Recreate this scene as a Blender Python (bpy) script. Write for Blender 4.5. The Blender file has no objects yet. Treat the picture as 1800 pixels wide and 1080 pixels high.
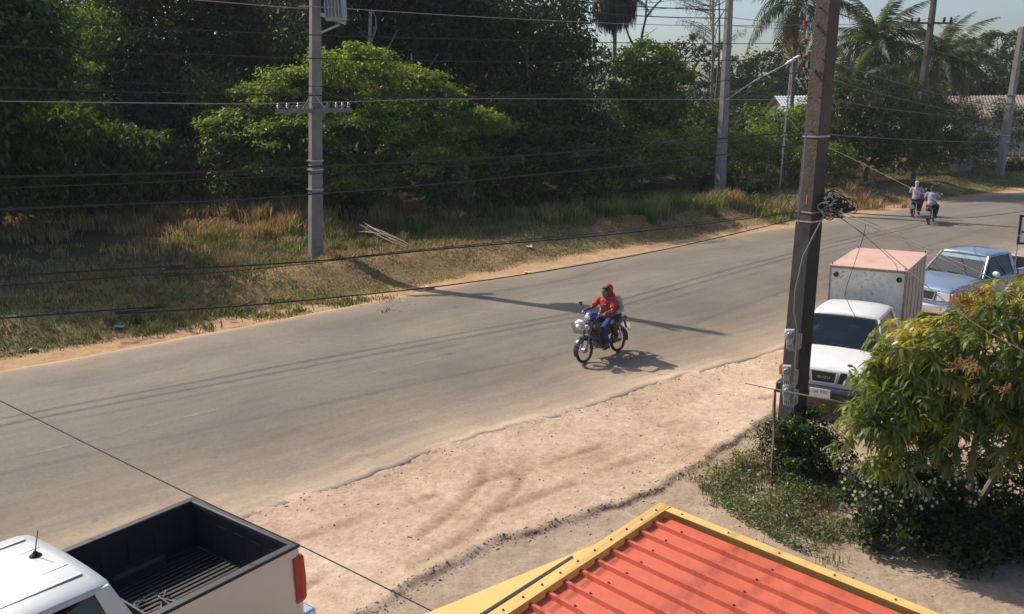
import bpy, bmesh, math, random
import numpy as np
from mathutils import Vector, Matrix

random.seed(7)
RS = np.random.RandomState(11)
scene = bpy.context.scene
COL = scene.collection
rad = math.radians

# ------------------------------------------------------------------ camera
FPX, PITCH, ROLL, CAMZ = 1550.0, rad(13.25), rad(0.9), 5.7      # focal length in photo pixels (1800 wide)
_fw = Vector((0, math.cos(PITCH), -math.sin(PITCH)))
_up0 = Vector((0, math.sin(PITCH), math.cos(PITCH)))
_rt = Vector((1, 0, 0)) * math.cos(ROLL) - _up0 * math.sin(ROLL)
_up = _rt.cross(_fw)
cam_data = bpy.data.cameras.new('camera')
cam = bpy.data.objects.new('camera', cam_data)
COL.objects.link(cam)
m3 = Matrix((_rt, _up, -_fw)).transposed()
cam.matrix_world = Matrix.Translation((0, 0, CAMZ)) @ m3.to_4x4()
cam_data.sensor_width = 36.0
cam_data.lens = FPX * 36.0 / 1800.0
cam_data.clip_end = 6000.0
scene.camera = cam

# ------------------------------------------------------------------ sky, sun, exposure
SUN_EL = rad(43.0)
SUN_TO = Vector((0.777 * math.cos(SUN_EL), -0.629 * math.cos(SUN_EL), -math.sin(SUN_EL)))   # direction the light travels
world = bpy.data.worlds.new('World')
scene.world = world
world.use_nodes = True
wn = world.node_tree
sky = wn.nodes.new('ShaderNodeTexSky')
sky.sky_type = 'NISHITA'
sky.sun_disc = False
sky.sun_elevation = SUN_EL
sky.sun_rotation = rad(360 - 51.0)
sky.air_density = 1.0
sky.dust_density = 2.6
sky.ozone_density = 4.0
bg = wn.nodes['Background']
wn.links.new(sky.outputs['Color'], bg.inputs['Color'])
bg.inputs['Strength'].default_value = 0.115
sun_data = bpy.data.lights.new('sun', 'SUN')
sun_data.energy = 4.0
sun_data.angle = rad(0.55)
sun_data.color = (1.0, 0.90, 0.78)
sun = bpy.data.objects.new('sun', sun_data)
sun.rotation_euler = SUN_TO.to_track_quat('-Z', 'Y').to_euler()
sun.location = (-30, 40, 40)
COL.objects.link(sun)
vs = scene.view_settings
vs.view_transform = 'Standard'
vs.look = 'None'
vs.exposure = 0.42
vs.gamma = 1.0
scene.cycles.max_bounces = 6
scene.cycles.transparent_max_bounces = 8
scene.cycles.volume_bounces = 0

# ------------------------------------------------------------------ helpers
def ray(x, y):
    return _rt * ((x - 900) / FPX) - _up * ((y - 540) / FPX) + _fw
def gp(x, y, z=0.0):
    """photo pixel -> world point on the level z"""
    d = ray(x, y)
    return Vector((0, 0, CAMZ)) + d * ((z - CAMZ) / d.z)
def at(x, y, Y):
    """photo pixel -> world point at the depth Y"""
    d = ray(x, y)
    return Vector((0, 0, CAMZ)) + d * (Y / d.y)

def tag(o, label=None, cat=None, group=None, kind=None):
    if label: o['label'] = label
    if cat: o['category'] = cat
    if group: o['group'] = group
    if kind: o['kind'] = kind
    return o

def empty(name, loc=(0, 0, 0), rz=0.0, label=None, cat=None, group=None, scale=1.0):
    o = bpy.data.objects.new(name, None)
    o.empty_display_size = 0.2
    COL.objects.link(o)
    o.location = loc
    o.rotation_euler = (0, 0, rz)
    o.scale = (scale,) * 3
    return tag(o, label, cat, group)

def link(name, me, mat=None, parent=None):
    o = bpy.data.objects.new(name, me)
    COL.objects.link(o)
    if mat is not None and not me.materials:
        for m in (mat if isinstance(mat, (list, tuple)) else [mat]):
            me.materials.append(m)
    if parent is not None:
        o.parent = parent
    return o

def copy_tree(o, parent=None):
    c = o.copy()
    COL.objects.link(c)
    if parent is not None:
        c.parent = parent
    for ch in list(o.children):
        copy_tree(ch, c)
    return c

def np_mesh(name, V, F, C=None, smooth=False):
    """fast mesh from arrays: V (n,3), F (m,3|4), C (n,3) vertex colours"""
    V = np.asarray(V, dtype=np.float32)
    F = np.asarray(F, dtype=np.int32)
    k = F.shape[1]
    me = bpy.data.meshes.new(name)
    me.vertices.add(len(V))
    me.vertices.foreach_set('co', V.ravel())
    me.loops.add(F.size)
    me.loops.foreach_set('vertex_index', F.ravel())
    me.polygons.add(len(F))
    me.polygons.foreach_set('loop_start', np.arange(0, F.size, k, dtype=np.int32))
    if smooth:
        me.polygons.foreach_set('use_smooth', np.ones(len(F), dtype=bool))
    if C is not None:
        at_ = me.color_attributes.new('Col', 'FLOAT_COLOR', 'POINT')
        c4 = np.ones((len(V), 4), dtype=np.float32)
        c4[:, :3] = C
        at_.data.foreach_set('color', c4.ravel())
    me.update()
    me.validate()
    return me

class MB:
    """collects shapes and links them as ONE mesh object"""
    def __init__(s):
        s.v, s.f, s.mi = [], [], []
        s.cur = 0
    def add(s, vs_, fs):
        b = len(s.v)
        s.v += [tuple(v) for v in vs_]
        s.f += [tuple(b + i for i in f) for f in fs]
        s.mi += [s.cur] * len(fs)
        return s
    def box(s, c, d, M=None, taper=1.0):
        x, y, z = d[0] / 2, d[1] / 2, d[2] / 2
        p = []
        for sz in (-1, 1):
            t = taper if sz > 0 else 1.0
            for sx, sy in ((-1, -1), (1, -1), (1, 1), (-1, 1)):
                q = Vector((sx * x * t, sy * y * t, sz * z))
                if M is not None: q = M @ q
                p.append(Vector(c) + q)
        return s.add(p, [(3, 2, 1, 0), (4, 5, 6, 7), (0, 1, 5, 4), (1, 2, 6, 5), (2, 3, 7, 6), (3, 0, 4, 7)])
    def bar(s, a, b, w, h, upv=(0, 0, 1)):
        a, b = Vector(a), Vector(b)
        d = (b - a)
        L = d.length
        d.normalize()
        sd = d.cross(Vector(upv))
        if sd.length < 1e-4: sd = d.cross(Vector((1, 0, 0)))
        sd.normalize()
        u = sd.cross(d)
        M = Matrix((sd, d, u)).transposed()
        return s.box((a + b) / 2, (w, L, h), M)
    def tube(s, pts, r, n=8, caps=True):
        pts = [Vector(p) for p in pts]
        if not isinstance(r, (list, tuple)): r = [r] * len(pts)
        rings = []
        prev = None
        for i, p in enumerate(pts):
            t = (pts[min(i + 1, len(pts) - 1)] - pts[max(i - 1, 0)])
            if t.length < 1e-9: t = Vector((0, 0, 1))
            t.normalize()
            if prev is None:
                a = t.cross(Vector((0, 0, 1)))
                if a.length < 1e-3: a = t.cross(Vector((0, 1, 0)))
            else:
                a = prev - t * prev.dot(t)
                if a.length < 1e-4: a = t.cross(Vector((0, 1, 0)))
            a.normalize()
            prev = a
            b = t.cross(a)
            rings.append([p + (a * math.cos(k * 2 * math.pi / n) + b * math.sin(k * 2 * math.pi / n)) * r[i] for k in range(n)])
        return s.loft(rings, caps)
    def loft(s, rings, caps=True, closed=True):
        n = len(rings[0])
        vs_ = [v for rg in rings for v in rg]
        fs = []
        for i in range(len(rings) - 1):
            for k in range(n if closed else n - 1):
                k2 = (k + 1) % n
                fs.append((i * n + k, i * n + k2, (i + 1) * n + k2, (i + 1) * n + k))
        if caps:
            fs.append(tuple(range(n - 1, -1, -1)))
            fs.append(tuple((len(rings) - 1) * n + k for k in range(n)))
        return s.add(vs_, fs)
    def lathe(s, prof, axis_o, axis_d, n=20, caps=False):
        d = Vector(axis_d).normalized()
        a = d.cross(Vector((0, 0, 1)))
        if a.length < 1e-3: a = d.cross(Vector((0, 1, 0)))
        a.normalize()
        b = d.cross(a)
        o = Vector(axis_o)
        rings = []
        for (r, h) in prof:
            rings.append([o + d * h + (a * math.cos(k * 2 * math.pi / n) + b * math.sin(k * 2 * math.pi / n)) * r for k in range(n)])
        return s.loft(rings, caps)
    def ball(s, c, r, n=12, m=8, M=None):
        r = (r, r, r) if not isinstance(r, (list, tuple)) else r
        rings = []
        for j in range(m + 1):
            th = math.pi * (0.02 + 0.96 * j / m)
            rg = []
            for k in range(n):
                ph = 2 * math.pi * k / n
                q = Vector((r[0] * math.sin(th) * math.cos(ph), r[1] * math.sin(th) * math.sin(ph), -r[2] * math.cos(th)))
                if M is not None: q = M @ q
                rg.append(Vector(c) + q)
            rings.append(rg)
        return s.loft(rings, True)
    def quad(s, a, b, c, d):
        return s.add([a, b, c, d], [(0, 1, 2, 3)])
    def plate(s, pts, n, th):
        """thick polygon: pts in order, extruded by th along n"""
        n = Vector(n).normalized() * th
        p = [Vector(q) for q in pts]
        k = len(p)
        vs_ = p + [q + n for q in p]
        fs = [tuple(range(k - 1, -1, -1)), tuple(range(k, 2 * k))]
        for i in range(k):
            j = (i + 1) % k
            fs.append((i, j, k + j, k + i))
        return s.add(vs_, fs)
    def mesh(s, name):
        me = bpy.data.meshes.new(name)
        me.from_pydata(s.v, [], s.f)
        if s.mi: me.polygons.foreach_set('material_index', s.mi)
        bm = bmesh.new()
        bm.from_mesh(me)
        bmesh.ops.recalc_face_normals(bm, faces=bm.faces)
        bm.to_mesh(me)
        bm.free()
        me.update()
        return me
    def build(s, name, mat, parent=None, smooth=False, bevel=0.0, seg=2, sub=0):
        me = s.mesh(name)
        o = link(name, me, mat, parent)
        if bevel:
            b = o.modifiers.new('bevel', 'BEVEL')
            b.width = bevel
            b.segments = seg
            b.limit_method = 'ANGLE'
            b.angle_limit = rad(35)
        if sub:
            q = o.modifiers.new('sub', 'SUBSURF')
            q.levels = q.render_levels = sub
        if smooth or sub or bevel:
            me.polygons.foreach_set('use_smooth', [True] * len(me.polygons))
            if not sub:
                me.set_sharp_from_angle(angle=rad(40))
        return o

# ------------------------------------------------------------------ materials
MATS = {}
def mat(name, col, rough=0.7, metal=0.0, noise=0.0, nscale=6.0, bump=0.0, bscale=40.0, spec=None, coat=0.0, col2=None, thr=None, emis=None):
    if name in MATS: return MATS[name]
    m = bpy.data.materials.new(name)
    m.use_nodes = True
    nt = m.node_tree
    b = nt.nodes['Principled BSDF']
    b.inputs['Roughness'].default_value = rough
    b.inputs['Metallic'].default_value = metal
    if coat: b.inputs['Coat Weight'].default_value = coat
    if spec is not None: b.inputs['Specular IOR Level'].default_value = spec
    tc = nt.nodes.new('ShaderNodeTexCoord')
    if noise or col2:
        nz = nt.nodes.new('ShaderNodeTexNoise')
        nz.inputs['Scale'].default_value = nscale
        nz.inputs['Detail'].default_value = 6
        nz.inputs['Roughness'].default_value = 0.65
        nt.links.new(tc.outputs['Object'], nz.inputs['Vector'])
        rp = nt.nodes.new('ShaderNodeValToRGB')
        c2 = col2 if col2 else tuple(max(0, c * (1 - noise)) for c in col)
        c1 = col if col2 else tuple(min(1, c * (1 + noise)) for c in col)
        lo, hi = thr if thr else (0.3, 0.7)
        rp.color_ramp.elements[0].position = lo
        rp.color_ramp.elements[0].color = (*c2, 1)
        rp.color_ramp.elements[1].position = hi
        rp.color_ramp.elements[1].color = (*c1, 1)
        nt.links.new(nz.outputs['Fac'], rp.inputs['Fac'])
        nt.links.new(rp.outputs['Color'], b.inputs['Base Color'])
    else:
        b.inputs['Base Color'].default_value = (*col, 1)
    if bump:
        n2 = nt.nodes.new('ShaderNodeTexNoise')
        n2.inputs['Scale'].default_value = bscale
        n2.inputs['Detail'].default_value = 5
        nt.links.new(tc.outputs['Object'], n2.inputs['Vector'])
        bp = nt.nodes.new('ShaderNodeBump')
        bp.inputs['Strength'].default_value = bump
        bp.inputs['Distance'].default_value = 0.02 if bscale > 12 else 0.06
        nt.links.new(n2.outputs['Fac'], bp.inputs['Height'])
        nt.links.new(bp.outputs['Normal'], b.inputs['Normal'])
    MATS[name] = m
    return m

def leaf_mat(name, trans=0.4, gloss=0.06, rough=0.4, tint=(1.25, 1.3, 0.55)):
    """foliage: colour from the mesh's own per-leaf colours, light passes through"""
    m = bpy.data.materials.new(name)
    m.use_nodes = True
    nt = m.node_tree
    nt.nodes.clear()
    out = nt.nodes.new('ShaderNodeOutputMaterial')
    at_ = nt.nodes.new('ShaderNodeAttribute')
    at_.attribute_name = 'Col'
    df = nt.nodes.new('ShaderNodeBsdfDiffuse')
    tr = nt.nodes.new('ShaderNodeBsdfTranslucent')
    mul = nt.nodes.new('ShaderNodeMix')
    mul.data_type = 'RGBA'
    mul.blend_type = 'MULTIPLY'
    mul.inputs['Factor'].default_value = 1.0
    mul.inputs['B'].default_value = (*tint, 1)
    mul.clamp_result = False
    nt.links.new(at_.outputs['Color'], mul.inputs['A'])
    nt.links.new(at_.outputs['Color'], df.inputs['Color'])
    nt.links.new(mul.outputs['Result'], tr.inputs['Color'])
    mx = nt.nodes.new('ShaderNodeMixShader')
    mx.inputs['Fac'].default_value = trans
    nt.links.new(df.outputs['BSDF'], mx.inputs[1])
    nt.links.new(tr.outputs['BSDF'], mx.inputs[2])
    gl = nt.nodes.new('ShaderNodeBsdfGlossy')
    gl.inputs['Roughness'].default_value = rough
    gl.inputs['Color'].default_value = (0.9, 0.95, 1.0, 1)
    mg = nt.nodes.new('ShaderNodeMixShader')
    mg.inputs['Fac'].default_value = gloss
    nt.links.new(mx.outputs['Shader'], mg.inputs[1])
    nt.links.new(gl.outputs['BSDF'], mg.inputs[2])
    nt.links.new(mg.outputs['Shader'], out.inputs['Surface'])
    MATS[name] = m
    return m

def vnoise(x, y, f, seed=0):
    """cheap smooth value noise on arrays"""
    x = np.asarray(x) * f + seed * 17.3
    y = np.asarray(y) * f + seed * 9.7
    xi, yi = np.floor(x), np.floor(y)
    xf, yf = x - xi, y - yi
    u, v = xf * xf * (3 - 2 * xf), yf * yf * (3 - 2 * yf)
    def h(a, b):
        t = np.sin(a * 127.1 + b * 311.7 + seed * 3.3) * 43758.5453
        return t - np.floor(t)
    return (h(xi, yi) * (1 - u) + h(xi + 1, yi) * u) * (1 - v) + (h(xi, yi + 1) * (1 - u) + h(xi + 1, yi + 1) * u) * v
def fbm(x, y, f, seed=0, o=4):
    t, a, s_ = 0, 0.5, 0
    for i in range(o):
        t = t + a * vnoise(x, y, f * 2 ** i, seed + i)
        s_ += a
        a *= 0.5
    return t / s_ - 0.5
def sstep(a, b, x):
    t = np.clip((np.asarray(x, dtype=float) - a) / (b - a), 0, 1)
    return t * t * (3 - 2 * t)

# ------------------------------------------------------------------ the lie of the land
FAR = np.array([(-160, -108), (-60, -22.5), (-30, 3.0), (-11.5, 18.7), (-8.4, 21.3), (-4.8, 24.6), (0.0, 29.0), (6.8, 34.6), (12.9, 39.5), (18.7, 43.8), (25.1, 48.4), (31, 52.6), (48, 64), (75, 80), (160, 120)], float)
NEAR = np.array([(-160, -135), (-60, -40), (-30, -12), (-9, 6.6), (-3.7, 11.6), (-1.9, 13.35), (-0.5, 14.55), (1.05, 15.8), (4.2, 17.9), (6.2, 19.3), (12.5, 25.0), (18.9, 31.4), (27, 38), (50, 54), (78, 70), (166, 108)], float)
CRACK = np.array([(-9, 1.2), (-3.4, 7.2), (-1.75, 9.0), (-0.95, 10.0), (-0.2, 10.7), (0.9, 11.35), (2.05, 12.15), (3.0, 13.1), (4.4, 14.9)], float)

def resample(P, n, t0=None, t1=None):
    L = np.r_[0, np.cumsum(np.linalg.norm(np.diff(P, axis=0), axis=1))]
    t = np.linspace(0, L[-1], n)
    return np.c_[np.interp(t, L, P[:, 0]), np.interp(t, L, P[:, 1])], t
def smoothline(P, n=400, it=14):
    Q, _ = resample(P, n)
    for _ in range(it):
        Q[1:-1] = (Q[:-2] + 2 * Q[1:-1] + Q[2:]) / 4
    return Q
def sdist(P, x, y):
    """signed distance to a polyline, positive to its left, and the arc length of the nearest point"""
    x, y = np.ravel(x), np.ravel(y)
    best = np.full(x.shape, 1e9)
    sg = np.zeros(x.shape)
    al = np.zeros(x.shape)
    acc = 0.0
    for a, b in zip(P[:-1], P[1:]):
        d = b - a
        L = math.hypot(*d)
        d = d / L
        t = np.clip((x - a[0]) * d[0] + (y - a[1]) * d[1], 0, L)
        ex, ey = x - a[0] - t * d[0], y - a[1] - t * d[1]
        r = ex * ex + ey * ey
        s_ = d[0] * ey - d[1] * ex
        k = r < best
        best[k] = r[k]
        sg[k] = np.sign(s_[k])
        al[k] = acc + t[k]
        acc += L
    return np.sqrt(best) * np.where(sg == 0, 1, sg), al
FARS, NEARS = smoothline(FAR), smoothline(NEAR)
FARC = FARS[::4]
NEARC = NEARS[::4]

def terrain(x, y):
    """height, far distance, near distance, crack distance"""
    x, y = np.asarray(x, float), np.asarray(y, float)
    sh = x.shape
    df, _ = sdist(FARC, x, y)
    dn, _ = sdist(NEARC, x, y)
    dc, ac = sdist(CRACK, x, y)
    x, y = x.ravel(), y.ravel()
    z = np.full(x.shape, -0.022)
    z += 0.02 * fbm(x, y, 0.9, 3) * (dn < 0.5)
    edge = np.exp(-(dn / 0.45) ** 2) * (df < -2)
    z = z + edge * (0.014 + 0.055 * fbm(x, y, 1.1, 61, 3) + 0.03 * fbm(x, y, 5.0, 62, 2))
    far = df > 0
    lump = fbm(x, y, 0.55, 5)
    mound = 0.22 * np.exp(-((df - 3.4) / 1.1) ** 2) * (0.6 + 2.0 * lump)
    gain = 1.0 - 0.6 * sstep(22, 42, x)
    zf = (0.03 * sstep(0, 0.9, df) + 0.50 * sstep(0.8, 4.2, df) + mound * sstep(0.7, 1.6, df) + 0.55 * sstep(5, 14, df) + 0.5 * sstep(14, 40, df)
          + 0.16 * lump * sstep(1, 4, df)) * gain
    z = np.where(far, -0.03 + zf, z)
    # the dirt forecourt breaks off towards the building
    on = sstep(0.2, 1.5, ac) * (1 - sstep(21.2, 23.5, ac))
    wob = 0.16 * fbm(x, y, 2.2, 8, 3) + 0.10 * fbm(x, y, 7.0, 9, 2)
    st = sstep(-0.05, 0.06, dc + wob)
    nearside = dn < 0
    rise = 0.05 * np.exp(-((dc + wob - 0.12) / 0.15) ** 2)
    z = np.where(nearside, z + on * (-0.045 * (1 - st) + rise * 0.4), z)
    z = np.where(nearside & (dn < -0.3), z + 0.030 * fbm(x, y, 1.6, 21, 5) + 0.012 * fbm(x, y, 9, 22, 2), z)
    z = np.where((df < -0.2) & (dn > 0.9), -0.08, z)
    return z.reshape(sh), df.reshape(sh), dn.reshape(sh), (dc + wob).reshape(sh)
def gz(x, y):
    return float(terrain(np.array([x]), np.array([y]))[0][0])
# ------------------------------------------------------------------ ground
def axis(parts):
    a = [parts[0][0]]
    for (lo, hi, st) in parts:
        n = max(1, int(round((hi - lo) / st)))
        a += list(np.linspace(lo, hi, n + 1)[1:])
    return np.array(a)
GX = axis([(-2500, -300, 550), (-300, -60, 24), (-60, -16, 1.6), (-16, -5, 0.35), (-5, 6.5, 0.055), (6.5, 24, 0.3), (24, 60, 0.9), (60, 130, 5), (130, 300, 34), (300, 2500, 550)])
GY = axis([(-400, -20, 76), (-20, 5, 1.2), (5, 7.5, 0.2), (7.5, 17.5, 0.055), (17.5, 24, 0.2), (24, 56, 0.35), (56, 130, 2.2), (130, 300, 34), (300, 4000, 740)])
X, Y = np.meshgrid(GX, GY)
Z, DF, DN, DC = terrain(X, Y)
ny, nx = X.shape
idx = np.arange(nx * ny).reshape(ny, nx)
F = np.stack([idx[:-1, :-1], idx[:-1, 1:], idx[1:, 1:], idx[1:, :-1]], -1).reshape(-1, 4)
def mixc(a, b, t):
    return a + (b - a) * t[..., None]
cd = np.zeros(X.shape + (3,)) + np.array((0.59, 0.44, 0.315))
pat = fbm(X, Y, 0.55, 31)
cd = mixc(cd, np.array((0.52, 0.38, 0.262)), sstep(0.0, 0.22, pat))
cd = mixc(cd, np.array((0.65, 0.505, 0.37)), sstep(0.02, 0.25, -pat))
cd = mixc(cd, np.array((0.46, 0.355, 0.26)), 1 - sstep(-0.12, 0.03, DC))                 # packed apron before the building
cd = mixc(cd, np.array((0.46, 0.31, 0.19)), 0.8 * np.exp(-(((X - 3.3) / 1.1) ** 2 + ((Y - 13.6) / 1.3) ** 2)) * sstep(-0.2, 0.1, fbm(X, Y, 1.4, 93)))
cd = mixc(cd, np.array((0.63, 0.49, 0.355)), sstep(0.03, 0.2, fbm(X, Y, 0.35, 95)) * (DC > 0.1))
cd = mixc(cd, np.array((0.10, 0.075, 0.05)), np.exp(-((DC + 0.0) / 0.035) ** 2) * sstep(-0.02, 0.2, fbm(X, Y, 1.7, 66) + 0.09))  # shade of the broken step painted as a dark line through the rubble
for trk in ([(-2.6, 9.6), (-1.2, 11.0), (-0.55, 12.4), (-0.35, 13.9)], [(-2.0, 9.3), (-0.6, 10.9), (0.05, 12.4), (0.2, 13.8)], [(3.6, 13.6), (3.2, 14.6), (3.3, 15.8), (3.9, 17.0)], [(-3.2, 10.6), (-1.4, 12.0), (0.4, 13.2), (3.0, 15.0), (5.4, 16.6)], [(-0.2, 11.6), (1.4, 12.9), (3.4, 14.4), (5.6, 15.6)]):
    tl_ = smoothline(np.array(trk, float), 60, 6)[::3]
    dt, al_ = sdist(tl_, X, Y)
    dt = dt.reshape(X.shape); e_ = np.exp(-(dt / 0.10) ** 2) * sstep(-0.12, 0.1, fbm(X, Y, 1.3, 88)) * (0.75 + 0.25 * np.sin(al_.reshape(X.shape) * 42))
    cd = mixc(cd, cd * np.array((0.66, 0.62, 0.58)), np.clip(e_ * 1.3, 0, 1))
    Z = Z - 0.012 * e_ + 0.008 * np.exp(-((np.abs(dt) - 0.17) / 0.06) ** 2) * sstep(-0.12, 0.1, fbm(X, Y, 1.3, 88)) * (DN < -0.1)
fs = np.zeros(X.shape + (3,)) + np.array((0.52, 0.33, 0.185))                              # orange dirt strip
vg = np.zeros(X.shape + (3,)) + np.array((0.24, 0.175, 0.085))                              # verge soil
vg = mixc(vg, np.array((0.36, 0.235, 0.125)), sstep(-0.05, 0.18, fbm(X, Y, 0.5, 41)))
vg = mixc(vg, np.array((0.17, 0.165, 0.055)), 0.6 * sstep(0.05, 0.25, fbm(X, Y, 0.28, 44)))
fw_ = 1.05 + 0.9 * fbm(X, Y, 0.9, 43)
fcol = mixc(fs, vg, sstep(-0.25, 0.35, DF - fw_))
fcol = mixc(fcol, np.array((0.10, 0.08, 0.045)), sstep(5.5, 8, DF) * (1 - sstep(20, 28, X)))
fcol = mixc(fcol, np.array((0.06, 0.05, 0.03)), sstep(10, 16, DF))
fcol = mixc(fcol, np.array((0.13, 0.19, 0.04)), sstep(0.5, 2, DF) * sstep(24, 34, X) * (1 - sstep(9, 14, DF)))
fcol = mixc(fcol, np.array((0.33, 0.19, 0.10)), sstep(3.5, 6, DF) * sstep(24, 34, X) * (1 - sstep(9, 13, DF)) * sstep(-0.1, 0.1, fbm(X, Y, 0.3, 47)))
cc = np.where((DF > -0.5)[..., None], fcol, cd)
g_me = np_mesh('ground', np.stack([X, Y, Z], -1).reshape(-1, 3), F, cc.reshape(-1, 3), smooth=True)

def ground_material():
    m = bpy.data.materials.new('dirt_ground')
    m.use_nodes = True
    nt = m.node_tree
    b = nt.nodes['Principled BSDF']
    b.inputs['Roughness'].default_value = 0.95
    b.inputs['Specular IOR Level'].default_value = 0.1
    tc = nt.nodes.new('ShaderNodeTexCoord')
    a = nt.nodes.new('ShaderNodeAttribute')
    a.attribute_name = 'Col'
    def noise(scale, detail=6, rough=0.6):
        n = nt.nodes.new('ShaderNodeTexNoise')
        n.inputs['Scale'].default_value = scale
        n.inputs['Detail'].default_value = detail
        n.inputs['Roughness'].default_value = rough
        nt.links.new(tc.outputs['Object'], n.inputs['Vector'])
        return n
    def ramp(src, lo, hi, c0, c1):
        r = nt.nodes.new('ShaderNodeValToRGB')
        r.color_ramp.elements[0].position = lo
        r.color_ramp.elements[1].position = hi
        r.color_ramp.elements[0].color = (*c0, 1)
        r.color_ramp.elements[1].color = (*c1, 1)
        nt.links.new(src, r.inputs['Fac'])
        return r.outputs['Color']
    def mul(x, y):
        k = nt.nodes.new('ShaderNodeMix')
        k.data_type = 'RGBA'
        k.blend_type = 'MULTIPLY'
        k.inputs['Factor'].default_value = 1
        nt.links.new(x, k.inputs['A'])
        nt.links.new(y, k.inputs['B'])
        return k.outputs['Result']
    c = mul(a.outputs['Color'], ramp(noise(1.1, 8, 0.7).outputs['Fac'], 0.3, 0.7, (0.80, 0.78, 0.76), (1.1, 1.1, 1.1)))
    c = mul(c, ramp(noise(6, 10, 0.8).outputs['Fac'], 0.34, 0.62, (0.74, 0.71, 0.68), (1.07, 1.07, 1.07)))
    c = mul(c, ramp(noise(17, 6, 0.85).outputs['Fac'], 0.30, 0.46, (0.45, 0.40, 0.36), (1, 1, 1)))
    nt.links.new(c, b.inputs['Base Color'])
    bp = nt.nodes.new('ShaderNodeBump')
    bp.inputs['Strength'].default_value = 0.7
    bp.inputs['Distance'].default_value = 0.05
    nt.links.new(noise(7, 10, 0.78).outputs['Fac'], bp.inputs['Height'])
    nt.links.new(bp.outputs['Normal'], b.inputs['Normal'])
    return m
ground = link('ground', g_me, ground_material())
tag(ground, kind='structure')

# ------------------------------------------------------------------ road: a sheet between its two worn edges
NS = 900
A_, ta = resample(FARS, NS)
B_ = np.array(A_)
Bs, tb = resample(NEARS, 4000)
for i in range(NS):                                   # nearest point of the near edge to every far station
    k = np.argmin((Bs[:, 0] - A_[i, 0]) ** 2 + (Bs[:, 1] - A_[i, 1]) ** 2)
    B_[i] = Bs[k]
for _ in range(10):
    B_[1:-1] = (B_[:-2] + 2 * B_[1:-1] + B_[2:]) / 4
# finer stations where the camera is
keep = (A_[:, 0] > -22) & (A_[:, 0] < 50)
ii = np.where(keep)[0]
tt = np.r_[ta[:ii[0]:6], np.arange(ta[ii[0]], ta[ii[-1]], 0.09), ta[ii[-1]::6]]
tt = np.unique(tt)
Aq = np.c_[np.interp(tt, ta, A_[:, 0]), np.interp(tt, ta, A_[:, 1])]
Bq = np.c_[np.interp(tt, ta, B_[:, 0]), np.interp(tt, ta, B_[:, 1])]
w = np.linalg.norm(Aq - Bq, axis=1)
nrm = (Bq - Aq) / w[:, None]
ja = 0.16 * fbm(tt, tt * 0, 0.7, 51) + 0.10 * fbm(tt, tt * 0, 3.2, 52)
jb = 0.50 * fbm(tt, tt * 0, 0.35, 53) + 0.16 * fbm(tt, tt * 0, 2.6, 54) + 0.10 * fbm(tt, tt * 0, 6.0, 55) + 0.08 * fbm(tt, tt * 0 + 3.0, 11.0, 56, 2)
Aq = Aq + nrm * ja[:, None]
Bq = Bq + nrm * jb[:, None]
acr = np.r_[0, 0.004, 0.02, np.linspace(0.06, 0.94, 14), 0.98, 0.996, 1]
P = Aq[:, None, :] * (1 - acr[None, :, None]) + Bq[:, None, :] * acr[None, :, None]
zc = 0.0 + 0.05 * (1 - (2 * acr - 1) ** 2)
zc[0] = zc[-1] = -0.09
RZ = np.broadcast_to(zc, P.shape[:2])
RV = np.concatenate([P, RZ[..., None]], -1).reshape(-1, 3)
nr, nc = P.shape[:2]
ri = np.arange(nr * nc).reshape(nr, nc)
RF = np.stack([ri[:-1, :-1], ri[1:, :-1], ri[1:, 1:], ri[:-1, 1:]], -1).reshape(-1, 4)
rc = np.stack([np.broadcast_to(tt[:, None] / 100.0, (nr, nc)), np.broadcast_to(acr[None, :], (nr, nc)), np.zeros((nr, nc))], -1).reshape(-1, 3)
r_me = np_mesh('road', RV, RF, rc, smooth=True)

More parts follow.
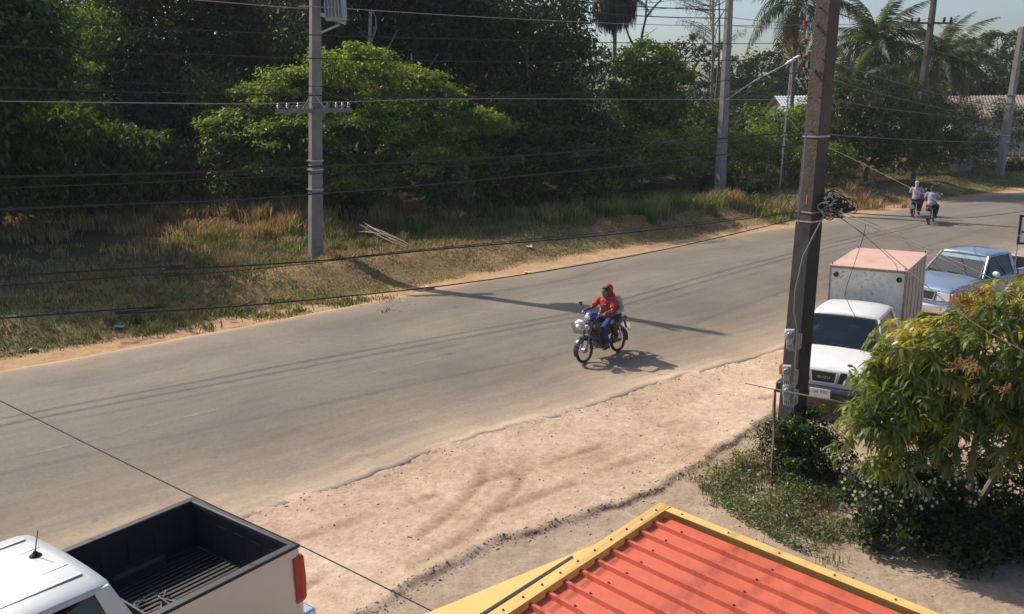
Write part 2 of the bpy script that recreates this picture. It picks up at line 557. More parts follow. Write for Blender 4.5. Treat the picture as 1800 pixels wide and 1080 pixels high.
def road_material():
    m = bpy.data.materials.new('dusty_asphalt')
    m.use_nodes = True
    nt = m.node_tree
    b = nt.nodes['Principled BSDF']
    b.inputs['Roughness'].default_value = 0.85
    b.inputs['Specular IOR Level'].default_value = 0.2
    a = nt.nodes.new('ShaderNodeAttribute')
    a.attribute_name = 'Col'
    sp = nt.nodes.new('ShaderNodeSeparateColor')
    nt.links.new(a.outputs['Color'], sp.inputs['Color'])
    tc = nt.nodes.new('ShaderNodeTexCoord')
    # long streaks along the carriageway
    cb = nt.nodes.new('ShaderNodeCombineXYZ')
    m1 = nt.nodes.new('ShaderNodeMath'); m1.operation = 'MULTIPLY'; m1.inputs[1].default_value = 14.0
    m2 = nt.nodes.new('ShaderNodeMath'); m2.operation = 'MULTIPLY'; m2.inputs[1].default_value = 13.0
    nt.links.new(sp.outputs['Red'], m1.inputs[0])
    nt.links.new(sp.outputs['Green'], m2.inputs[0])
    nt.links.new(m1.outputs[0], cb.inputs['X'])
    nt.links.new(m2.outputs[0], cb.inputs['Y'])
    def noise(vec, scale, detail=6, rough=0.6):
        n = nt.nodes.new('ShaderNodeTexNoise')
        n.inputs['Scale'].default_value = scale
        n.inputs['Detail'].default_value = detail
        n.inputs['Roughness'].default_value = rough
        nt.links.new(vec, n.inputs['Vector'])
        return n.outputs['Fac']
    def ramp(src, pts):
        r = nt.nodes.new('ShaderNodeValToRGB')
        while len(r.color_ramp.elements) < len(pts): r.color_ramp.elements.new(0.5)
        for e, (p, c) in zip(r.color_ramp.elements, pts):
            e.position = p
            e.color = (*c, 1) if len(c) == 3 else (c[0],) * 3 + (1,)
        nt.links.new(src, r.inputs['Fac'])
        return r.outputs['Color']
    def mixn(fac, x, y, mode='MIX'):
        k = nt.nodes.new('ShaderNodeMix')
        k.data_type = 'RGBA'
        k.blend_type = mode
        if isinstance(fac, float): k.inputs['Factor'].default_value = fac
        else: nt.links.new(fac, k.inputs['Factor'])
        nt.links.new(x, k.inputs['A'])
        nt.links.new(y, k.inputs['B'])
        return k.outputs['Result']
    # across: dust on both margins, lanes swept darker by wheels
    wob = nt.nodes.new('ShaderNodeMath'); wob.operation = 'MULTIPLY_ADD'
    nt.links.new(noise(cb.outputs['Vector'], 1.2, 4), wob.inputs[0])
    wob.inputs[1].default_value = 0.12
    sh = nt.nodes.new('ShaderNodeMath'); sh.operation = 'SUBTRACT'; sh.inputs[1].default_value = 0.06
    nt.links.new(sp.outputs['Green'], wob.inputs[2])
    nt.links.new(wob.outputs[0], sh.inputs[0])
    lane = ramp(sh.outputs[0], [(0.0, (0.400, 0.288, 0.180)), (0.05, (0.250, 0.205, 0.154)), (0.18, (0.190, 0.165, 0.132)), (0.33, (0.212, 0.182, 0.146)),
                                (0.52, (0.190, 0.164, 0.131)), (0.66, (0.176, 0.152, 0.122)), (0.80, (0.212, 0.174, 0.132)), (0.91, (0.300, 0.235, 0.168)), (0.97, (0.420, 0.320, 0.225)), (1.0, (0.560, 0.425, 0.300))])
    st = ramp(noise(cb.outputs['Vector'], 2.4, 8, 0.68), [(0.3, (0.87, 0.87, 0.875)), (0.7, (1.11, 1.105, 1.09))])
    c = mixn(1.0, lane, st, 'MULTIPLY')
    big = ramp(noise(tc.outputs['Object'], 0.32, 4), [(0.35, (0.86, 0.86, 0.87)), (0.65, (1.10, 1.09, 1.07))])
    c = mixn(1.0, c, big, 'MULTIPLY')
    fine = ramp(noise(tc.outputs['Object'], 16, 8, 0.85), [(0.32, (0.76, 0.76, 0.76)), (0.68, (1.19, 1.19, 1.19))])
    c = mixn(1.0, c, fine, 'MULTIPLY')
    spots = ramp(noise(tc.outputs['Object'], 2.3, 3, 0.5), [(0.24, (0.72, 0.72, 0.73)), (0.33, (1, 1, 1))])
    c = mixn(1.0, c, spots, 'MULTIPLY')
    nt.links.new(c, b.inputs['Base Color'])
    bp = nt.nodes.new('ShaderNodeBump')
    bp.inputs['Strength'].default_value = 0.25
    bp.inputs['Distance'].default_value = 0.012
    nt.links.new(noise(tc.outputs['Object'], 60, 4, 0.8), bp.inputs['Height'])
    nt.links.new(bp.outputs['Normal'], b.inputs['Normal'])
    return m
road = link('road', r_me, road_material())
tag(road, kind='structure')

def road_z(x, y):
    a, _ = sdist(FARC, np.array([x]), np.array([y]))
    n, _ = sdist(NEARC, np.array([x]), np.array([y]))
    t = float(abs(a[0]) / (abs(a[0]) + abs(n[0])))
    return 0.05 * (1 - (2 * t - 1) ** 2)

# worn centre-line dash: a sheet of thin old paint on the asphalt
def wear_mat():
    m = bpy.data.materials.new('worn_road_paint')
    m.use_nodes = True
    nt = m.node_tree
    b = nt.nodes['Principled BSDF']
    b.inputs['Base Color'].default_value = (0.33, 0.29, 0.22, 1)
    b.inputs['Roughness'].default_value = 0.9
    tc = nt.nodes.new('ShaderNodeTexCoord')
    n = nt.nodes.new('ShaderNodeTexNoise')
    n.inputs['Scale'].default_value = 5
    n.inputs['Detail'].default_value = 8
    n.inputs['Roughness'].default_value = 0.75
    nt.links.new(tc.outputs['Object'], n.inputs['Vector'])
    r = nt.nodes.new('ShaderNodeValToRGB')
    r.color_ramp.elements[0].position = 0.42
    r.color_ramp.elements[1].position = 0.62
    r.color_ramp.elements[1].color = (0.6, 0.6, 0.6, 1)
    nt.links.new(n.outputs['Fac'], r.inputs['Fac'])
    nt.links.new(r.outputs['Color'], b.inputs['Alpha'])
    return m
WP = wear_mat()
def dash(a, b_, wd):
    a, b_ = Vector(a), Vector(b_)
    d = (b_ - a).normalized()
    s_ = Vector((-d.y, d.x)) * wd / 2
    mb = MB()
    n = 12
    for i in range(n):
        p, q = a.lerp(b_, i / n), a.lerp(b_, (i + 1) / n)
        zp, zq = road_z(*p) + 0.004, road_z(*q) + 0.004
        mb.quad((*(p - s_), zp), (*(q - s_), zq), (*(q + s_), zq), (*(p + s_), zp))
    o = mb.build('road_marking', WP, road)
    return o
dash((-3.15, 17.95), (-1.25, 19.3), 0.11)
dash((-8.2, 13.7), (-5.6, 15.9), 0.11)
dash((1.9, 22.2), (4.6, 24.4), 0.11)
dash((8.3, 27.6), (11.2, 30.1), 0.11)
dash((15.0, 33.4), (18.0, 36.0), 0.11)
# ------------------------------------------------------------------ vegetation
LEAF = leaf_mat('leaf', 0.36, 0.02)
LEAF_SUN = leaf_mat('leaf_sunny', 0.46, 0.02, 0.4, (1.75, 1.65, 0.5))
LEAF_DARK = leaf_mat('leaf_shade_tree', 0.35, 0.012)
LEAF_GLOSSY = leaf_mat('leaf_glossy', 0.58, 0.025, 0.45, (1.6, 1.55, 0.55))
STRAW = leaf_mat('dry_grass_blade', 0.35, 0.03, 0.5, (1.1, 1.05, 0.8))
BARK = mat('bark', (0.16, 0.125, 0.09), 0.9, noise=0.4, nscale=5, bump=0.5, bscale=18)
BARK_PALE = mat('pale_bark', (0.30, 0.27, 0.22), 0.9, noise=0.35, nscale=4, bump=0.4, bscale=16)

def unit(v):
    return v / np.maximum(np.linalg.norm(v, axis=-1, keepdims=True), 1e-9)

def leaf_quads(P, Out, size, asp, cols, rs, droop=0.25, szvar=0.4):
    """one folded leaf-shaped quad at each point"""
    n = len(P)
    N = unit(Out * 0.6 + np.array((0, 0, 0.55)) + rs.normal(0, 0.55, (n, 3)))
    T = unit(np.cross(N, rs.normal(0, 1, (n, 3))))
    T = unit(T + np.array((0, 0, -droop)) + Out * 0.35)
    S = unit(np.cross(N, T))
    L = size * (1 + szvar * rs.uniform(-1, 1, (n, 1)))
    W = L * asp * 0.5
    up = unit(np.cross(T, S))
    a = P - T * L * 0.5
    t = P + T * L * 0.5 - np.array((0, 0, 1)) * L * 0.12
    m1 = P + S * W + up * W * 0.35
    m2 = P - S * W + up * W * 0.35
    V = np.stack([a, m1, t, m2], 1).reshape(-1, 3)
    i = np.arange(n)[:, None] * 4
    F = np.concatenate([i, i + 1, i + 2, i + 3], 1)
    C = np.repeat(cols, 4, axis=0)
    return V, F, C

def clump_points(blobs, n, rs, per=34, spread=0.30, flat=0.7, shell=(0.62, 1.03), low=-0.75):
    area = np.array([(r[0] * r[1] + r[1] * r[2] + r[0] * r[2]) for _, r in blobs])
    cnt = np.maximum(1, (n * area / area.sum()).astype(int))
    PP, OO, QQ = [], [], []
    for (c, r), k in zip(blobs, cnt):
        c, r = np.array(c, float), np.array(r, float)
        nc = max(3, k // per)
        d = unit(rs.normal(0, 1, (nc * 3, 3)))
        d = d[d[:, 2] > low][:nc]
        nc = len(d)
        cp = c + d * r * rs.uniform(*shell, (nc, 1))
        w = rs.randint(0, nc, k)
        sz = spread * min(r) * rs.uniform(0.6, 1.5, (nc, 1))
        off = rs.normal(0, 1, (k, 3)) * np.array((1, 1, flat)) * sz[w] * 0.62
        PP.append(cp[w] + off)
        OO.append(unit(d[w] * 0.8 + unit(off) * 0.5))
        QQ.append(rs.uniform(0, 1, nc)[w])
    return np.concatenate(PP), np.concatenate(OO), np.concatenate(QQ)

def leaf_cols(pal, q, rs, jit=0.3):
    """each clump leans to one of the palette's greens, each leaf varies a little"""
    pal = np.array(pal, float)
    t = np.clip(q + rs.normal(0, 0.16, len(q)), 0, 0.999) * (len(pal) - 1)
    i = np.floor(t).astype(int)
    f = (t - i)[:, None]
    c = pal[i] * (1 - f) + pal[np.minimum(i + 1, len(pal) - 1)] * f
    return c * (1 + jit * rs.uniform(-1, 1, (len(q), 1)))

def crown_mesh(name, blobs, n, size, asp, pal, seed, droop=0.25, **kw):
    rs = np.random.RandomState(seed)
    P, O, q = clump_points(blobs, n, rs, **kw)
    V, F, C = leaf_quads(P, O, size, asp, leaf_cols(pal, q, rs), rs, droop)
    return np_mesh(name, V, F, C)

def limb(mb, a, b, r0, r1, rs, n=6, k=5, bend=0.08):
    a, b = Vector(a), Vector(b)
    L = (b - a).length
    o = Vector(rs.normal(0, bend * L, 3))
    pts = [a.lerp(b, i / k) + o * math.sin(math.pi * i / k) for i in range(k + 1)]
    mb.tube(pts, [r0 + (r1 - r0) * i / k for i in range(k + 1)], n)

def tree(name, label, cat, base, blobs, n, size, asp, pal, seed, trunk_r=0.16, leafm=None, barkm=None, group=None, droop=0.25, stems=1, fork=0.45, crown='crown', **kw):
    """blobs are relative to the base; trunk rises and forks to every blob"""
    rs = np.random.RandomState(seed + 900)
    bx, by = base
    root = empty(name, (bx, by, gz(bx, by) - 0.05), 0, label, cat, group)
    mb = MB()
    zc = sum(b[0][2] for b in blobs) / len(blobs)
    for s_ in range(stems):
        o = Vector((0, 0, 0)) if stems == 1 else Vector((rs.normal(0, 0.35), rs.normal(0, 0.35), 0))
        top = Vector((rs.normal(0, 0.3), rs.normal(0, 0.3), zc * fork))
        limb(mb, o, top, trunk_r, trunk_r * 0.7, rs, 8, 6, 0.03)
        for j, (c, r) in enumerate(blobs):
            if j % stems == s_ or stems == 1:
                limb(mb, top - Vector((0, 0, 0.1)), Vector(c), trunk_r * 0.6, trunk_r * 0.14, rs)
                for _ in range(3):
                    e = Vector(c) + Vector(unit(rs.normal(0, 1, 3))) * (min(r) * 0.75)
                    limb(mb, Vector(c).lerp(top, 0.25), e, trunk_r * 0.25, trunk_r * 0.06, rs, 5, 4)
    mb.build('trunk', barkm or BARK, root, smooth=True)
    me = crown_mesh(crown, blobs, n, size, asp, pal, seed, droop, **kw)
    link(crown, me, leafm or LEAF, root)
    return root

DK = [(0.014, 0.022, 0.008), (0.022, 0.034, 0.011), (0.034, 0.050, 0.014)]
BRN = [(0.026, 0.025, 0.012), (0.040, 0.038, 0.016), (0.026, 0.034, 0.012), (0.060, 0.050, 0.024)]
MID = [(0.036, 0.062, 0.013), (0.058, 0.098, 0.019), (0.085, 0.132, 0.024), (0.115, 0.155, 0.030)]
BRT = [(0.075, 0.125, 0.018), (0.115, 0.180, 0.026), (0.165, 0.230, 0.034), (0.205, 0.255, 0.040)]
OLV = [(0.070, 0.085, 0.022), (0.110, 0.118, 0.030), (0.150, 0.150, 0.042), (0.085, 0.110, 0.026)]

def W(px, Y):
    """x of a photo column at depth Y near eye level"""
    return at(px, 180, Y).x

# tall trees on the left, close to the verge: they throw the shade over it
tree('leafy_tree', 'tall leafy tree at the left edge above the shaded verge', 'tree', (-20.2, 31.5),
     [((0, 0, 8.0), (3.6, 3.2, 2.6)), ((1.5, -1.6, 5.8), (2.6, 2.4, 2.4)), ((-1.5, -1.0, 4.6), (2.6, 2.4, 2.4)), ((2.4, 0.5, 7.0), (2.4, 2.4, 2.4)), ((0.6, -2.0, 2.6), (2.2, 1.6, 1.6))],
     54000, 0.27, 0.44, [DK[2], MID[0], MID[1], MID[2]], 1, 0.22, droop=0.6)
tree('leafy_tree', 'tall shade tree with crown reaching in from the left edge', 'tree', (-22.2, 34.6),
     [((0, 0, 9.6), (3.2, 3.0, 2.6)), ((1.4, -0.8, 7.6), (2.6, 2.4, 2.2)), ((-1.4, 0.4, 7.8), (2.4, 2.2, 2.2)), ((0.8, -0.6, 4.6), (2.6, 2.0, 2.0))], 44000, 0.27, 0.44, [DK[2], MID[0], MID[1]], 14, 0.22, droop=0.6)
for i, (px, Y_, w, h, lab) in enumerate([(-30, 33.5, 2.2, 4.0, 'dark drooping-leaved bush at the left edge under the tall tree'), (70, 35.5, 2.2, 4.6, 'dark long-leaved bush in the shade near the left edge'), (165, 36.5, 1.9, 3.8, 'shaded dark bush left of the dry grass'),
                                          (250, 39.0, 1.7, 3.4, 'dark bush behind the left part of the dry grass')]):
    tree('dark_shrub', lab, 'shrub', (W(px, Y_), Y_), [((0, 0, h * 0.42), (w, w * 0.8, h * 0.42)), ((w * 0.4, 0, h * 0.75), (w * 0.7, w * 0.6, h * 0.28)), ((-w * 0.45, 0.1, h * 0.68), (w * 0.7, w * 0.55, h * 0.32))],
         8000, 0.26, 0.34, [MID[0], MID[1], MID[2], MID[0]], 240 + i, 0.06, LEAF_SUN, group='dark bushes on the left', stems=3, droop=1.0, low=-0.5)
tree('leafy_tree', 'tree with drooping sunlit leaves left of the concrete pole', 'tree', (-20.6, 45.0),
     [((0.2, 0, 7.2), (3.0, 2.8, 2.0)), ((-2.2, -1.0, 6.6), (2.2, 2.0, 1.6)), ((2.4, -0.4, 5.8), (2.0, 2.0, 1.6)), ((-0.8, -1.8, 4.6), (2.2, 1.8, 2.4)), ((0.9, -1.3, 3.0), (1.7, 1.5, 1.7))],
     30000, 0.24, 0.34, [MID[1], BRT[1], BRT[3], MID[2]], 2, 0.20, LEAF_SUN, droop=0.9, per=60)
for i, (px, Y_, w, z, pal, lab) in enumerate([(95, 40.5, 1.9, 5.6, [MID[1], BRT[1], BRT[2]], 'sunlit small tree rising above the dark bushes at the left'), (345, 44.0, 2.3, 4.9, [MID[1], BRT[0], OLV[2], BRT[1]], 'sunlit olive-green tree adjoining the left end of the spreading tree'),
                                                (430, 41.5, 1.6, 3.4, [MID[1], OLV[1], BRT[1]], 'low sunlit leafy bush at the left foot of the spreading tree'), (915, 44.5, 2.2, 3.6, [MID[0], MID[1], MID[2]], 'green bush adjoining the right end of the spreading tree')]):
    tree('understorey_tree', lab, 'tree', (W(px, Y_), Y_), [((0, 0, z), (w, w * 0.9, w * 0.7)), ((w * 0.8, -0.2, z * 0.72), (w * 0.8, w * 0.7, w * 0.55)), ((-w * 0.8, -0.2, z * 0.68), (w * 0.8, w * 0.7, w * 0.55)), ((0.1, -0.6, z * 0.42), (w, w * 0.7, w * 0.55))],
         9000, 0.20, 0.40, pal, 260 + i, 0.08, LEAF_SUN, droop=0.5, per=70, spread=0.36, flat=0.5, low=-0.3)
tree('vine_tree', 'dark vine-covered tree narrowing to the top behind the dry grass', 'tree', (W(265, 42), 42.0),
     [((0, 0, 2.4), (2.0, 1.6, 2.0)), ((-0.2, 0.1, 4.8), (1.6, 1.4, 1.8)), ((-0.5, 0.2, 6.6), (1.2, 1.1, 1.3))], 9000, 0.24, 0.6, DK, 3, 0.2, LEAF_DARK, droop=0.8)
# the big sunlit spreading tree behind the pole
tree('spreading_tree', 'broad sunlit yellow-green spreading tree behind the concrete pole', 'tree', (-6.9, 39.6),
     [((0.2, -0.3, 5.8), (2.3, 2.2, 1.25)), ((2.8, -0.4, 4.9), (2.0, 2.0, 1.1)), ((-2.5, -0.6, 5.1), (2.0, 2.0, 1.1)), ((5.2, -0.6, 3.5), (1.9, 1.7, 1.0)), ((-4.6, -1.0, 3.6), (1.6, 1.6, 1.0)), ((4.2, -0.2, 2.0), (1.6, 1.5, 0.9)),
      ((1.2, -2.2, 3.5), (2.2, 1.6, 1.3)), ((-1.6, -2.2, 3.3), (2.2, 1.6, 1.3)), ((3.4, -2.0, 2.3), (1.8, 1.5, 1.1)), ((-3.2, -2.0, 2.1), (1.8, 1.5, 1.1)), ((0.0, -2.4, 1.7), (2.0, 1.4, 1.0))],
     80000, 0.17, 0.42, BRT, 4, 0.18, LEAF_SUN, droop=0.2, per=150, spread=0.36, flat=0.36, shell=(0.55, 1.08), low=-0.25, stems=2, fork=0.35)
tree('shrub', 'olive shrub left of the concrete pole above the dry grass', 'shrub', (W(425, 37.5), 37.5),
     [((0, 0, 1.7), (1.5, 1.2, 1.2)), ((1.1, 0.3, 2.5), (1.3, 1.1, 1.0)), ((-0.9, 0.4, 2.9), (1.1, 1.0, 1.0)), ((0.2, 0.5, 3.6), (1.2, 1.0, 0.9))], 9000, 0.18, 0.45, OLV + MID[1:3], 5, 0.07, stems=3)
tree('pale_shrub', 'shrub with pale shiny leaves under the spreading tree', 'shrub', (-2.6, 37.2),
     [((0, 0, 2.3), (0.9, 0.8, 0.7)), ((-0.3, 0, 1.3), (0.9, 0.8, 0.9)), ((0.5, 0, 1.6), (0.7, 0.7, 0.7))], 3600, 0.20, 0.42, [(0.10, 0.13, 0.07), (0.16, 0.18, 0.11), (0.06, 0.08, 0.04)], 6, 0.05, LEAF_GLOSSY, stems=2)

# darker trees standing behind, right of the pole
tree('dark_tree', 'dark tall tree with bare pale trunk right of the transformer', 'tree', (W(690, 47), 47.0),
     [((0, 0, 11.5), (3.4, 3.0, 3.0)), ((2.4, 0.4, 8.6), (2.6, 2.4, 2.2)), ((-2.2, 0.4, 8.8), (2.6, 2.4, 2.2))], 15000, 0.30, 0.5, DK + BRN[:2], 7, 0.17, LEAF_DARK, BARK_PALE, fork=0.75)
tree('dark_tree', 'thin dark tree standing behind the right end of the spreading tree', 'tree', (W(775, 48), 48.5),
     [((0, 0, 10.8), (2.6, 2.4, 3.2)), ((1.4, 0, 7.2), (2.0, 1.8, 1.8)), ((-1.2, 0, 5.6), (1.6, 1.6, 1.6))], 11000, 0.28, 0.5, BRN, 8, 0.10, LEAF_DARK, BARK_PALE, fork=0.7)
tree('dark_tree', 'tall dark tree rising behind the left end of the spreading tree', 'tree', (W(330, 47), 46.5),
     [((0, 0, 10.6), (3.8, 3.2, 3.2)), ((-2.6, 0, 7.0), (2.4, 2.2, 2.0)), ((2.4, 0, 7.6), (2.4, 2.2, 2.0))], 15000, 0.30, 0.5, BRN + DK[1:], 9, 0.2, LEAF_DARK)
tree('dark_tree', 'mottled tree with gaps to the sky, left of the hanging dead palm skirt', 'tree', (W(930, 52), 52.5),
     [((0.4, 0, 9.6), (3.2, 2.6, 3.0)), ((-2.4, 0, 8.4), (2.4, 2.2, 2.4)), ((2.2, 0, 7.0), (1.9, 1.8, 1.8)), ((0.4, -0.6, 4.6), (2.8, 2.2, 2.0))], 15000, 0.26, 0.46, [DK[2], MID[0], OLV[0], MID[1]], 10, 0.2, LEAF, fork=0.5)
tree('round_tree', 'light green flat-topped tree below the hanging palm skirt', 'tree', (W(1138, 53), 53.0),
     [((0, 0, 6.8), (1.9, 1.6, 1.1)), ((-1.0, -0.5, 5.7), (1.5, 1.3, 1.2)), ((1.1, -0.4, 5.9), (1.5, 1.3, 1.1)), ((0.2, -0.6, 4.3), (2.0, 1.5, 1.2)), ((0, -0.5, 2.8), (1.8, 1.4, 1.2))],
     13000, 0.20, 0.65, [MID[1], BRT[1], BRT[2], MID[2]], 11, 0.14, LEAF, fork=0.4)
tree('dark_tree', 'shaded tree between the spreading tree and the flat-topped tree', 'tree', (W(985, 46), 46.0),
     [((0, 0, 3.6), (2.6, 2.0, 2.0)), ((-1.8, 0.2, 2.4), (2.0, 1.6, 1.7)), ((1.8, 0, 2.6), (2.0, 1.8, 1.7)), ((-0.4, 0.5, 5.0), (1.8, 1.5, 1.2))], 11000, 0.22, 0.5, DK + [MID[0], MID[1]], 12, 0.12, LEAF)

# roadside shrubs to the right of the middle
for i, (px, Y_, w, h, pal, n, lab) in enumerate([
        (1035, 45.5, 1.6, 2.2, MID, 4500, 'dark green shrub on the verge left of the tall green weeds'),
        (1120, 48.0, 1.9, 3.1, [MID[1], BRT[1], OLV[2]], 6500, 'light green bushy shrub below the flat-topped tree'),
        (1195, 49.0, 2.0, 3.3, [MID[1], BRT[2], OLV[1]], 7000, 'sunlit green shrub just left of the lamp pole'),
        (1235, 52.5, 1.8, 4.6, MID, 5500, 'taller mid green shrub behind the lamp pole'),
        (1315, 51.0, 2.2, 3.4, [MID[2], BRT[1], OLV[2]], 7500, 'sunlit yellow-green shrub just right of the lamp pole'),
        (1372, 52.5, 2.0, 4.6, [MID[1], MID[3], BRT[1]], 6500, 'leafy green shrub left of the near utility pole'),
        (1265, 47.3, 0.9, 1.2, DK + [MID[0]], 2600, 'small dark bush at the foot of the lamp pole'),
        (1335, 46.2, 0.9, 0.9, [DK[2], MID[0], MID[1]], 2200, 'low dark green weed clump by the road near the near utility pole'),
        (1448, 49.5, 1.8, 2.6, [MID[0], MID[1], OLV[1]], 5500, 'shrub partly hidden behind the near utility pole')]):
    tree('shrub', lab, 'shrub', (W(px, Y_), Y_), [((0, 0, h * 0.45), (w * 0.9, w * 0.8, h * 0.45)), ((w * 0.4, 0, h * 0.72), (w * 0.6, w * 0.6, h * 0.3)), ((-w * 0.45, 0.1, h * 0.6), (w * 0.6, w * 0.55, h * 0.34))],
         n, 0.17, 0.42, [tuple(v * 1.35 for v in c) for c in pal], 40 + i, 0.05, LEAF_SUN, group='roadside shrubs right of the middle', stems=3, low=-0.4)

# big dark-bottomed tree cluster beside the road, right of the near pole
tree('bushy_tree', 'big olive bushy tree with deep shade under it, right of near utility pole', 'tree', (W(1545, 52), 53.0),
     [((0, 0, 4.9), (2.9, 2.4, 1.5)), ((-2.2, -0.4, 3.7), (2.2, 1.9, 1.5)), ((2.2, -0.3, 3.6), (2.2, 1.9, 1.6)), ((0.4, -1.4, 3.2), (2.4, 1.8, 1.4)), ((-1.0, -1.2, 1.8), (2.2, 1.7, 1.2)), ((1.8, -1.0, 1.7), (1.9, 1.5, 1.2))],
     22000, 0.19, 0.45, [DK[2], OLV[0], OLV[1], (0.10, 0.10, 0.025)], 20, 0.15, LEAF, fork=0.4)
tree('bushy_tree', 'green bush with scattered light leaves between the dark tree and the houses', 'tree', (W(1655, 58), 58.0),
     [((0, 0, 3.2), (1.6, 1.4, 1.6)), ((0.4, 0, 1.6), (1.5, 1.3, 1.2)), ((-0.6, 0, 4.4), (1.1, 1.0, 1.0))], 6500, 0.18, 0.5, [MID[0], MID[1], (0.14, 0.15, 0.08)], 21, 0.10, LEAF, stems=2)
tree('flowering_shrub', 'wide shrub with pale grey-white blossom in front of the tiled roof', 'shrub', (W(1738, 66), 66.0),
     [((0, 0, 3.9), (2.4, 1.4, 0.9)), ((2.2, 0, 3.5), (1.8, 1.3, 0.8)), ((-2.2, 0, 3.7), (1.8, 1.3, 0.9)), ((0, -0.3, 2.2), (3.0, 1.5, 1.3))], 9000, 0.17, 0.55, [(0.07, 0.085, 0.05), (0.10, 0.11, 0.075), (0.36, 0.35, 0.29), (0.09, 0.10, 0.06)], 22, 0.08, LEAF, stems=3)
tree('grey_shrub', 'low grey-green rounded bush behind the fence', 'shrub', (W(1690, 62), 62.5),
     [((0, 0, 1.6), (2.2, 1.3, 1.1)), ((2.4, 0.3, 1.4), (1.6, 1.2, 1.0)), ((-1.9, 0.2, 1.3), (1.4, 1.1, 0.9))], 7000, 0.16, 0.4, [(0.05, 0.07, 0.045), (0.07, 0.09, 0.06), (0.04, 0.055, 0.03)], 23, 0.05, LEAF, stems=3)
tree('round_shrub', 'round dark green clipped shrub on the grass at the right edge', 'shrub', tuple(gp(1782, 305, 0.25).xy),
     [((0, 0, 0.55), (0.75, 0.65, 0.5)), ((0.45, 0.1, 0.45), (0.5, 0.5, 0.42)), ((-0.4, 0, 0.42), (0.5, 0.45, 0.4))], 3800, 0.11, 0.45, [DK[1], DK[2], MID[1]], 24, 0.03, LEAF, stems=3)
tree('rose_bush', 'sparse low bush with a few white flowers on the grass near the concrete block', 'shrub', tuple(gp(1722, 305, 0.3).xy),
     [((0.0, 0, 0.9), (0.75, 0.6, 0.45)), ((0.9, 0.3, 1.1), (0.6, 0.5, 0.4)), ((-0.5, 0, 0.7), (0.4, 0.4, 0.3))], 620, 0.12, 0.5, [MID[1], MID[2], (0.10, 0.09, 0.05)], 25, 0.03, LEAF, stems=3, per=12)
tree('spreading_tree', 'distant flat-topped spreading tree against the sky behind the tiled roof', 'tree', (W(1742, 96), 96.0),
     [((0, 0, 10.4), (4.6, 3.4, 0.9)), ((3.0, 0, 9.4), (3.4, 3.0, 0.8)), ((-3.4, 0, 9.3), (3.2, 3.0, 0.8)), ((0.5, -1, 8.2), (4.6, 3.2, 0.8)), ((1.0, -1.0, 6.6), (4.2, 3.0, 0.8)), ((4.6, -0.5, 7.4), (2.4, 2.2, 0.8)), ((-4.0, 0, 7.2), (2.4, 2, 0.8))],
     13000, 0.30, 0.5, [DK[2], MID[0], MID[1], OLV[1]], 26, 0.28, LEAF, fork=0.5)
tree('dark_tree', 'dark dense tree behind the tiled roof at the right edge', 'tree', (W(1775, 84), 84.0),
     [((0, 0, 6.0), (4.5, 3.0, 2.2)), ((-4.2, 0, 4.8), (3.0, 2.5, 2.0)), ((3.0, 0, 5.0), (3.0, 2.5, 2.2))], 8000, 0.30, 0.5, DK, 27, 0.2, LEAF_DARK)

# woodland behind: one mass nobody could count
def mass(name, label, spec, n, size, pal, seed, leafm, **kw):
    rs = np.random.RandomState(seed)
    blobs = []
    for (px0, px1, Y0, Y1, z0, z1, r, k) in spec:
        for _ in range(k):
            Y_ = rs.uniform(Y0, Y1)
            px = rs.uniform(px0, px1)
            rr = r * rs.uniform(0.7, 1.3)
            blobs.append(((W(px, Y_), Y_, rs.uniform(z0, z1)), (rr * 1.15, rr, rr * 0.85)))
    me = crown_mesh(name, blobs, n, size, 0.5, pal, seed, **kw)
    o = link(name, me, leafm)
    tag(o, label, kind='stuff')
    return o
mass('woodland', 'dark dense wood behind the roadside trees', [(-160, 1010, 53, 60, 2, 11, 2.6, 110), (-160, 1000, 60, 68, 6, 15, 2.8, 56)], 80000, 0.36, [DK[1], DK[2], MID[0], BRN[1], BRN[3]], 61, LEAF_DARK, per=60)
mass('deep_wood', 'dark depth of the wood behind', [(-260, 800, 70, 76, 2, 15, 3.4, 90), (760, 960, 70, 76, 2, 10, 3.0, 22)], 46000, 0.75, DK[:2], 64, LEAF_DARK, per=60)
mass('undergrowth', 'dark tangled undergrowth below the roadside trees', [(-160, 260, 38, 44, 0.8, 4.0, 1.6, 34), (200, 640, 38.5, 42, 0.6, 2.2, 1.2, 34), (640, 1060, 41, 45, 0.6, 2.8, 1.3, 34), (260, 1060, 44, 49, 1.0, 4.6, 1.6, 44), (1000, 1480, 53, 59, 0.8, 4.0, 1.7, 34)], 60000, 0.25, [MID[0], MID[1], MID[2], OLV[1], MID[0]], 62, LEAF_SUN, per=50)
mass('distant_wood', 'distant wooded ridge below the sky', [(980, 1500, 92, 108, 2, 8.0, 3.2, 50), (1020, 1190, 110, 118, 6.5, 10.2, 2.6, 12), (1180, 1420, 98, 108, 6.0, 10.0, 2.8, 18), (1440, 1830, 100, 118, 2, 7.5, 3.6, 26)], 34000, 0.5, [DK[1], DK[2], MID[0]], 63, LEAF_DARK, per=50)

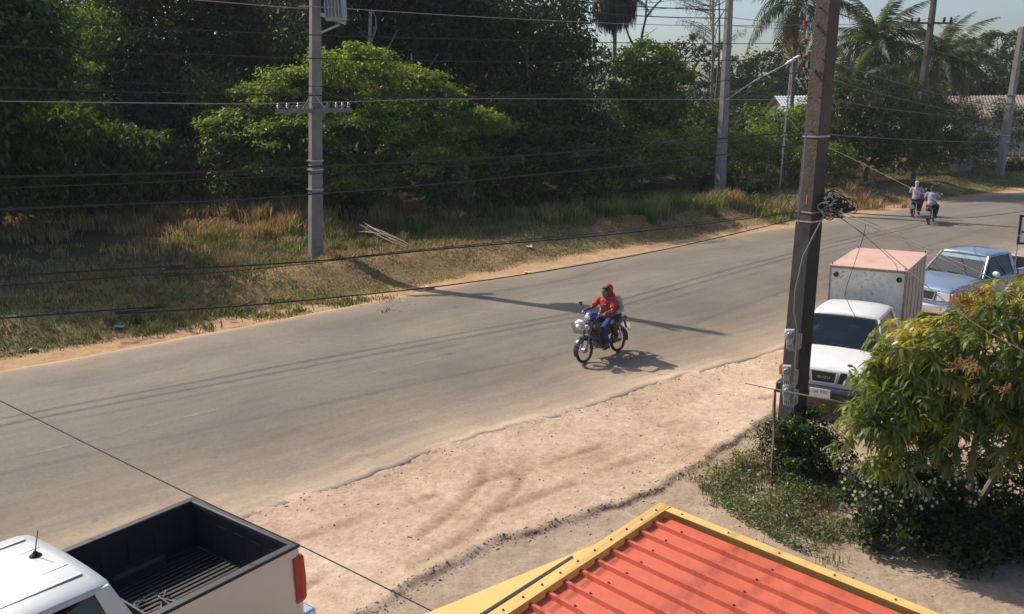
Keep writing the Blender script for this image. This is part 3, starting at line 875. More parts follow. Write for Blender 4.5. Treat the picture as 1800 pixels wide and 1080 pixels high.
# pale trunks showing in the dark wood
def trunk_only(px, Y_, h, r, lab, seed):
    rs = np.random.RandomState(seed)
    x = W(px, Y_)
    mb = MB()
    z0 = gz(x, Y_) - 0.1
    limb(mb, (x, Y_, z0), (x + rs.normal(0, 0.3), Y_, z0 + h), r, r * 0.6, rs, 7, 6, 0.02)
    for k in range(3):
        a = rs.uniform(0.45, 0.8)
        limb(mb, (x, Y_, z0 + h * a), (x + rs.normal(0, 1.0), Y_ + rs.normal(0, 0.6), z0 + h * (a + 0.25)), r * 0.45, r * 0.15, rs, 5, 4, 0.1)
    o = mb.build('bare_tree', BARK_PALE, smooth=True)
    tag(o, lab, 'tree', 'bare trunks in the dark wood')
trunk_only(642, 44.5, 9.0, 0.13, 'straight bare grey trunk right of the transformer', 1)
trunk_only(731, 44.8, 7.0, 0.07, 'thin bare trunk in the dark gap above the spreading tree', 2)
trunk_only(770, 45.5, 6.2, 0.06, 'slim forked bare trunk in the dark gap right of the spreading tree', 3)
trunk_only(1246, 61.0, 11.5, 0.12, 'slender dark trunk just left of the lamp pole against the sky', 4)

# ------------------------------------------------------------------ palms
PALMC = [(0.032, 0.050, 0.016), (0.050, 0.068, 0.022), (0.075, 0.088, 0.032)]
PALM_TRUNK = mat('palm_trunk', (0.20, 0.175, 0.14), 0.9, noise=0.35, nscale=3, bump=0.6, bscale=9)
def frond_mesh(L, sag, seed, nl=34, wl=0.62, pal=PALMC, dead=False):
    """one pinnate frond along +x: midrib and hanging leaflets"""
    rs = np.random.RandomState(seed)
    V, F, C = [], [], []
    c0 = np.array(pal[rs.randint(len(pal))]) * rs.uniform(0.8, 1.2)
    def P(t):
        return np.array((L * (t - 0.16 * sag * t * t), 0, L * (0.42 * t * (1 - 0.25 * sag) - (0.55 + 0.42 * sag) * t ** 2.2)))
    ts = np.linspace(0, 1, 10)
    for i, t in enumerate(ts):
        p = P(t)
        r = 0.035 * (1 - 0.85 * t)
        for a in range(3):
            V.append(p + np.array((0, r * math.cos(a * 2.1), r * math.sin(a * 2.1))))
            C.append(np.array((0.19, 0.19, 0.07)))
        if i:
            for a in range(3):
                b0, b1 = (i - 1) * 3 + a, (i - 1) * 3 + (a + 1) % 3
                F.append((b0, b1, b1 + 3, b0 + 3))
    for k in range(nl):
        t = 0.14 + 0.84 * k / (nl - 1)
        p = P(t)
        d = unit(P(min(1, t + 0.02)) - P(t - 0.02))
        ll = wl * L * 0.36 * math.sin(math.pi * (0.22 + 0.74 * t)) * rs.uniform(0.8, 1.15)
        for s_ in (-1, 1):
            out = unit(np.array((0, s_, 0)) * 0.9 + d * 0.65 + np.array((0, 0, -0.25 - 0.5 * rs.rand())))
            m_ = p + out * ll * 0.55
            e = p + out * ll * 0.9 + np.array((0, 0, -ll * (0.35 + 0.3 * rs.rand())))
            wd = d * 0.030
            b = len(V)
            V += [p - wd, p + wd, m_ + wd * 1.1, m_ - wd * 1.1, e + wd * 0.15, e - wd * 0.15]
            F += [(b, b + 1, b + 2, b + 3), (b + 3, b + 2, b + 4, b + 5)]
            cc_ = c0 * rs.uniform(0.75, 1.3)
            C += [cc_] * 6
    return np_mesh('frond', np.array(V), np.array(F), np.array(C))
FR = [frond_mesh(3.6, s_, 70 + i) for i, s_ in enumerate((0.15, 0.45, 0.75, 1.0))]
FRD = [frond_mesh(3.2, 1.15, 90 + i, pal=[(0.26, 0.20, 0.11), (0.20, 0.16, 0.09)]) for i in range(2)]
for m_ in FR + FRD: m_.materials.append(LEAF)
def palm(px, Y_, h, label, seed, nf=20, scale=1.0, lean=0.0, dead=3, skirt=False, rtrunk=0.15):
    rs = random.Random(seed)
    x = W(px, Y_)
    z0 = gz(x, Y_) - 0.1
    root = empty('coconut_palm', (x, Y_, z0), 0, label, 'palm')
    mb = MB()
    pts = [Vector((lean * ((1 - t) ** 2 - 0) - 0, 0, h * t)) for t in [i / 14 for i in range(15)]]
    mb.tube(pts, [rtrunk * (1.35 if i == 0 else 1.0 - 0.25 * i / 14) * (1.06 if i % 2 else 0.97) for i in range(15)], 10)
    mb.build('trunk', PALM_TRUNK, root, smooth=True)
    for k in range(nf):
        az = k * 2.39996 + rs.uniform(-0.2, 0.2)
        t = (k + 0.5) / nf
        el = rad(72 - 105 * t) if not skirt else rad(20 - 60 * t)
        i = min(3, int(t * 4))
        o = link('frond', FR[i], None, root)
        o.location = (0, 0, h - 0.05)
        o.rotation_euler = (rs.uniform(-0.3, 0.3), -el, az)
        s_ = scale * rs.uniform(0.85, 1.1)
        o.scale = (s_, s_, s_)
    for k in range(dead):
        o = link('dry_frond', FRD[k % 2], None, root)
        o.location = (0, 0, h - 0.25)
        o.rotation_euler = (rs.uniform(-0.3, 0.3), rad(rs.uniform(48, 80)), rs.uniform(0, 6.28))
        s_ = scale * rs.uniform(0.75, 1.0)
        o.scale = (s_, s_, s_)
    return root
palm(1392, 56, 10.3, 'coconut palm left of the near utility pole, crown cut by the top edge', 1, 22, 1.25, 0, 5)
palm(1532, 63, 8.0, 'coconut palm with full round crown right of the near utility pole', 2, 30, 1.3, 0.4, 4)
palm(1642, 66, 7.2, 'coconut palm behind the dark pole with feathery crown', 3, 28, 1.25, -0.3, 3)
palm(1688, 76, 7.2, 'slim small-crowned palm right of the dark pole', 4, 16, 0.75, 0.2, 3, rtrunk=0.10)
palm(1590, 72, 5.6, 'short coconut palm between the full-crowned palm and the dark pole', 5, 18, 0.95, 0.2, 3)
palm(1500, 60, 5.6, 'low palm with drooping fronds beside the near utility pole', 6, 16, 1.0, 0.0, 4)
# palm with a hanging skirt of dead leaves, against the sky
skx, sky_ = W(1079, 62), 62.0
sk = empty('fan_palm', (skx, sky_, gz(skx, sky_) - 2.0), 0, 'palm with a hanging skirt of dead leaves against the sky', 'palm')
mb = MB(); mb.tube([(0, 0, 0), (0.05, 0, 5), (0, 0, 13.2)], [0.17, 0.14, 0.13], 9); mb.build('trunk', PALM_TRUNK, sk, smooth=True)
rs = np.random.RandomState(5)
V, F, C = [], [], []
for k in range(1300):
    a = rs.uniform(0, 6.283); r0 = rs.uniform(0.1, 0.5); r1 = rs.uniform(0.35, 1.55)
    z0_ = 13.0 + rs.uniform(-0.6, 0.6)
    zl = 12.2 - rs.uniform(0.0, 1.0) - 0.45 * max(0, math.sin(3 * a + 1)) * rs.rand() - 1.0 * (1 - r1 / 1.6) * rs.rand()
    p0 = np.array((r0 * math.cos(a), r0 * math.sin(a), z0_)); p1 = np.array((r1 * math.cos(a), r1 * math.sin(a), (z0_ + zl) / 2 + 0.35)); p2 = np.array((r1 * math.cos(a + 0.1), r1 * math.sin(a + 0.1), zl))
    sd = np.array((-math.sin(a), math.cos(a), 0)) * 0.035
    b = len(V)
    V += [p0 - sd, p0 + sd, p1 + sd * 1.5, p1 - sd * 1.5, p2 + sd * 0.3, p2 - sd * 0.3]
    F += [(b, b + 1, b + 2, b + 3), (b + 3, b + 2, b + 4, b + 5)]
    C += [np.array((0.07, 0.06, 0.035)) * rs.uniform(0.6, 1.4)] * 6
link('dead_leaf_skirt', np_mesh('dead_leaf_skirt', np.array(V), np.array(F), np.array(C)), LEAF_DARK, sk)
for k in range(14):
    o = link('frond', FR[k % 3], None, sk)
    o.location = (0, 0, 13.2); o.rotation_euler = (0, -rad(70 - 6 * k), k * 2.4); o.scale = (0.8, 0.8, 0.8)
# crooked bare dead tree beside it
mb = MB(); rs = np.random.RandomState(15)
bx_, by_ = W(1118, 61), 61.0
zb = gz(bx_, by_)
for (a, b, r0, r1) in [((0, 0, 0), (0.2, 0, 7.6), 0.13, 0.10), ((0.2, 0, 7.4), (-0.9, 0.2, 9.6), 0.09, 0.05), ((-0.9, 0.2, 9.5), (-1.0, 0.1, 12.8), 0.06, 0.03), ((0.2, 0, 7.5), (0.55, 0, 9.6), 0.10, 0.07),
                       ((0.55, 0, 9.5), (0.35, 0, 12.9), 0.07, 0.03), ((0.6, 0, 9.7), (1.7, 0.2, 10.9), 0.07, 0.05), ((1.7, 0.2, 10.8), (1.9, 0.2, 13.0), 0.05, 0.03), ((0.3, 0, 8.4), (1.3, 0, 9.0), 0.03, 0.012)]:
    limb(mb, Vector((bx_, by_, zb)) + Vector(a), Vector((bx_, by_, zb)) + Vector(b), r0, r1, rs, 7, 6, 0.05)
tag(mb.build('dead_tree', mat('dead_wood', (0.10, 0.09, 0.075), 0.9, noise=0.3), smooth=True), 'crooked bare dead tree right of the hanging palm skirt', 'tree')
# feathery casuarina against the sky
def feathery(px, Y_, label, seed, h):
    rs = np.random.RandomState(seed)
    x = W(px, Y_)
    root = empty('feathery_tree', (x, Y_, gz(x, Y_) - 0.1), 0, label, 'tree')
    mb = MB()
    limb(mb, (0, 0, 0), (0.3, 0, h), 0.14, 0.03, rs, 7, 9, 0.02)
    P_, T_ = [], []
    for k in range(44):
        z = h * rs.uniform(0.56, 0.98)
        a = rs.uniform(0, 6.28)
        L = (1.05 - z / h) * 3.4 + 1.7
        e = Vector((math.cos(a) * L, math.sin(a) * L * 0.7, z + L * 0.35))
        limb(mb, (0.3 * z / h, 0, z), e, 0.035, 0.010, rs, 4, 5, 0.06)
        for q in range(46):
            t = rs.uniform(0.25, 1.05)
            P_.append(np.array((e.x * t, e.y * t, z + (e.z - z) * t)) + rs.normal(0, 0.16, 3))
    mb.build('trunk', BARK, root, smooth=True)
    P_ = np.array(P_)
    n = len(P_)
    d = unit(rs.normal(0, 0.5, (n, 3)) + np.array((0, 0, -0.75)))
    L = rs.uniform(0.25, 0.6, (n, 1))
    s_ = unit(np.cross(d, rs.normal(0, 1, (n, 3)))) * 0.014
    V = np.stack([P_ - s_, P_ + s_, P_ + d * L], 1).reshape(-1, 3)
    F = np.arange(3 * n).reshape(-1, 3)
    C = np.repeat(np.array((0.07, 0.085, 0.035)) * rs.uniform(0.6, 1.5, (n, 1)), 3, 0)
    link('crown', np_mesh('crown', V, F, C), LEAF, root)
feathery(1246, 66.0, 'thin feathery tree against the sky behind the lamp pole', 3, 13.5)
# banana plant: broad single leaves by the white roof
bn = gp(1398, 226, 1.2)
bp_ = empty('banana_plant', (W(1402, 57.0), 57.0, gz(W(1402, 57.0), 57.0)), 0, 'banana plant with broad arching leaves left of the near utility pole', 'plant')
mb = MB(); mb.tube([(0, 0, 0), (0.05, 0, 1.2), (0, 0, 2.6)], [0.13, 0.11, 0.07], 8); mb.build('stem', mat('banana_stem', (0.16, 0.19, 0.07), 0.7), bp_, smooth=True)
rs = np.random.RandomState(77)
for k in range(8):
    a = k * 0.83 + 0.3
    L = rs.uniform(1.7, 2.4)
    V, F, C = [], [], []
    n = 9
    for i in range(n):
        t = i / (n - 1)
        r = L * (t * 0.85)
        z = 2.4 + L * (0.75 * t - 0.85 * t * t) * (1.2 if k % 2 else 0.7)
        wd = 0.27 * math.sin(math.pi * min(1, 0.08 + t * 0.9)) ** 0.7
        for s_ in (-1, 0, 1):
            V.append(np.array((math.cos(a) * r - math.sin(a) * wd * s_, math.sin(a) * r + math.cos(a) * wd * s_, z - abs(s_) * wd * 0.25)))
            C.append(np.array((0.13, 0.17, 0.045)) * (1.25 if s_ == 0 else 1))
        if i:
            b = (i - 1) * 3
            F += [(b, b + 1, b + 4, b + 3), (b + 1, b + 2, b + 5, b + 4)]
    link('leaf', np_mesh('leaf', np.array(V), np.array(F), np.array(C)), LEAF, bp_)
# ------------------------------------------------------------------ grass and weeds
def blades(name, label, P, h, wd, cols, rs, lean=0.35, mat_=None, segs=2):
    """curved grass blades standing at the points P"""
    n = len(P)
    a = rs.uniform(0, 6.283, n)
    d = np.stack([np.cos(a), np.sin(a), np.zeros(n)], 1)
    s_ = np.stack([-np.sin(a), np.cos(a), np.zeros(n)], 1) * (wd * rs.uniform(0.6, 1.3, (n, 1)))
    H = (h if np.ndim(h) else np.full(n, h)) * rs.uniform(0.55, 1.2, n)
    H = H[:, None]
    ln = lean * rs.uniform(0.2, 1.6, (n, 1))
    up = np.array((0, 0, 1.0))
    m_ = P + up * H * 0.6 + d * H * ln * 0.35
    e = P + up * H * (1.0 - 0.25 * ln) + d * H * ln * 1.1
    if segs == 1:
        V = np.stack([P - s_, P + s_, e], 1).reshape(-1, 3)
        o = link(name, np_mesh(name, V, np.arange(3 * n).reshape(-1, 3), np.repeat(cols, 3, 0)), mat_ or STRAW)
        tag(o, label, kind='stuff')
        return o
    V = np.stack([P - s_, P + s_, m_ + s_ * 0.8, m_ - s_ * 0.8, e], 1).reshape(-1, 3)
    i = np.arange(n)[:, None] * 5
    F = np.concatenate([np.concatenate([i, i + 1, i + 2], 1), np.concatenate([i, i + 2, i + 3], 1), np.concatenate([i + 3, i + 2, i + 4], 1)])
    C = np.repeat(cols, 5, 0)
    o = link(name, np_mesh(name, V, F, C), mat_ or STRAW)
    tag(o, label, kind='stuff')
    return o
def pal_pick(pal, n, rs, w=None):
    pal = np.array(pal, float)
    return pal[rs.choice(len(pal), n, p=w)] * rs.uniform(0.7, 1.3, (n, 1))

# short scrubby grass on the far verge
rs = np.random.RandomState(101)
n = 620000
t = rs.uniform(0.30, 0.72, n)
L_ = np.r_[0, np.cumsum(np.linalg.norm(np.diff(FARS, axis=0), axis=1))]
tt_ = t * L_[-1]
fx, fy = np.interp(tt_, L_, FARS[:, 0]), np.interp(tt_, L_, FARS[:, 1])
dx, dy = np.gradient(FARS[:, 0]), np.gradient(FARS[:, 1])
tx, ty = np.interp(tt_, L_, dx), np.interp(tt_, L_, dy)
tl = np.hypot(tx, ty)
dd = 0.75 + 8.5 * rs.uniform(0, 1, n) ** 1.15
gx, gy = fx - ty / tl * dd, fy + tx / tl * dd
ang = np.abs(gx) / np.maximum(gy, 1)
k = (ang < 0.68) & (gy > 12) & (gy < 66)
dens = fbm(gx, gy, 0.55, 43) - 0.0
fw2 = 1.05 + 0.9 * fbm(gx, gy, 0.9, 43)
k &= (dd > fw2 + 0.3 * rs.uniform(-1, 1, n)) & (fbm(gx, gy, 0.8, 91) + 0.30 * rs.uniform(-1, 1, n) > -0.16)
gx, gy, dd = gx[k], gy[k], dd[k]
z_ = terrain(gx, gy)[0]
P_ = np.stack([gx, gy, z_ - 0.01], 1)
n = len(P_)
green = 0.12 + sstep(0.02, 0.2, fbm(gx, gy, 0.28, 44)) * 0.5 + sstep(20, 34, gx) * 0.5
g1 = pal_pick([(0.08, 0.12, 0.022), (0.11, 0.15, 0.03), (0.13, 0.14, 0.035)], n, rs)
g2 = pal_pick([(0.27, 0.20, 0.085), (0.33, 0.225, 0.105), (0.22, 0.145, 0.07), (0.20, 0.18, 0.06), (0.40, 0.30, 0.15)], n, rs)
cg = np.where((rs.uniform(0, 1, n) < green)[:, None], g1, g2)
blades('verge_grass', 'short patchy green and brown grass on the far verge', P_, (0.055 + 0.035 * np.clip(dd - 2.5, 0, 3)) * (0.6 + 1.6 * vnoise(gx, gy, 1.3, 6)), 0.017, cg * (0.65 + 0.7 * vnoise(gx, gy, 2.1, 16))[:, None], rs, 0.6, segs=1)

# tall dry grass: tufts bunched by patches
def tufts(name, label, patches, pal, seed, wd=0.017, lean=0.45, per=70, rad_=0.22, matl=None):
    rs = np.random.RandomState(seed)
    PP, HH, CC = [], [], []
    for (px, py, zz, sx, sy, k, h) in patches:
        c = gp(px, py, zz)
        for _ in range(k):
            x, y = c.x + rs.normal(0, sx), c.y + rs.normal(0, sy)
            m_ = per
            r_ = rad_ * rs.uniform(0.5, 1.4)
            q = rs.normal(0, r_, (m_, 2))
            PP.append(np.c_[x + q[:, 0], y + q[:, 1]])
            HH.append(np.full(m_, 0.78 * h * rs.uniform(0.45, 1.25)))
            CC.append(np.repeat(np.array(pal[rs.randint(len(pal))])[None], m_, 0) * rs.uniform(0.7, 1.3, (m_, 1)))
    PP, HH, CC = np.concatenate(PP), np.concatenate(HH), np.concatenate(CC)
    z = terrain(PP[:, 0], PP[:, 1])[0]
    return blades(name, label, np.c_[PP, z - 0.02], HH, wd, CC, rs, lean, matl)
STR = [(0.36, 0.24, 0.10), (0.44, 0.32, 0.13), (0.31, 0.18, 0.09), (0.34, 0.28, 0.10)]
SGR = [(0.22, 0.22, 0.06), (0.15, 0.18, 0.04), (0.28, 0.25, 0.075), (0.11, 0.15, 0.03)]
tufts('dry_grass', 'tall straw-coloured dry grass beside the concrete pole',
      [(270, 400, 0.7, 1.0, 1.0, 20, 0.9), (330, 395, 0.7, 1.0, 1.2, 14, 0.7), (440, 392, 0.8, 1.2, 1.2, 34, 1.1), (515, 400, 0.8, 1.1, 1.1, 36, 1.15), (330, 372, 0.8, 1.6, 1.2, 24, 1.1), (230, 385, 0.8, 1.4, 1.2, 18, 1.0), (560, 408, 0.8, 0.8, 0.9, 12, 0.9), (80, 425, 0.6, 2.2, 1.0, 18, 0.8), (180, 450, 0.5, 1.6, 0.8, 7, 0.45),
       (400, 416, 0.8, 1.6, 0.7, 22, 0.75), (250, 418, 0.7, 1.6, 0.7, 20, 0.75), (340, 420, 0.7, 1.2, 0.6, 14, 0.6), (60, 480, 0.5, 1.6, 0.8, 9, 0.35), (210, 505, 0.4, 1.6, 0.8, 7, 0.3), (120, 540, 0.3, 1.6, 0.6, 5, 0.25), (-20, 440, 0.6, 1.6, 1.0, 10, 0.6), (700, 385, 0.8, 0.9, 0.8, 12, 1.0), (290, 450, 0.5, 1.0, 0.8, 8, 0.45), (1320, 350, 0.9, 0.7, 0.7, 8, 0.9), (1290, 345, 0.9, 0.6, 0.6, 4, 0.8), (1010, 372, 0.9, 1.6, 0.8, 8, 0.7), (1480, 335, 0.8, 1.4, 1.0, 12, 0.8), (1660, 290, 0.6, 2.0, 1.2, 22, 0.8)], STR, 111, per=64)
tufts('green_grass', 'tall fresh green and yellow grass along the far verge',
      [(360, 372, 0.9, 1.0, 0.8, 16, 1.1), (350, 445, 0.5, 0.45, 0.5, 8, 0.8), (405, 385, 0.8, 1.5, 1.0, 16, 0.8), (950, 372, 0.9, 1.2, 0.8, 20, 0.9), (1060, 368, 0.9, 1.4, 0.8, 26, 1.0), (1130, 362, 0.9, 1.2, 0.9, 22, 1.1), (1200, 355, 0.9, 1.4, 0.9, 20, 1.1),
       (1350, 370, 0.5, 1.0, 0.7, 14, 0.5), (600, 425, 0.7, 1.4, 0.8, 16, 0.6), (690, 400, 0.8, 0.5, 0.5, 8, 1.0), (1390, 352, 0.8, 1.4, 0.8, 18, 0.8), (440, 545, 0.1, 1.2, 0.4, 26, 0.22), (640, 520, 0.2, 1.5, 0.4, 22, 0.18), (290, 560, 0.2, 1.0, 0.5, 16, 0.3), (1720, 318, 0.2, 2.0, 1.2, 40, 0.2)], SGR, 112, per=60)

# weeds spreading on the near side below the fence post
rs = np.random.RandomState(121)
def weed_patch(name, label, poly, n, size, pal, seed, h=0.25, leafm=None):
    rs = np.random.RandomState(seed)
    xs = [p[0] for p in poly]; ys = [p[1] for p in poly]
    from mathutils.geometry import intersect_point_tri_2d
    Q = []
    while len(Q) < n:
        x, y = rs.uniform(min(xs), max(xs)), rs.uniform(min(ys), max(ys))
        ins = False
        for i in range(1, len(poly) - 1):
            if intersect_point_tri_2d(Vector((x, y)), Vector(poly[0]), Vector(poly[i]), Vector(poly[i + 1])): ins = True
        if ins and vnoise(np.array([x]), np.array([y]), 1.8, 5)[0] + 0.5 * (vnoise(np.array([x]), np.array([y]), 5.0, 15)[0] - 0.5) + rs.uniform(-0.16, 0.16) > 0.52: Q.append((x, y))
    Q = np.array(Q)
    z = terrain(Q[:, 0], Q[:, 1])[0] + h * rs.uniform(0, 1, n) ** 1.5 * (0.3 + vnoise(Q[:, 0], Q[:, 1], 1.4, 8) * 1.1)
    P = np.c_[Q, z]
    V, F, C = leaf_quads(P, np.tile(np.array((0, 0, 1.0)), (n, 1)) + rs.normal(0, 0.4, (n, 3)), size, 0.42, leaf_cols(pal, rs.uniform(0, 1, n), rs), rs, 0.1)
    o = link(name, np_mesh(name, V, F, C), leafm or LEAF)
    tag(o, label, kind='stuff')
wp = [tuple(gp(px, py, 0).xy) for px, py in ((1225, 850), (1300, 808), (1400, 790), (1560, 900), (1500, 985), (1400, 965), (1290, 905))]
weed_patch('low_weeds', 'low green weeds spreading on the dirt below the fence post', wp, 9000, 0.055, [(0.07, 0.115, 0.03), (0.11, 0.16, 0.045), (0.16, 0.18, 0.07), (0.26, 0.22, 0.11)], 131, 0.30)
wp2 = [tuple(gp(px, py, 0).xy) for px, py in ((1470, 900), (1640, 860), (1900, 900), (1900, 1000), (1700, 985), (1560, 960))]
weed_patch('ground_cover', 'dark ground cover in the shade under the mango tree', wp2, 7000, 0.07, [DK[2], MID[0], MID[1]], 132, 0.22)

tufts('near_weeds', 'taller grassy weeds round the rusty fence post', [(1330, 830, 0, 0.35, 0.25, 26, 0.30), (1400, 880, 0, 0.5, 0.35, 26, 0.34), (1290, 870, 0, 0.3, 0.2, 10, 0.18), (1460, 940, 0, 0.35, 0.2, 12, 0.25), (1250, 840, 0, 0.2, 0.15, 5, 0.12)], [(0.10, 0.12, 0.04), (0.16, 0.15, 0.06), (0.24, 0.19, 0.09)], 133, wd=0.005, per=40, rad_=0.09)
# ------------------------------------------------------------------ mango tree and garden plants on the near side
def lance_leaves(tips, rs, L0=0.21, w0=0.046, pal=None, per=(8, 13), droop=0.75):
    """whorls of long hanging leaves, four quads each"""
    V, F, C = [], [], []
    for (p, d) in tips:
        p, d = np.array(p), np.array(d)
        k = rs.randint(*per)
        base = np.array(pal[min(len(pal) - 1, int(len(pal) * (0.75 * vnoise(np.array([p[0]]), np.array([p[2] + 0.4 * p[1]]), 2.2, 3)[0] + 0.25 * rs.rand())))]) * rs.uniform(0.85, 1.15)
        wsz = rs.uniform(0.65, 1.25); wdr = droop * rs.uniform(0.6, 1.6)
        for j in range(k):
            a = j * 2 * math.pi / k + rs.uniform(-0.3, 0.3)
            e1 = unit(np.cross(d, np.array((0.3, 0.2, 1.0))))
            e2 = np.cross(d, e1)
            o = unit(e1 * math.cos(a) + e2 * math.sin(a) + d * rs.uniform(0.1, 0.9))
            L = L0 * wsz * rs.uniform(0.6, 1.2)
            w_ = w0 * rs.uniform(0.8, 1.2)
            q = p.copy()
            s_ = unit(np.cross(o, np.array((0, 0, 1.0)) + rs.normal(0, 0.15, 3)))
            b = len(V)
            cc_ = base * rs.uniform(0.75, 1.25)
            prof = (0.25, 1.0, 0.95, 0.55, 0.05)
            for i in range(5):
                V += [q - s_ * w_ * prof[i] / 2, q + s_ * w_ * prof[i] / 2]
                C += [cc_, cc_]
                if i:
                    F.append((b + 2 * i - 2, b + 2 * i - 1, b + 2 * i + 1, b + 2 * i))
                o = unit(o + np.array((0, 0, -wdr * 0.42)) + rs.normal(0, 0.07, 3))
                q = q + o * L / 4
    return np.array(V), np.array(F), np.array(C)
MANGO = [(0.100, 0.150, 0.034), (0.145, 0.195, 0.040), (0.210, 0.240, 0.050), (0.125, 0.165, 0.045), (0.33, 0.30, 0.06)]
mx_, my_ = 6.35, 10.55
mango = empty('mango_tree', (mx_, my_, gz(mx_, my_)), 0, 'bushy mango tree with drooping leaves and orange blossom in front of the truck', 'tree')
rs = np.random.RandomState(141)
mblobs = [((-0.55, 0.25, 2.35), (0.85, 0.8, 0.80)), ((-1.25, 0.1, 1.75), (0.62, 0.6, 0.66)), ((-0.9, 0.0, 2.05), (0.7, 0.6, 0.75)), ((-1.25, -0.1, 1.25), (0.5, 0.45, 0.40)), ((-1.78, 0.1, 1.45), (0.48, 0.5, 0.50)), ((-1.62, 0.15, 2.0), (0.46, 0.5, 0.55)), ((-1.15, 0.25, 2.5), (0.6, 0.6, 0.52)), ((0.35, 0.5, 2.75), (0.95, 0.8, 0.70)), ((1.1, 0.3, 2.4), (0.9, 0.9, 0.95)), ((-0.45, -0.1, 1.55), (0.75, 0.6, 0.5)),
          ((0.45, -0.35, 2.0), (0.75, 0.6, 0.7)), ((0.1, 0.35, 1.65), (0.8, 0.6, 0.5)), ((0.9, 0.3, 1.6), (0.8, 0.6, 0.6)), ((1.4, -0.3, 1.7), (0.8, 0.6, 0.6)), ((2.0, 0.5, 2.4), (0.9, 0.9, 1.0))]
tips = []
for c, r in mblobs:
    for _ in range(int(175 * r[0] * r[2] / 0.55)):
        d = unit(rs.normal(0, 1, 3))
        if d[2] < -0.55: continue
        rr = rs.uniform(0.70, 1.05)
        tips.append((np.array(c) + d * np.array(r) * rr, unit(d + np.array((0, 0, 0.35)))))
V, F, C = lance_leaves(tips, rs, 0.225, 0.042, MANGO)
# sunlight on the crown's top painted in: leaves there lighter and yellower
zz = V[:, 2]
f_ = (sstep(2.2, 3.0, zz) * (vnoise(V[:, 0], V[:, 1], 1.6, 4) > 0.42))[:, None]
C = C * (1 - f_) + C * np.array((2.2, 1.7, 1.2)) * f_
link('crown', np_mesh('crown', V, F, C), LEAF_GLOSSY, mango)
mb = MB()
for (bx, by, tx_, ty_, tz, r) in ((-0.56, -0.27, -0.3, 0.1, 2.1, 0.055), (-0.44, 0.26, 0.3, 0.3, 2.3, 0.05), (-0.33, 1.31, -0.5, 0.4, 1.9, 0.04), (0.35, 0.1, 1.0, 0.2, 2.2, 0.05)):
    limb(mb, (bx, by, -0.05), (tx_, ty_, tz), r, r * 0.6, rs, 8, 8, 0.04)
    for (c, rr) in mblobs[:8:2] if bx < -0.4 else mblobs[1:8:2]:
        limb(mb, (tx_, ty_, tz - 0.4), c, r * 0.5, r * 0.18, rs, 6, 5, 0.08)
mb.build('trunk', mat('mango_bark', (0.20, 0.155, 0.11), 0.9, noise=0.35, nscale=9, bump=0.4), mango, smooth=True)
PAN = leaf_mat('mango_blossom', 0.3, 0.02, 0.6, (1.1, 1.0, 0.7))
def panicle(px, py, Y_, L, n, seed, colr):
    rs = np.random.RandomState(seed)
    c = np.array(at(px, py, Y_)) - np.array(mango.location)
    V, F, C = [], [], []
    def stick(a, b, w_):
        s_ = unit(np.cross(b - a, rs.normal(0, 1, 3))) * w_
        u_ = unit(np.cross(b - a, s_)) * w_
        i = len(V)
        V.extend([a - s_, a + s_, a + u_ * 1.6, b - s_ * 0.4, b + s_ * 0.4, b + u_ * 0.6])
        F.extend([(i, i + 1, i + 4, i + 3), (i + 1, i + 2, i + 5, i + 4), (i + 2, i, i + 3, i + 5)])
        C.extend([np.array(colr) * rs.uniform(0.7, 1.3)] * 6)
    for k in range(n):
        d = unit(rs.normal(0, 0.7, 3) + np.array((0, -0.1, 0.75)))
        ll = L * rs.uniform(0.6, 1.2)
        stick(c, c + d * ll, 0.005)
        for j in range(16):
            t = rs.uniform(0.2, 1.0)
            p = c + d * ll * t
            q = unit(rs.normal(0, 1, 3) + d * 0.5)
            stick(p, p + q * ll * 0.42 * (1.15 - t), 0.0055)
    link('flower_panicle', np_mesh('flower_panicle', np.array(V), np.array(F), np.array(C)), PAN, mango)
ORA = (0.42, 0.25, 0.11)
YEL = (0.50, 0.36, 0.12)
for i, (px, py, Y_, L, n, cl) in enumerate([(1695, 535, 10.3, 0.22, 20, YEL), (1722, 520, 10.5, 0.18, 14, YEL), (1705, 555, 10.1, 0.16, 10, YEL), (1738, 548, 10.1, 0.14, 8, ORA), (1690, 645, 9.9, 0.17, 11, ORA), (1716, 655, 9.9, 0.14, 8, ORA), (1668, 578, 10.2, 0.14, 7, ORA), (1765, 690, 9.8, 0.12, 8, ORA)]):
    panicle(px, py, Y_, L, n, 150 + i, cl)

def bush(name, label, loc, blobs, n, size, asp, pal, seed, leafm=LEAF, **kw):
    return tree(name, label, 'shrub', loc, blobs, n, size, asp, pal, seed, 0.02, leafm, stems=3, **kw)
pb = gp(1400, 838, 0)
bush('feathery_bush', 'bush with fine feathery leaves at the foot of the near utility pole', (4.45, 12.95), [((0.1, -0.1, 0.68), (0.55, 0.42, 0.40)), ((-0.38, -0.1, 0.55), (0.38, 0.32, 0.34)), ((0.3, -0.35, 0.38), (0.5, 0.38, 0.35)), ((-0.15, -0.3, 0.88), (0.34, 0.26, 0.24)), ((-0.15, -0.5, 0.3), (0.45, 0.3, 0.3))],
     9500, 0.066, 0.36, [DK[2], MID[0], MID[1], MID[2]], 161, low=-0.6)
fb = bush('flowering_bush', 'dark glossy bush with small white flowers beside the red roof', (5.05, 10.75), [((-0.15, 0, 0.72), (0.55, 0.5, 0.42)), ((0.45, 0.05, 0.62), (0.55, 0.5, 0.45)), ((-0.1, -0.35, 0.32), (0.6, 0.4, 0.32)), ((0.7, -0.25, 0.3), (0.55, 0.4, 0.3))],
     9500, 0.068, 0.5, [DK[0], DK[1], DK[2], MID[0], MID[1]], 162, LEAF_GLOSSY, low=-0.6)
rs = np.random.RandomState(163)
V, F, C = [], [], []
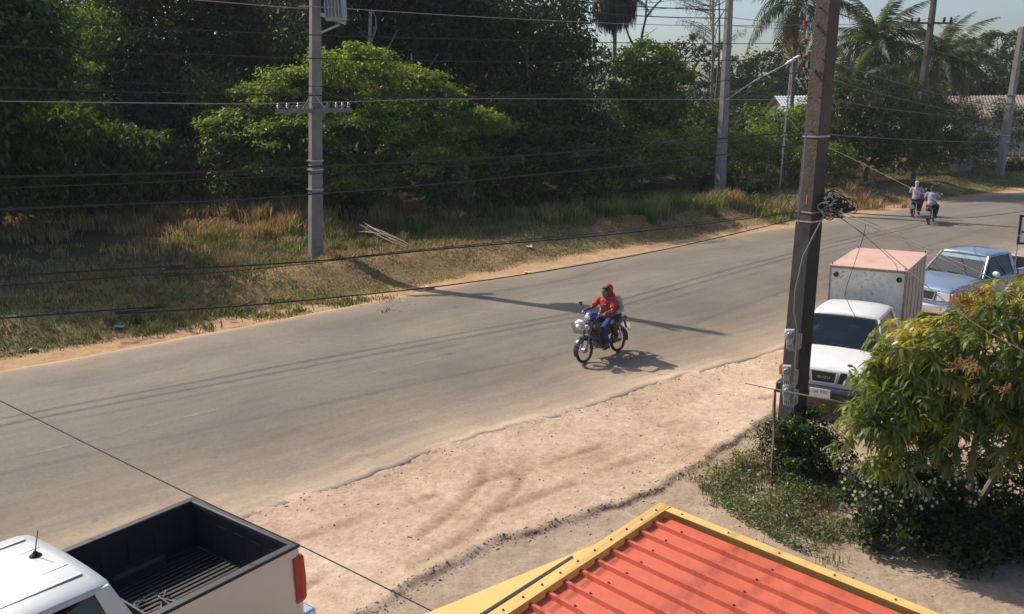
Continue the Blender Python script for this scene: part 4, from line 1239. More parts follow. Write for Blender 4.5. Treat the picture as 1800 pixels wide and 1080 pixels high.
for k in range(110):
    d = unit(rs.normal(0, 1, 3)); d[2] = abs(d[2]); d[1] = -abs(d[1])
    p = np.array((-0.1 + rs.uniform(-0.25, 0.6), 0, 0.70)) + d * np.array((0.55, 0.5, 0.42)) * 1.04
    for j in range(5):
        a = j * 1.2566
        o = np.array((math.cos(a), 0.3 * math.sin(a), math.sin(a)))
        s_ = np.array((-math.sin(a), 0.2, math.cos(a)))
        b = len(V)
        V += [p, p + o * 0.013 + s_ * 0.008, p + o * 0.024, p + o * 0.013 - s_ * 0.008]
        F.append((b, b + 1, b + 2, b + 3)); C += [np.array((0.8, 0.8, 0.78))] * 4
link('blossom', np_mesh('blossom', np.array(V), np.array(F), np.array(C)), LEAF, fb)['kind'] = 'stuff'
bush('leafy_bush', 'dark green bush behind the mango stems at the right edge', (6.9, 11.3), [((0, 0, 0.6), (0.7, 0.5, 0.55)), ((0.8, 0.1, 0.7), (0.7, 0.6, 0.6)), ((-0.5, 0.2, 0.4), (0.5, 0.4, 0.4))], 6000, 0.085, 0.42, [DK[0], DK[1], DK[2], MID[0]], 164, low=-0.6)
bush('leafy_bush', 'low shaded bush between the flowering bush and the thick mango stem', (5.62, 9.95), [((0, 0, 0.3), (0.35, 0.3, 0.3)), ((0.3, 0.15, 0.4), (0.3, 0.3, 0.3))], 2600, 0.075, 0.4, [DK[0], DK[1], DK[2], MID[0]], 165, low=-0.6)
bush('leafy_bush', 'dark bush right of the thick mango stem at the right edge', (6.55, 10.15), [((0, 0, 0.38), (0.45, 0.4, 0.4)), ((0.45, 0.1, 0.5), (0.45, 0.4, 0.45)), ((0.95, 0.1, 0.4), (0.4, 0.4, 0.4))], 4600, 0.085, 0.4, [DK[0], DK[1], DK[2], MID[0]], 166, low=-0.6)
# ------------------------------------------------------------------ utility poles
CONC = mat('pole_concrete', (0.21, 0.20, 0.185), 0.9, noise=0.22, nscale=2.2, bump=0.35, bscale=22)
CONC_DARK = mat('weathered_concrete', (0.080, 0.066, 0.053), 0.92, noise=0.35, nscale=1.6, bump=0.5, bscale=26)
CONC_BLACK = mat('blackened_concrete', (0.085, 0.075, 0.062), 0.92, noise=0.4, nscale=1.8, bump=0.4, bscale=22)
STEEL = mat('galvanised_steel', (0.42, 0.43, 0.44), 0.45, 0.7, noise=0.15, nscale=8)
PORC = mat('porcelain', (0.34, 0.33, 0.31), 0.3)
PORC_BR = mat('brown_porcelain', (0.20, 0.09, 0.05), 0.3)
BLACK = mat('black_rubber', (0.018, 0.018, 0.019), 0.6)
CABLE = mat('cable_sheath', (0.022, 0.021, 0.020), 0.55)
CABLE_GREY = mat('aluminium_cable', (0.30, 0.30, 0.30), 0.5, 0.5)
GREYPAINT = mat('grey_enamel', (0.36, 0.40, 0.44), 0.5, noise=0.12, nscale=5)
WHITEPL = mat('white_plastic', (0.72, 0.72, 0.70), 0.4)
RUST = mat('rusty_steel', (0.20, 0.085, 0.045), 0.85, noise=0.5, nscale=14, col2=(0.10, 0.055, 0.04))

def concrete_pole(root, h, w0, w1, m, yaw=0.0, lean=(0, 0), chamfer=0.16):
    mb = MB()
    rings = []
    for i in range(9):
        t = i / 8
        w_ = (w0 + (w1 - w0) * t) / 2
        c = w_ * chamfer
        q = [(-w_ + c, -w_), (w_ - c, -w_), (w_, -w_ + c), (w_, w_ - c), (w_ - c, w_), (-w_ + c, w_), (-w_, w_ - c), (-w_, -w_ + c)]
        ca, sa = math.cos(yaw), math.sin(yaw)
        rings.append([Vector((x * ca - y * sa + lean[0] * t, x * sa + y * ca + lean[1] * t, -0.3 + (h + 0.3) * t)) for x, y in q])
    mb.loft(rings)
    return mb.build('pole_shaft', m, root)

LINE = Vector((0.80, 0.60, 0)).normalized()                  # run of the far line
ACR = Vector((-LINE.y, LINE.x, 0))
def insulator(parent, p, s_=1.0, m=None):
    mb = MB()
    mb.lathe([(0.01, 0), (0.03, 0.01), (0.055, 0.05), (0.03, 0.07), (0.06, 0.10), (0.03, 0.125), (0.045, 0.16), (0.02, 0.19), (0.004, 0.20)], p, (0, 0, 1), 10)
    o = mb.build('insulator', m or PORC, parent, smooth=True)
    return o

# P1: the concrete pole with the transformer
P1 = Vector((-6.7, 29.75, 0)); P1.z = gz(P1.x, P1.y)
p1 = empty('utility_pole', P1, 0, 'grey concrete pole with crossarm and transformer on the far verge', 'utility pole', 'concrete poles of the far power line')
concrete_pole(p1, 12.7, 0.43, 0.24, CONC, 0.55, lean=(0.83, 0))
def lx(z): return 0.80 * z / 12.2
mb = MB(); mb.bar((lx(5.0) - 1.25, -0.22, 4.92), (lx(5.0) + 1.25, -0.22, 4.92), 0.11, 0.13); arm = mb.build('crossarm', CONC, p1)
for k, xx in enumerate((-1.15, -0.85, -0.5, 0.45, 0.75, 0.95, 1.15)):
    insulator(arm, (lx(5.0) + xx, -0.22, 4.985))
mb = MB()
for s_ in (-1, 1): mb.bar((lx(5), -0.2, 5.5), (lx(5) + s_ * 0.38, -0.24, 4.99), 0.03, 0.03)
mb.build('crossarm_brace', STEEL, p1)
mb = MB(); rs = np.random.RandomState(8)
for k in range(12):
    x0, x1 = sorted(rs.uniform(-1.2, 1.2, 2))
    mb.tube([(lx(5) + x0, -0.25, 5.12), (lx(5) + (x0 + x1) / 2, -0.32, 5.0 - rs.uniform(0.05, 0.25)), (lx(5) + x1, -0.27, 5.10)], 0.008, 5)
mb.build('jumper_wire', CABLE_GREY, p1)
for zz in (10.75,):
    mb = MB(); mb.bar(Vector((lx(zz), 0, zz)) - ACR * 1.15, Vector((lx(zz), 0, zz)) + ACR * 1.15, 0.11, 0.12); a2 = mb.build('crossarm', CONC, p1)
    for k in (-1.05, -0.55, 0.55, 1.05): insulator(a2, Vector((lx(zz), 0, zz + 0.06)) + ACR * k)
    for k in (-0.9, -0.3, 0.5):
        mb = MB(); q = Vector((lx(zz), 0, zz - 0.1)) + ACR * k; mb.tube([q, q + Vector((0.12, -0.1, -0.55))], 0.035, 8); mb.build('fuse_cutout', PORC_BR, p1)
# transformer: finned tank on a bracket
tr_ = Vector((lx(8.4) + 0.66, -0.1, -0.35))
mb = MB()
mb.box(tr_ + Vector((0, 0, 8.55)), (0.62, 0.46, 0.95))
for k in range(6):
    mb.box(tr_ + Vector((-0.27 + 0.108 * k, -0.31, 8.55)), (0.03, 0.16, 0.78))
    mb.box(tr_ + Vector((-0.27 + 0.108 * k, 0.31, 8.55)), (0.03, 0.16, 0.78))
mb.box(tr_ + Vector((0, 0, 9.05)), (0.70, 0.54, 0.05))
tk = mb.build('transformer_tank', GREYPAINT, p1, bevel=0.008)
for k in (-0.2, 0, 0.2):
    insulator(tk, tr_ + Vector((k, 0, 9.07)), 1, PORC_BR)
mb = MB(); mb.bar((lx(8), 0, 8.0), tr_ + Vector((0.3, 0, 8.0)), 0.10, 0.12); mb.bar((lx(7.3), 0, 7.3), tr_ + Vector((0.1, 0, 7.95)), 0.06, 0.06); mb.build('bracket', STEEL, p1)
for zz in (3.3, 3.0, 2.35):
    mb = MB(); mb.box((lx(zz), 0, zz), (0.44, 0.44, 0.035), Matrix.Rotation(0.55, 3, 'Z')); mb.build('band', STEEL, p1)

# P2 with the street lamp, P3 dark, P4 far right
P2 = Vector((W(1271, 46.0), 46.0, 0)); P2.z = gz(P2.x, P2.y)
p2 = empty('utility_pole', P2, 0, 'concrete pole carrying the street lamp, behind the roadside shrubs', 'utility pole', 'concrete poles of the far power line')
concrete_pole(p2, 12.4, 0.46, 0.25, CONC, 0.5, lean=(0.15, 0))
lamp = empty('street_lamp', P2 + Vector((0.12, -0.25, 5.0)), 0, 'street lamp with white head on a long slanting arm of the concrete pole', 'street lamp')
la, lb = Vector((0, 0, 0)), at(1380, 114, 44.8) - lamp.location
mb = MB(); mb.tube([la, la.lerp(lb, 0.5) + Vector((0, 0, 0.10)), lb], [0.035, 0.032, 0.028], 8); mb.build('arm', STEEL, lamp, smooth=True)
mb = MB(); mb.bar((0, 0.1, 0.3), la.lerp(lb, 0.3) + Vector((0, 0, 0.06)), 0.02, 0.02); mb.build('stay', STEEL, lamp)
hd = (lb - la).normalized()
mb = MB(); rg = []
for t, r1, r2 in ((0, 0.03, 0.03), (0.04, 0.06, 0.05), (0.2, 0.11, 0.08), (0.5, 0.14, 0.10), (0.72, 0.11, 0.07), (0.80, 0.03, 0.02)):
    c = lb + hd * t
    sd = hd.cross(Vector((0, 0, 1))).normalized(); u_ = sd.cross(hd)
    rg.append([c + sd * r1 * math.cos(a * math.pi / 6) + u_ * r2 * math.sin(a * math.pi / 6) * (1 if a < 6 else 0.5) for a in range(12)])
mb.loft(rg); hdo = mb.build('lamp_head', mat('lamp_white', (0.78, 0.79, 0.78), 0.4), lamp, smooth=True)
mb = MB(); mb.ball(lb + hd * 0.45 - Vector((0, 0, 0.045)), (0.12, 0.10, 0.05), 10, 6); mb.build('lens', mat('lamp_lens', (0.55, 0.55, 0.5), 0.15), hdo, smooth=True)

P3 = Vector((W(1612, 54.0), 54.0, 0)); P3.z = gz(P3.x, P3.y)
p3 = empty('utility_pole', P3, 0, 'tall dark pole with a crossarm among the palms', 'utility pole', 'concrete poles of the far power line')
concrete_pole(p3, 12.5, 0.42, 0.24, CONC_BLACK, 0.5, lean=(0.55, 0))
mb = MB(); mb.bar((0.42 - 1.25, 0, 9.25), (0.42 + 1.25, 0, 9.2), 0.10, 0.11); a3 = mb.build('crossarm', CONC_BLACK, p3)
for k in (-1.15, -0.75, 0.75, 1.15):
    mb = MB(); mb.lathe([(0.01, 0), (0.06, 0.02), (0.10, 0.1), (0.06, 0.16), (0.10, 0.2), (0.05, 0.28), (0.01, 0.3)], (0.42 + k, 0, 9.26), (0, 0, 1), 10); mb.build('insulator', BLACK, a3, smooth=True)
P4 = Vector((W(1770, 57.0), 57.0, 0)); P4.z = gz(P4.x, P4.y)
p4 = empty('utility_pole', P4, 0, 'pale concrete pole leaning right near the right edge by the tiled roof', 'utility pole', 'concrete poles of the far power line')
concrete_pole(p4, 9.2, 0.46, 0.28, CONC, 0.5, lean=(0.45, 0))
mb = MB(); mb.bar((0.40, -0.2, 8.0), (1.5, -0.2, 8.0), 0.09, 0.10); mb.build('crossarm', CONC, p4)
for zz in (4.6, 5.1, 2.2, 2.6):
    mb = MB(); mb.box((0.45 * zz / 9.2, 0, zz), (0.45, 0.45, 0.04), Matrix.Rotation(0.5, 3, 'Z')); mb.build('band', STEEL, p4)
# slim steel mast behind the shrubs
mx0 = W(1378, 49.0)
mb = MB(); mb.tube([(mx0, 49.0, gz(mx0, 49.0) - 0.2), (mx0 + 0.28, 49.0, 7.2)], [0.05, 0.045], 10)
tag(mb.build('steel_mast', STEEL, smooth=True), 'slim grey steel mast below the street lamp head', 'mast')

# N1: the near pole in the foreground
N1b = gp(1383, 822, -0.03)
N1t = at(1456, 0, N1b.y)
N1 = N1b.copy()
n1 = empty('utility_pole', N1, 0, 'large weathered dark concrete pole in the foreground with electricity meters', 'utility pole')
LH = 11.2
ln = (N1t - N1b)
N1lean = Vector((ln.x / ln.z * LH, 0, 0))
def n1x(z): return ln.x / ln.z * z
concrete_pole(n1, LH, 0.31, 0.205, CONC_DARK, 0.62, lean=(N1lean.x, 0), chamfer=0.1)
# its lower length is coated black
mb = MB(); zc_ = at(1410, 392, N1.y).z - N1.z; rg = []
for z in (-0.2, zc_ * 0.5, zc_):
    w_ = (0.31 - 0.105 * (z + 0.3) / (LH + 0.3)) / 2 + 0.004; t = (z + 0.3) / (LH + 0.3); ca, sa = math.cos(0.62), math.sin(0.62); c = w_ * 0.1
    rg.append([Vector((x * ca - y * sa + N1lean.x * t, x * sa + y * ca, z)) for x, y in ((-w_ + c, -w_), (w_ - c, -w_), (w_, -w_ + c), (w_, w_ - c), (w_ - c, w_), (-w_ + c, w_), (-w_, w_ - c), (-w_, -w_ + c))])
mb.loft(rg); mb.build('tar_coat', mat('tar_coat', (0.040, 0.036, 0.032), 0.85, noise=0.4, nscale=3.5, bump=0.3), n1)
def on1(px, py, dy=-0.19):
    return at(px, py, N1.y + dy) - N1
for k in range(11):                     # climbing holes
    z = 2.0 + 0.55 * k
    mb = MB(); nl = Vector((-math.sin(0.62), -math.cos(0.62) * 1, 0)); w_ = (0.31 - 0.105 * z / LH) / 2
    f = Vector((math.sin(0.62), -math.cos(0.62), 0))
    mb.lathe([(0.0, 0.0), (0.013, 0.0), (0.013, 0.003), (0.0, 0.003)], Vector((n1x(z), 0, z)) + f * (w_ + 0.0), f, 8); mb.build('bolt_hole', BLACK, n1)
# insulator rack
rk = [on1(1416, y, -0.1) for y in (42, 74, 102, 124)]
mb = MB(); mb.bar(rk[0] + Vector((0.02, 0, 0.12)), rk[-1] + Vector((0.02, 0, -0.1)), 0.035, 0.02); mb.bar(rk[0], rk[0] + Vector((0.22, 0.1, 0)), 0.03, 0.03); mb.bar(rk[-1], rk[-1] + Vector((0.25, 0.1, 0)), 0.03, 0.03)
rko = mb.build('insulator_rack', STEEL, n1)
for p in rk:
    mb = MB(); mb.lathe([(0.012, -0.04), (0.04, -0.038), (0.045, -0.02), (0.026, 0), (0.045, 0.02), (0.04, 0.038), (0.012, 0.04)], p, (0, 0, 1), 12); mb.build('insulator', PORC_BR, rko, smooth=True)
mb = MB(); mb.tube([rk[0] + Vector((-0.03, 0, 0)), rk[1] + Vector((-0.10, 0, 0)), rk[2] + Vector((-0.06, -0.03, 0)), rk[3] + Vector((0.02, -0.04, -0.1))], 0.007, 5); mb.build('jumper_wire', CABLE, n1)
# electricity meters
METER = mat('meter_grey', (0.40, 0.41, 0.40), 0.5, noise=0.1)
DIAL = mat('meter_glass', (0.22, 0.23, 0.22), 0.15)
for k, (px, py) in enumerate(((1389, 592), (1383, 655), (1383, 690))):
    c = on1(px, py, -0.27)
    mt = bpy.data.objects.new('electricity_meter', None); COL.objects.link(mt); mt.parent = n1; mt.location = c; mt.rotation_euler = (0, 0, -0.35)
    mb = MB(); mb.box((0, 0, 0.035), (0.125, 0.10, 0.15)); mb.box((0, 0.01, -0.085), (0.10, 0.07, 0.09)); mb.build('case', METER, mt, bevel=0.012)
    mb = MB(); mb.lathe([(0.052, 0), (0.052, 0.03), (0.04, 0.045), (0.0, 0.05)], (0, -0.05, 0.04), (0, -1, 0), 16); mb.build('dial', DIAL, mt, smooth=True)
    for j in range(4):
        mb = MB(); x = -0.04 + 0.027 * j
        mb.tube([(x, 0, -0.12), (x + 0.01, -0.03, -0.19), (x + 0.06, -0.01, -0.22), (0.10 + 0.02 * j, 0.02, -0.16), (0.12 + 0.015 * j, 0.03, 0.05)], 0.006, 5)
        mb.build('tail_wire', mat('grey_wire', (0.45, 0.45, 0.44), 0.5), mt)
# riser cable clipped to the pole
mb = MB(); mb.tube([on1(1452, 372, -0.26), on1(1440, 395, -0.27), on1(1412, 450, -0.26), on1(1398, 510, -0.26), on1(1396, 550, -0.26), on1(1402, 580, -0.26), on1(1398, 640, -0.26), on1(1398, 700, -0.26)], 0.011, 6); mb.build('riser_cable', mat('grey_cable', (0.20, 0.20, 0.19), 0.6), n1)
mb = MB(); mb.tube([on1(1417, 232, -0.2), on1(1412, 300, -0.22), on1(1405, 360, -0.22), on1(1403, 395, -0.22)], 0.010, 6); mb.build('riser_cable', mat('grey_cable', (0.2, 0.2, 0.19), 0.6), n1)
mb = MB(); mb.box(on1(1419, 352, -0.22), (0.02, 0.02, 0.13)); mb.build('tag_plate', mat('red_tag', (0.30, 0.10, 0.07), 0.6), n1)
for (py, w_) in ((388, 0.37), (372, 0.37), (240, 0.33)):
    z = on1(1420, py, 0).z
    mb = MB(); ww = 0.31 - 0.105 * z / LH + 0.012; mb.box((n1x(z), 0, z), (ww, ww, 0.02), Matrix.Rotation(0.62, 3, 'Z')); mb.build('band', STEEL, n1)
# tangled coil of telephone cable with splice boxes
rs = np.random.RandomState(31)
cc0 = on1(1466, 362, -0.12)
for k in range(50):
    c = cc0 + Vector(rs.normal(0, (0.11, 0.06, 0.07)))
    r1, r2 = rs.uniform(0.06, 0.17), rs.uniform(0.05, 0.13)
    ax = Vector(rs.normal(0, (0.5, 1, 0.4))).normalized()
    e1 = ax.cross(Vector((0, 0, 1))).normalized(); e2 = ax.cross(e1)
    a0, a1 = rs.uniform(0, 6), rs.uniform(3.5, 6.2)
    pts = [c + e1 * r1 * math.cos(a0 + a1 * i / 14) + e2 * r2 * math.sin(a0 + a1 * i / 14) + ax * 0.03 * i / 14 for i in range(15)]
    mb = MB(); mb.tube(pts, 0.007, 5); mb.build('cable_loop', CABLE if k % 4 else mat('grey_wire', (0.45, 0.45, 0.44), 0.5), n1, smooth=True)
for k in range(3):
    p = cc0 + Vector((-0.08 + 0.10 * k, -0.06, 0.05 - 0.06 * k)); mb = MB(); mb.tube([p, p + Vector((0.17, 0.02, 0.03))], [0.035, 0.035], 10); mb.build('splice_box', BLACK, n1, bevel=0.008)

# ------------------------------------------------------------------ wires
def curve(pts, n=30):
    """smooth curve through the points (Catmull-Rom)"""
    P = [Vector(p) for p in pts]
    if len(P) == 2: return [P[0].lerp(P[1], i / n) for i in range(n + 1)]
    P = [P[0] * 2 - P[1]] + P + [P[-1] * 2 - P[-2]]
    out = []
    m_ = max(3, n // (len(P) - 3))
    for i in range(1, len(P) - 2):
        for j in range(m_):
            t = j / m_
            a, b, c, d = P[i - 1], P[i], P[i + 1], P[i + 2]
            out.append(0.5 * ((2 * b) + (c - a) * t + (2 * a - 5 * b + 4 * c - d) * t * t + (3 * b - a - 3 * c + d) * t ** 3))
    return out + [P[-2]]
def wire(name, label, pts, r=0.008, m=None, group='overhead wires'):
    mb = MB(); mb.tube(pts, r, 5)
    return tag(mb.build(name, m or CABLE, smooth=True), label, 'wire', group)
def sagged(a, b, sag, n=24):
    a, b = Vector(a), Vector(b)
    return [a.lerp(b, i / n) - Vector((0, 0, sag * 4 * (i / n) * (1 - i / n))) for i in range(n + 1)]
NDIR = Vector((-0.73, -0.683, 0))
NPL = Vector((NDIR.y, -NDIR.x, 0))
def onplane(px, py, P0=N1 + Vector((0, -0.15, 0)), n_=NPL):
    d = ray(px, py)
    o = Vector((0, 0, CAMZ))
    return o + d * ((P0 - o).dot(n_) / d.dot(n_))
def near_wire(name, label, ctrl, r, m=None):
    """wire of the near line, in its vertical plane, carried on past the left edge of the view"""
    pts = [onplane(x, y) for x, y in ctrl]
    d = (pts[0] - pts[1])
    k = 12.0 / max(1e-3, math.hypot(d.x, d.y))
    pts = [pts[0] + Vector((d.x * k, d.y * k, d.z * k * 0.5 + 0.25))] + pts
    c = curve(pts, 48)
    return wire(name, label, c, r, m, 'wires of the near power line')
near_wire('overhead_wire', 'pale bare wire, topmost across the left half of the photo', [(250, -8), (555, 12), (900, 33), (1200, 45), (1416, 44)], 0.0037, CABLE_GREY)
near_wire('overhead_wire', 'dark wire crossing the trees at the height of the transformer bottom', [(0, 32), (300, 50), (555, 62), (900, 71), (1200, 77), (1416, 76)], 0.0043)
near_wire('overhead_wire', 'dark wire just above the sunlit spreading tree', [(0, 81), (300, 93), (555, 103), (900, 109), (1200, 108), (1416, 103)], 0.0050)
near_wire('overhead_wire', 'thick dark wire crossing just above the crossarm of the far pole', [(0, 154), (300, 163), (555, 168), (800, 172), (1000, 164), (1200, 150), (1416, 126)], 0.0056)
near_wire('overhead_wire', 'straight thin wire running level just above the crossarm', [(0, 178), (555, 180), (800, 174), (1200, 175), (1438, 176)], 0.0037, CABLE_GREY)
near_wire('overhead_wire', 'thin faint wire above the thick one over the spreading tree', [(0, 137), (300, 147), (555, 152), (900, 165), (1200, 170), (1430, 172)], 0.0025)
near_wire('telephone_cable', 'upper black telephone cable sagging across below the crossarm', [(0, 311), (300, 304), (555, 293), (900, 275), (1200, 250), (1415, 231)], 0.0081)
near_wire('telephone_cable', 'thinner black cable just under the upper telephone cable', [(0, 331), (300, 318), (555, 306), (900, 284), (1200, 258), (1415, 237)], 0.0043)
near_wire('telephone_cable', 'black telephone cable crossing above the dry grass', [(0, 368), (300, 356), (555, 341), (900, 311), (1200, 281), (1413, 253)], 0.0081)
near_wire('telephone_cable', 'black telephone cable crossing the verge at the foot of the concrete pole', [(0, 487), (300, 474), (555, 459), (800, 436), (1100, 410), (1408, 373)], 0.0068)
near_wire('telephone_cable', 'thin black cable just below the one at the pole foot', [(0, 503), (300, 486), (480, 470), (600, 457), (700, 443), (1100, 405), (1408, 371)], 0.0037)
near_wire('telephone_cable', 'lowest twisted black cable, crossing just above the road edge', [(0, 560), (200, 552), (400, 540), (600, 522), (800, 500), (1000, 470), (1200, 432), (1406, 384)], 0.0062)

# wires of the far line (their shadows lie along the road)
P0 = P1 - LINE * 34 + Vector((0, 0, 0))
fl = [('dark wire of the far line at the transformer, second from the top', 9.15, 0.0), ('dark wire of the far line at the transformer, just above its neighbour', 9.55, 0.0), ('high wire of the far line on the outer end of the upper crossarm', 10.95, 1.0), ('high wire of the far line on the roadside end of the upper crossarm', 10.95, -1.0)]
for lab, zz, off in fl:
    pts = sagged(P0 + Vector((0, 0, zz - 0.3)) + ACR * off, P1 + Vector((lx(zz), 0, zz - 0.05)) + ACR * off, 0.45)[:-1] + sagged(P1 + Vector((lx(zz), 0, zz - 0.05)) + ACR * off, P2 + Vector((0.12, 0, zz - 0.2)) + ACR * off, 0.35)
    wire('overhead_wire', lab, pts, 0.024 if zz < 10 else 0.010, group='wires of the far power line')
for k, (z2, z3, lab) in enumerate(((9.0, 9.5, 'far wire from the lamp pole to the dark pole, upper'), (8.6, 9.5, 'far wire from the lamp pole to the dark pole, lower'), (4.4, 4.2, 'low far cable from the lamp pole towards the dark pole'))):
    wire('overhead_wire', lab, sagged(P2 + Vector((0.1, 0, z2)), P3 + Vector((0.4 + 0.8 * (k - 1), 0, z3)), 0.35), 0.012, group='wires of the far power line')
for k, (z2, z3, lab) in enumerate(((9.5, 8.0, 'far wire from the dark pole to the pale leaning pole, upper'), (9.5, 7.4, 'far wire from the dark pole to the pale leaning pole, lower'), (4.9, 4.7, 'far cable from the dark pole sagging past the tiled roof'), (2.2, 2.3, 'low far cable passing above the concrete block'))):
    wire('overhead_wire', lab, sagged(P3 + Vector((0.2, 0, z2)), P4 + Vector((0.3, 0, z3)), 0.3), 0.012, group='wires of the far power line')
# drop from P1 sinking to the right
wire('telephone_cable', 'thin cable sinking to the right from the crossarm behind the spreading tree tip', curve([P1 + Vector((0, -0.3, 5.5)), at(750, 188, 31.5), at(870, 209, 34), at(1050, 231, 39), at(1268, 262, 45.7)], 24), 0.011, CABLE)
for k, (pa, pb, lab) in enumerate((((1040, 14), (1268, -10), 'upper of two dark wires against the sky left of the lamp pole'), ((1030, 21), (1268, 8), 'lower of two dark wires against the sky left of the lamp pole'))):
    wire('overhead_wire', lab, sagged(at(pa[0], pa[1], 40), at(pb[0], pb[1], 45.8), 0.05), 0.012, CABLE, 'wires of the far power line')
# wires from the near pole to the right, along the road
NR = Vector((33.0, 37.0, 0))
for k, (c, lab, r) in enumerate((([(1440, 14, 12.7), (1500, 34, 16), (1590, 72, 22), (1700, 105, 29), (1800, 125, 36)], 'wire from the near pole to the right, topmost against the sky', 0.010),
                                 ([(1445, 105, 12.7), (1500, 122, 16), (1600, 152, 22), (1700, 178, 29), (1800, 198, 36)], 'wire from the near pole sinking right past the palms', 0.010),
                                 ([(1440, 128, 12.7), (1500, 152, 16), (1600, 178, 22), (1700, 200, 29), (1800, 216, 36)], 'wire from the near pole sinking right past the blossom shrub', 0.009),
                                 ([(1440, 172, 12.7), (1500, 182, 16), (1560, 192, 19), (1700, 208, 28), (1800, 222, 36)], 'wire from the near pole running right across the olive tree', 0.009),
                                 ([(1425, 232, 12.7), (1500, 240, 16), (1650, 248, 24), (1800, 252, 33)], 'level black cable running right from the near pole across the deep shade', 0.011),
                                 ([(1450, 372, 12.7), (1600, 381, 20), (1700, 383, 26), (1800, 372, 33)], 'black cable lying low over the road behind the scooters', 0.010))):
    wire('overhead_wire', lab, curve([at(*q) for q in c], 24), r, CABLE, 'wires from the near pole to the right')
wire('service_wire', 'pale service wire slanting over the road to the right above the scooters', curve([at(1385, 205, 40), at(1412, 237, 34), at(1500, 280, 27), at(1610, 335, 22), at(1700, 376, 19), at(1800, 418, 17)], 24), 0.006, mat('dull_cable', (0.13, 0.125, 0.115), 0.7), 'service wires')
for k, (c, lab) in enumerate((([(1462, 368, 12.75), (1540, 395, 11.6), (1660, 450, 10.3), (1760, 498, 9.5), (1850, 545, 8.9)], 'uppermost of the service cables fanning right from the coil'),
                              ([(1462, 372, 12.75), (1540, 402, 11.6), (1650, 452, 10.3), (1760, 512, 9.5), (1850, 560, 8.9)], 'middle service cable fanning right from the coil over the box truck'),
                              ([(1468, 377, 12.75), (1530, 420, 12), (1600, 478, 11.0), (1700, 560, 9.3), (1840, 640, 7.5)], 'service cable slanting down in front of the truck box and over the mango'),
                              ([(1470, 377, 12.75), (1520, 415, 12.2), (1570, 460, 11.7), (1578, 478, 11.6)], 'short loose cable end hanging in front of the truck box roof'),
                              ([(1522, 395, 12.2), (1515, 425, 12.2), (1487, 510, 12.3), (1490, 530, 12.3), (1506, 562, 12.3)], 'thin loose wire hanging down in front of the truck cab'))):
    wire('service_wire', lab, curve([at(*q) for q in c], 24), 0.006 if k < 3 else 0.004, CABLE, 'service wires')
wire('service_wire', 'loose wire drooping from the cables down the left side of the near pole', curve([at(1386, 195, 12.6), at(1390, 240, 12.6), at(1385, 290, 12.6), at(1377, 330, 12.6), at(1390, 362, 12.6), at(1404, 384, 12.6)], 20), 0.005, CABLE, 'service wires')
wire('service_wire', 'long dark cable slanting over the pickup bed in the lower left corner', curve([at(-160, 630, 9.6), at(0, 705, 9.2), at(330, 868, 8.2), at(535, 963, 7.7), at(770, 1080, 7.2), at(900, 1145, 6.9)], 24), 0.0065, mat('old_cable', (0.06, 0.045, 0.035), 0.7), 'service wires')

# ------------------------------------------------------------------ red carport roof
RED = mat('red_sheet', (0.54, 0.118, 0.064), 0.5, noise=0.17, nscale=1.4, bump=0.12, bscale=9, spec=0.4)
YELM = mat('yellow_sheet', (0.70, 0.435, 0.13), 0.5, noise=0.10, nscale=3)
DARKST = mat('dark_steel', (0.09, 0.09, 0.09), 0.6)
RZ0 = 2.6
Rc = gp(1163, 898, RZ0)
ru = (gp(1640, 1080, RZ0) - Rc).normalized()
rv0 = (gp(870, 1080, RZ0) - Rc)
rv = rv0 - ru * rv0.dot(ru)
rv.normalize()
RLu, NP, PIT = 3.3, 19, 0.166
carport = empty('carport_roof', (Rc.x, Rc.y, RZ0), 0, 'red ribbed metal roof with yellow edging in the foreground', 'roof')
Mr = Matrix((ru, rv, Vector((0, 0, 1)))).transposed().to_4x4()
SL = 0.02
SLV = 0.07
def rp(u_, v_, z=0.0): return ru * u_ + rv * v_ + Vector((0, 0, z - SL * u_ - SLV * v_))
u0 = 0.07
prof = [(0.0, 0.0), (0.118, 0.0), (0.127, 0.030), (0.151, 0.030), (0.160, 0.0), (PIT, 0.0)]
mb = MB()
for (v0, z0), (v1, z1) in zip(prof[:-1], prof[1:]):
    mb.quad(rp(u0, v0, z0), rp(RLu, v0, z0), rp(RLu, v1, z1), rp(u0, v1, z1))
pme = mb.mesh('roof_panel'); pme.materials.append(RED)
for k in range(NP):
    o = link('roof_panel', pme, None, carport)
    o.location = (rv - Vector((0, 0, SLV))) * (0.06 + PIT * k)
mb = MB(); mb.lathe([(0.0, 0.010), (0.006, 0.010), (0.009, 0.003), (0.009, 0.0)], (0, 0, 0), (0, 0, 1), 8)
sme = mb.mesh('screw'); sme.materials.append(mat('screw_cap', (0.20, 0.06, 0.05), 0.5))
for k in range(NP):
    for u_ in (0.32, 1.05, 1.78, 2.5):
        o = link('screw', sme, None, carport)
        o.location = rp(u_ + 0.02 * math.sin(k * 5), 0.06 + PIT * k + 0.139, 0.030)
